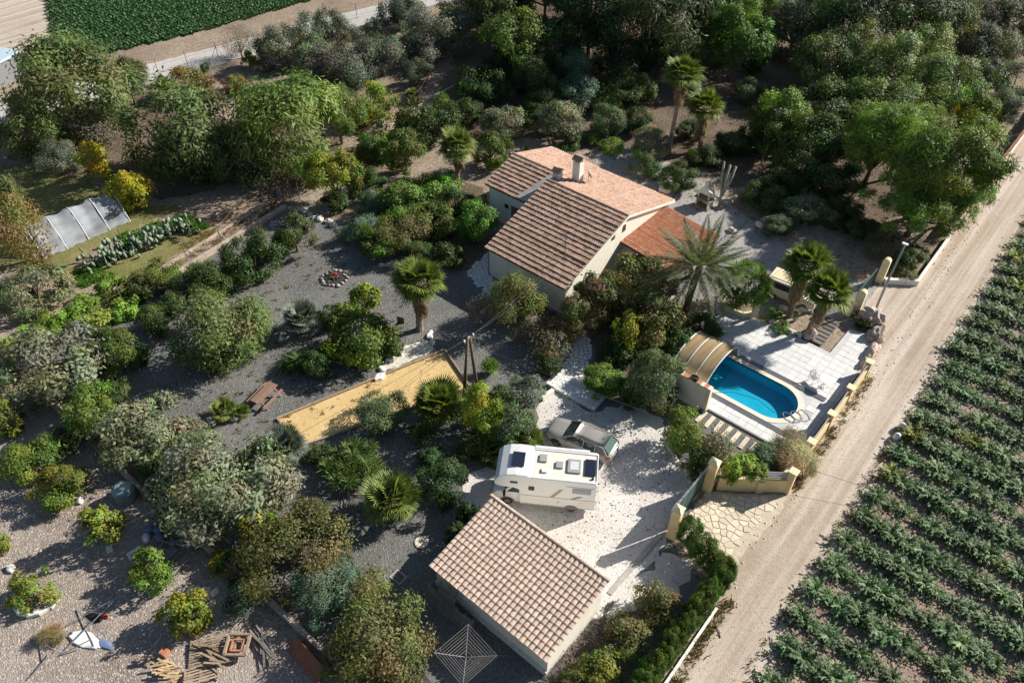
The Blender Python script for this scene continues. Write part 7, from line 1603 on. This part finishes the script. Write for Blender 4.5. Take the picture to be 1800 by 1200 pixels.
yucca('yucca', (-11.14, 25.57, 0.8), .5, 6, 1.0, YM, 'dark yucca beside the oleander behind the house', 1.0)
yucca('yucca', (-11.1, 4.6, 0.8), .5, 5, 1.0, YM, 'yucca between the round bright tree and the fan palm', 1.0)
yucca('yucca', (6.75, -10.78, 0.5), .7, 8, .8, YM, 'yucca in the bed between low palm and motorhome', .9)
yucca('yucca', (3.29, -13.1, 0.5), .6, 6, .7, YM, 'yucca beneath the low fan palm', .9)
yucca('yucca', (-14.85, 19.58, 0.4), .3, 3, .6, YG, 'small sunlit yucca close to the house wing', .8)
yucca('agave', (-23.92, 29.49, 0.3), .2, 2, .4, YB, 'grey agave in deep shade behind the house', 1.4)
yucca('yucca', (18.78, 8.73, 0.3), .2, 1, .5, YB, 'single small yucca rosette in the patio bed', .6) if False else None
yucca('yucca', (17.01, 13.52, 1.3), .25, 3, 1.5, YB, 'slender tree yucca between the two patio fan palms', .6)
dg = empty('dragon_tree', (12.95, 12.2, PT), 0, 'dense spiky green dragon tree in the cream planter', 'yucca')
b = MB()
for a in range(7): t = a*.9; b.tube([(.1*math.cos(t), .1*math.sin(t), .3), (.5*math.cos(t), .5*math.sin(t), 1.3), (.9*math.cos(t), .9*math.sin(t), 1.9)], [.14, .1, .07], 6)
b.build('stems', M['pale_bark'], dg)
rng = random.Random(15)
for i in range(44):
    f = (i + .5)/44; el = math.asin(-.15 + 1.1*f); a = 2.39996*i; r_ = 1.75
    link('leaf_rosette', rng.choice(YG), dg, (r_*math.cos(a)*math.cos(el), r_*math.sin(a)*math.cos(el), 1.9 + r_*1.1*math.sin(el)), (rng.uniform(-.6, .6), rng.uniform(-.6, .6), a), (1.15, 1.15, 1.15))
ban = empty('banana_plant', ((4.09, 33.19, 1.2)[0], (4.09, 33.19, 1.2)[1], 0), 0, 'small pale banana plant in the dark bed behind the cactus', 'plant')
bm_ = rosette(840, 8, 1.5, .2, [(.12, .20, .05), (.16, .25, .07)], .25, 'leaf')
link('leaves', bm_, ban, (0, 0, .9)); b = MB(); b.tube([(0, 0, 0), (0, 0, 1.0)], [.12, .08], 8); b.build('stem', M['cactus_green'], ban)
# prickly pears
pd = MB(); pr = []
n = 12
pd.add([(0, -.035, 0), (0, .035, 0)] + [(.13*math.sin(2*math.pi*j/n)*(1 + .1*math.cos(2*math.pi*j/n)), 0, .19 - .19*math.cos(2*math.pi*j/n)) for j in range(n)] + [(0, -.035, .19), (0, .035, .19)],
       [(2 + j, 2 + (j + 1) % n, 2 + n) for j in range(n)] + [(2 + (j + 1) % n, 2 + j, 3 + n) for j in range(n)])
PAD = pd.mesh('pad', M['cactus_pad'], True)
CPOS = [((-30.5, -17.79, 0), 'prickly pear at the grassy end of the cactus row'), ((-30.32, -16.62, 0), 'second prickly pear from the grassy end'), ((-30.14, -15.53, 0), 'dense prickly pear above the bright vines'), ((-29.99, -14.45, 0), 'prickly pear in the middle of the cactus row'), ((-29.77, -13.4, 0), 'tall prickly pear past the middle of the row'), ((-29.54, -12.34, 0), 'prickly pear beside the green fence creeper'), ((-29.35, -11.29, 0), 'prickly pear next to the outer kerb'), ((-29.19, -10.26, 0), 'prickly pear at the wire fence end of the row')]
rng = random.Random(18)
for p, lb in CPOS:
    root = empty('prickly_pear', (p[0], p[1], 0), 0, lb, 'cactus', 'prickly pear row')
    for i in range(26):
        lv = i//9; x = rng.gauss(0, .55); y = rng.gauss(0, .5); z = lv*.42*rng.uniform(.7, 1.2); s = rng.uniform(1.2, 1.75)
        link('pad', PAD, root, (x, y, z), (rng.uniform(-.5, .5), rng.uniform(-.5, .5), rng.uniform(0, 6.3)), (s, s*1.3, s*1.15))

# ---------------------------------------------------------------- crops, grass and litter
def artichoke(seed, tint=1.0, yellow=0, n=30):
    g = np.random.default_rng(seed); P, A, B, T, C = [], [], [], [], []
    for i in range(n):
        az = 2.39996*i + g.normal()*.2; f = i/n; el = math.radians(28 + 55*f + g.normal()*7); ln = g.uniform(.62, .95)*(1 - .25*f)
        d = np.array([math.cos(az), math.sin(az), 0]); s = np.array([-math.sin(az), math.cos(az), 0]); prev = np.array([0, 0, .05]); k = 4
        for j in range(k):
            t = (j + 1)/k; e = el - 1.15*t; q = prev + (d*math.cos(e) + np.array([0, 0, math.sin(e)]))*ln/k
            w = .13*ln*math.sin(math.pi*min(.92, .2 + .75*(j + .5)/k)); m = (prev + q)/2
            cb = np.array([(.06, .125, .04), (.11, .195, .075), (.22, .30, .175)][g.integers(3)])*g.uniform(.8, 1.2)*tint
            if yellow: cb = cb*np.array([1.5, 1.15, .5])
            tl = -.03*ln*np.array([0, 0, 1.0])
            P.append(prev - d*.02); A.append(m + s*w + tl); B.append(m - s*w + tl); T.append(q + d*.03); C.append(cb)
            for sg in (-1, 1):
                P.append(m); A.append(m + s*sg*w*.9 + d*.05); B.append(m + s*sg*w*.7 - d*.02); T.append(m + s*sg*w*1.7 + d*.08 + tl); C.append(cb)
            prev = q
    return leaf_mesh('artichoke_plant', *[np.array(k) for k in (P, A, B, T, C)])
ART = [artichoke(900 + i, t) for i, t in enumerate((1.0, .85, 1.1, .95, .75))]; ARTY = artichoke(950, 1.0, 1)
cam_p = Vector(cam.location); cf_ = cam.matrix_basis.to_3x3()
def seen(x, y, z=.3, m_=.06):
    """rough test that a plant stands in the part of the field the photograph covers"""
    v = cf_.transposed() @ (Vector((x, y, z)) - cam_p); u = v.x/-v.z*1360/1800; w = v.y/-v.z*1360/1800
    return abs(u) < .5 + m_ and abs(w) < .3333 + m_
rng = random.Random(31); spots = []
for r_ in range(-8, 34):
    y = -12.9 + r_*2.09; x = (28.3 if y < -10 else 28.0 if y < 4 else 27.8 if y < 18 else 27.3) + rng.uniform(-.1, .3); gap = 0
    while x < 75:
        if rng.random() < .035: x += rng.uniform(.5, 1.1)
        yy = y + rng.gauss(0, .05) + .012*(x - 28)
        if seen(x, yy, .3, .22): spots.append((x, yy))
        x += rng.uniform(.70, .98)
spots.sort(key=lambda s: (not seen(s[0], s[1], .3, .02), (Vector((s[0], s[1], 0)) - cam_p).length))
rest = spots[300:]
for x, y in spots[:300]:
    s = rng.choice((.85, 1.22, 1.32, 1.4, 1.48))*rng.uniform(.93, 1.1)
    o = link('artichoke_plant', ARTY if rng.random() < .03 else rng.choice(ART), None, (x, y, .01), (rng.uniform(-.12, .12), rng.uniform(-.12, .12), rng.uniform(0, 6.3)), (s, s, s*rng.uniform(1.15, 1.5)))
    tag(o, 'silvery green artichoke plant in the field rows beside the dirt track', 'artichoke', 'artichoke rows beside the track')
def merge_stuff(name, meshes, places, label, cat):
    V, C = [], []
    cache = []
    for me in meshes:
        v = np.empty(len(me.vertices)*3, np.float32); me.vertices.foreach_get('co', v); c = np.empty(len(me.vertices)*4, np.float32); me.attributes['col'].data.foreach_get('color', c); cache.append((v.reshape(-1, 3), c.reshape(-1, 4)))
    for x, y, z, s, a, k in places:
        v, c = cache[k]; ca, sa = math.cos(a)*s, math.sin(a)*s
        V.append(np.stack([v[:, 0]*ca - v[:, 1]*sa + x, v[:, 0]*sa + v[:, 1]*ca + y, v[:, 2]*s + z], 1)); C.append(c)
    V = np.concatenate(V).reshape(-1, 4, 3); C = np.concatenate(C).reshape(-1, 4, 4)[:, 0, :3]
    o = link(name, leaf_mesh(name, V[:, 0], V[:, 1], V[:, 3], V[:, 2], C)); return tag(o, label, cat, kind='stuff')
if rest:
    LOW = []
    for k in range(3):
        LOW.append(artichoke(960 + k, 1.0, 0, 16))
    merge_stuff('far_artichokes', LOW, [(x, y, .01, rng.uniform(1.1, 1.4), rng.uniform(0, 6.3), rng.randrange(3)) for x, y in rest], 'further artichoke rows running on into the field', 'artichokes')
# broad leaved crop behind the pale road
FP = [(-102.44, 12.4, 0), (-81.62, 3.55, 0), (-76.48, 2.49, 0), (-69.76, 4.17, 0), (-66.63, 15.63, 0), (-64.56, 32.07, 0), (-66.09, 43.45, 0)]
def crop(seed):
    g = np.random.default_rng(seed); P, A, B, T, C = [], [], [], [], []
    for i in range(14):
        az = 2.4*i + g.normal()*.2; el = math.radians(20 + 50*i/14); l_ = g.uniform(.35, .55); d = np.array([math.cos(az)*math.cos(el), math.sin(az)*math.cos(el), math.sin(el)]); s = np.array([-math.sin(az), math.cos(az), 0])
        m = d*l_*.55; c = np.array([(.022, .075, .025), (.035, .105, .035), (.06, .15, .065)][g.integers(3)])*g.uniform(.8, 1.2)
        P.append(np.zeros(3)); A.append(m + s*.11); B.append(m - s*.11); T.append(d*l_ + np.array([0, 0, -.08])); C.append(c)
    return leaf_mesh('crop', *[np.array(k) for k in (P, A, B, T, C)])
CR = [crop(970 + i) for i in range(4)]
xs = [p[0] for p in FP]; ys = [p[1] for p in FP]; pl_ = []
x = min(xs)
while x < max(xs):
    y = min(ys)
    while y < max(ys):
        if in_poly(x, y, FP) and seen(x, y, .3, .10): pl_.append((x + rng.uniform(-.1, .1), y + rng.uniform(-.1, .1), .0, rng.uniform(.9, 1.35), rng.uniform(0, 6.3), rng.randrange(4)))
        y += .52
    x += .62
merge_stuff('leafy_crop', CR, pl_, 'dense dark green leafy crop in the field beyond the pale road', 'crop')
# grass and weeds
def tuft(seed, cols, n=16, l_=.3):
    g = np.random.default_rng(seed); P, A, B, T, C = [], [], [], [], []; cl = np.array(cols)
    for i in range(n):
        az = g.uniform(0, 6.3); el = g.uniform(.5, 1.4); d = np.array([math.cos(az)*math.cos(el), math.sin(az)*math.cos(el), math.sin(el)])*l_*g.uniform(.6, 1.1); s = np.array([-math.sin(az), math.cos(az), 0])*.03; b0 = np.array([g.normal()*.09, g.normal()*.09, 0])
        P.append(b0); A.append(b0 + d*.5 + s); B.append(b0 + d*.5 - s); T.append(b0 + d); C.append(cl[g.integers(len(cl))]*g.uniform(.8, 1.2))
    return leaf_mesh('tuft', *[np.array(k) for k in (P, A, B, T, C)])
GT = [tuft(980 + i, [(.06, .17, .02), (.09, .22, .025), (.12, .26, .04)]) for i in range(3)]
WT = [tuft(990 + i, [(.10, .11, .03), (.17, .14, .06), (.24, .18, .09)], 12, .22) for i in range(3)]
def scatter_in(poly, n, seed):
    g = random.Random(seed); xs = [p[0] for p in poly]; ys = [p[1] for p in poly]; out = []
    while len(out) < n:
        x, y = g.uniform(min(xs), max(xs)), g.uniform(min(ys), max(ys))
        if in_poly(x, y, poly): out.append((x, y, .006, g.uniform(.6, 1.3), g.uniform(0, 6.3), g.randrange(3)))
    return out
GR = scatter_in([(-30.71, -18.68, 0), (-31.3, -14.5, 0), (-31.17, -8.72, 0), (-28.07, -8.4, 0), (-28.85, -10.2, 0), (-30.37, -10.94, 0), (-30.36, -16.34, 0), (-29.99, -18.56, 0)], 900, 1) + scatter_in([(-30.74, -20.38, 0), (-30.71, -18.18, 0), (-28.03, -17.38, 0), (-28.59, -19.79, 0)], 300, 2) + scatter_in([(-33.21, -14.49, 0), (-31.57, -8.46, 0), (-29.06, -8.33, 0), (-30.73, -15.09, 0)], 300, 3)
merge_stuff('green_grass', GT, GR, 'fresh green grass around the prickly pear row', 'grass')
WD = scatter_in([(-24, -22), (-5, -24), (-2, -12), (-8, -3), (-24, -4)], 260, 4) + scatter_in([(23.7, -1), (24.2, -1), (24.1, 12), (23.6, 12)], 130, 5) + scatter_in([(24.4, -18), (25, -18), (24.9, -10), (24.4, -10)], 110, 6) + scatter_in([(27.2, -14), (28, -14), (27.6, 20), (26.9, 20)], 160, 7) + scatter_in([(-29, -12), (-24.5, -12), (-25.5, -1), (-30, -1)], 300, 8) + scatter_in([(-57, 4), (-50, 4), (-44, 34), (-51, 34)], 260, 9) + scatter_in([(-40, -2), (-26, -3), (-27, 18), (-40, 18)], 300, 10) + scatter_in([(-5, 20), (18, 24), (20, 40), (-8, 50)], 400, 11)
merge_stuff('dry_weeds', WT, WD, 'scattered dry weeds on gravel, verges and bare earth', 'weeds')
# fallen leaves
def litter(poly, n, seed, size=(.05, .12)):
    g = np.random.default_rng(seed); pts = np.array([p[:2] for p in scatter_in(poly, n, seed)]); k = len(pts); a = g.uniform(0, 6.3, k); s = g.uniform(*size, k)
    z = np.full(k, .022); P = np.stack([pts[:, 0], pts[:, 1], z], 1); d = np.stack([np.cos(a)*s, np.sin(a)*s, g.uniform(0, .03, k)], 1); e = np.stack([-np.sin(a)*s*.5, np.cos(a)*s*.5, g.uniform(0, .03, k)], 1)
    return P, P + d*.5 + e, P + d*.5 - e, P + d
L1 = litter([(7, -3.9), (10.6, -4.0), (15, -1.5), (17.5, -4), (19, -8), (15, -11), (12, -9.5), (8, -7)], 260, 21, (.05, .14)); L2 = litter([(12, -14), (19, -14), (20, -9), (15.5, -9)], 130, 22); L3 = litter([(-24, -26), (12, -26), (8, -12), (-8, -3), (-24, -3)], 1500, 23, (.05, .13))
on = np.array([not in_poly(q[0], q[1], CT) for q in L3[0]]); L3 = tuple(k[on] for k in L3)      # the raked court stays clear
LL = [np.concatenate(k) for k in zip(L1, L2, L3)]; gg = np.random.default_rng(3); cc_ = np.array([(.07, .05, .035), (.13, .09, .055), (.10, .075, .06), (.2, .14, .08)])[gg.integers(4, size=len(LL[0]))]
o = link('fallen_leaves', leaf_mesh('fallen_leaves', LL[0], LL[1], LL[2], LL[3], cc_)); tag(o, 'dark fallen leaves scattered over the gravel', 'leaves', kind='stuff')
# straw coloured pebbles and clods on the track edges
rng = random.Random(44); cl_ = MB()
for k in range(700):
    t = rng.random(); y = rng.uniform(-16, 45); x = (23.9 if t < .4 else 27.5) + rng.gauss(0, .35) + (-.9*max(0, y - 16)/30 if t < .4 else -.02*y); s = rng.uniform(.03, .08)
    cl_.add([(x - s, y - s*.7, .008), (x + s, y - s*.5, .008), (x + s*.6, y + s, .008), (x - s*.7, y + s*.8, .008), (x, y, .008 + s)], [(0, 1, 4), (1, 2, 4), (2, 3, 4), (3, 0, 4)])
o = cl_.build('track_stones', M['stone']); tag(o, 'loose pale stones along the dirt track edges', 'stones', kind='stuff')
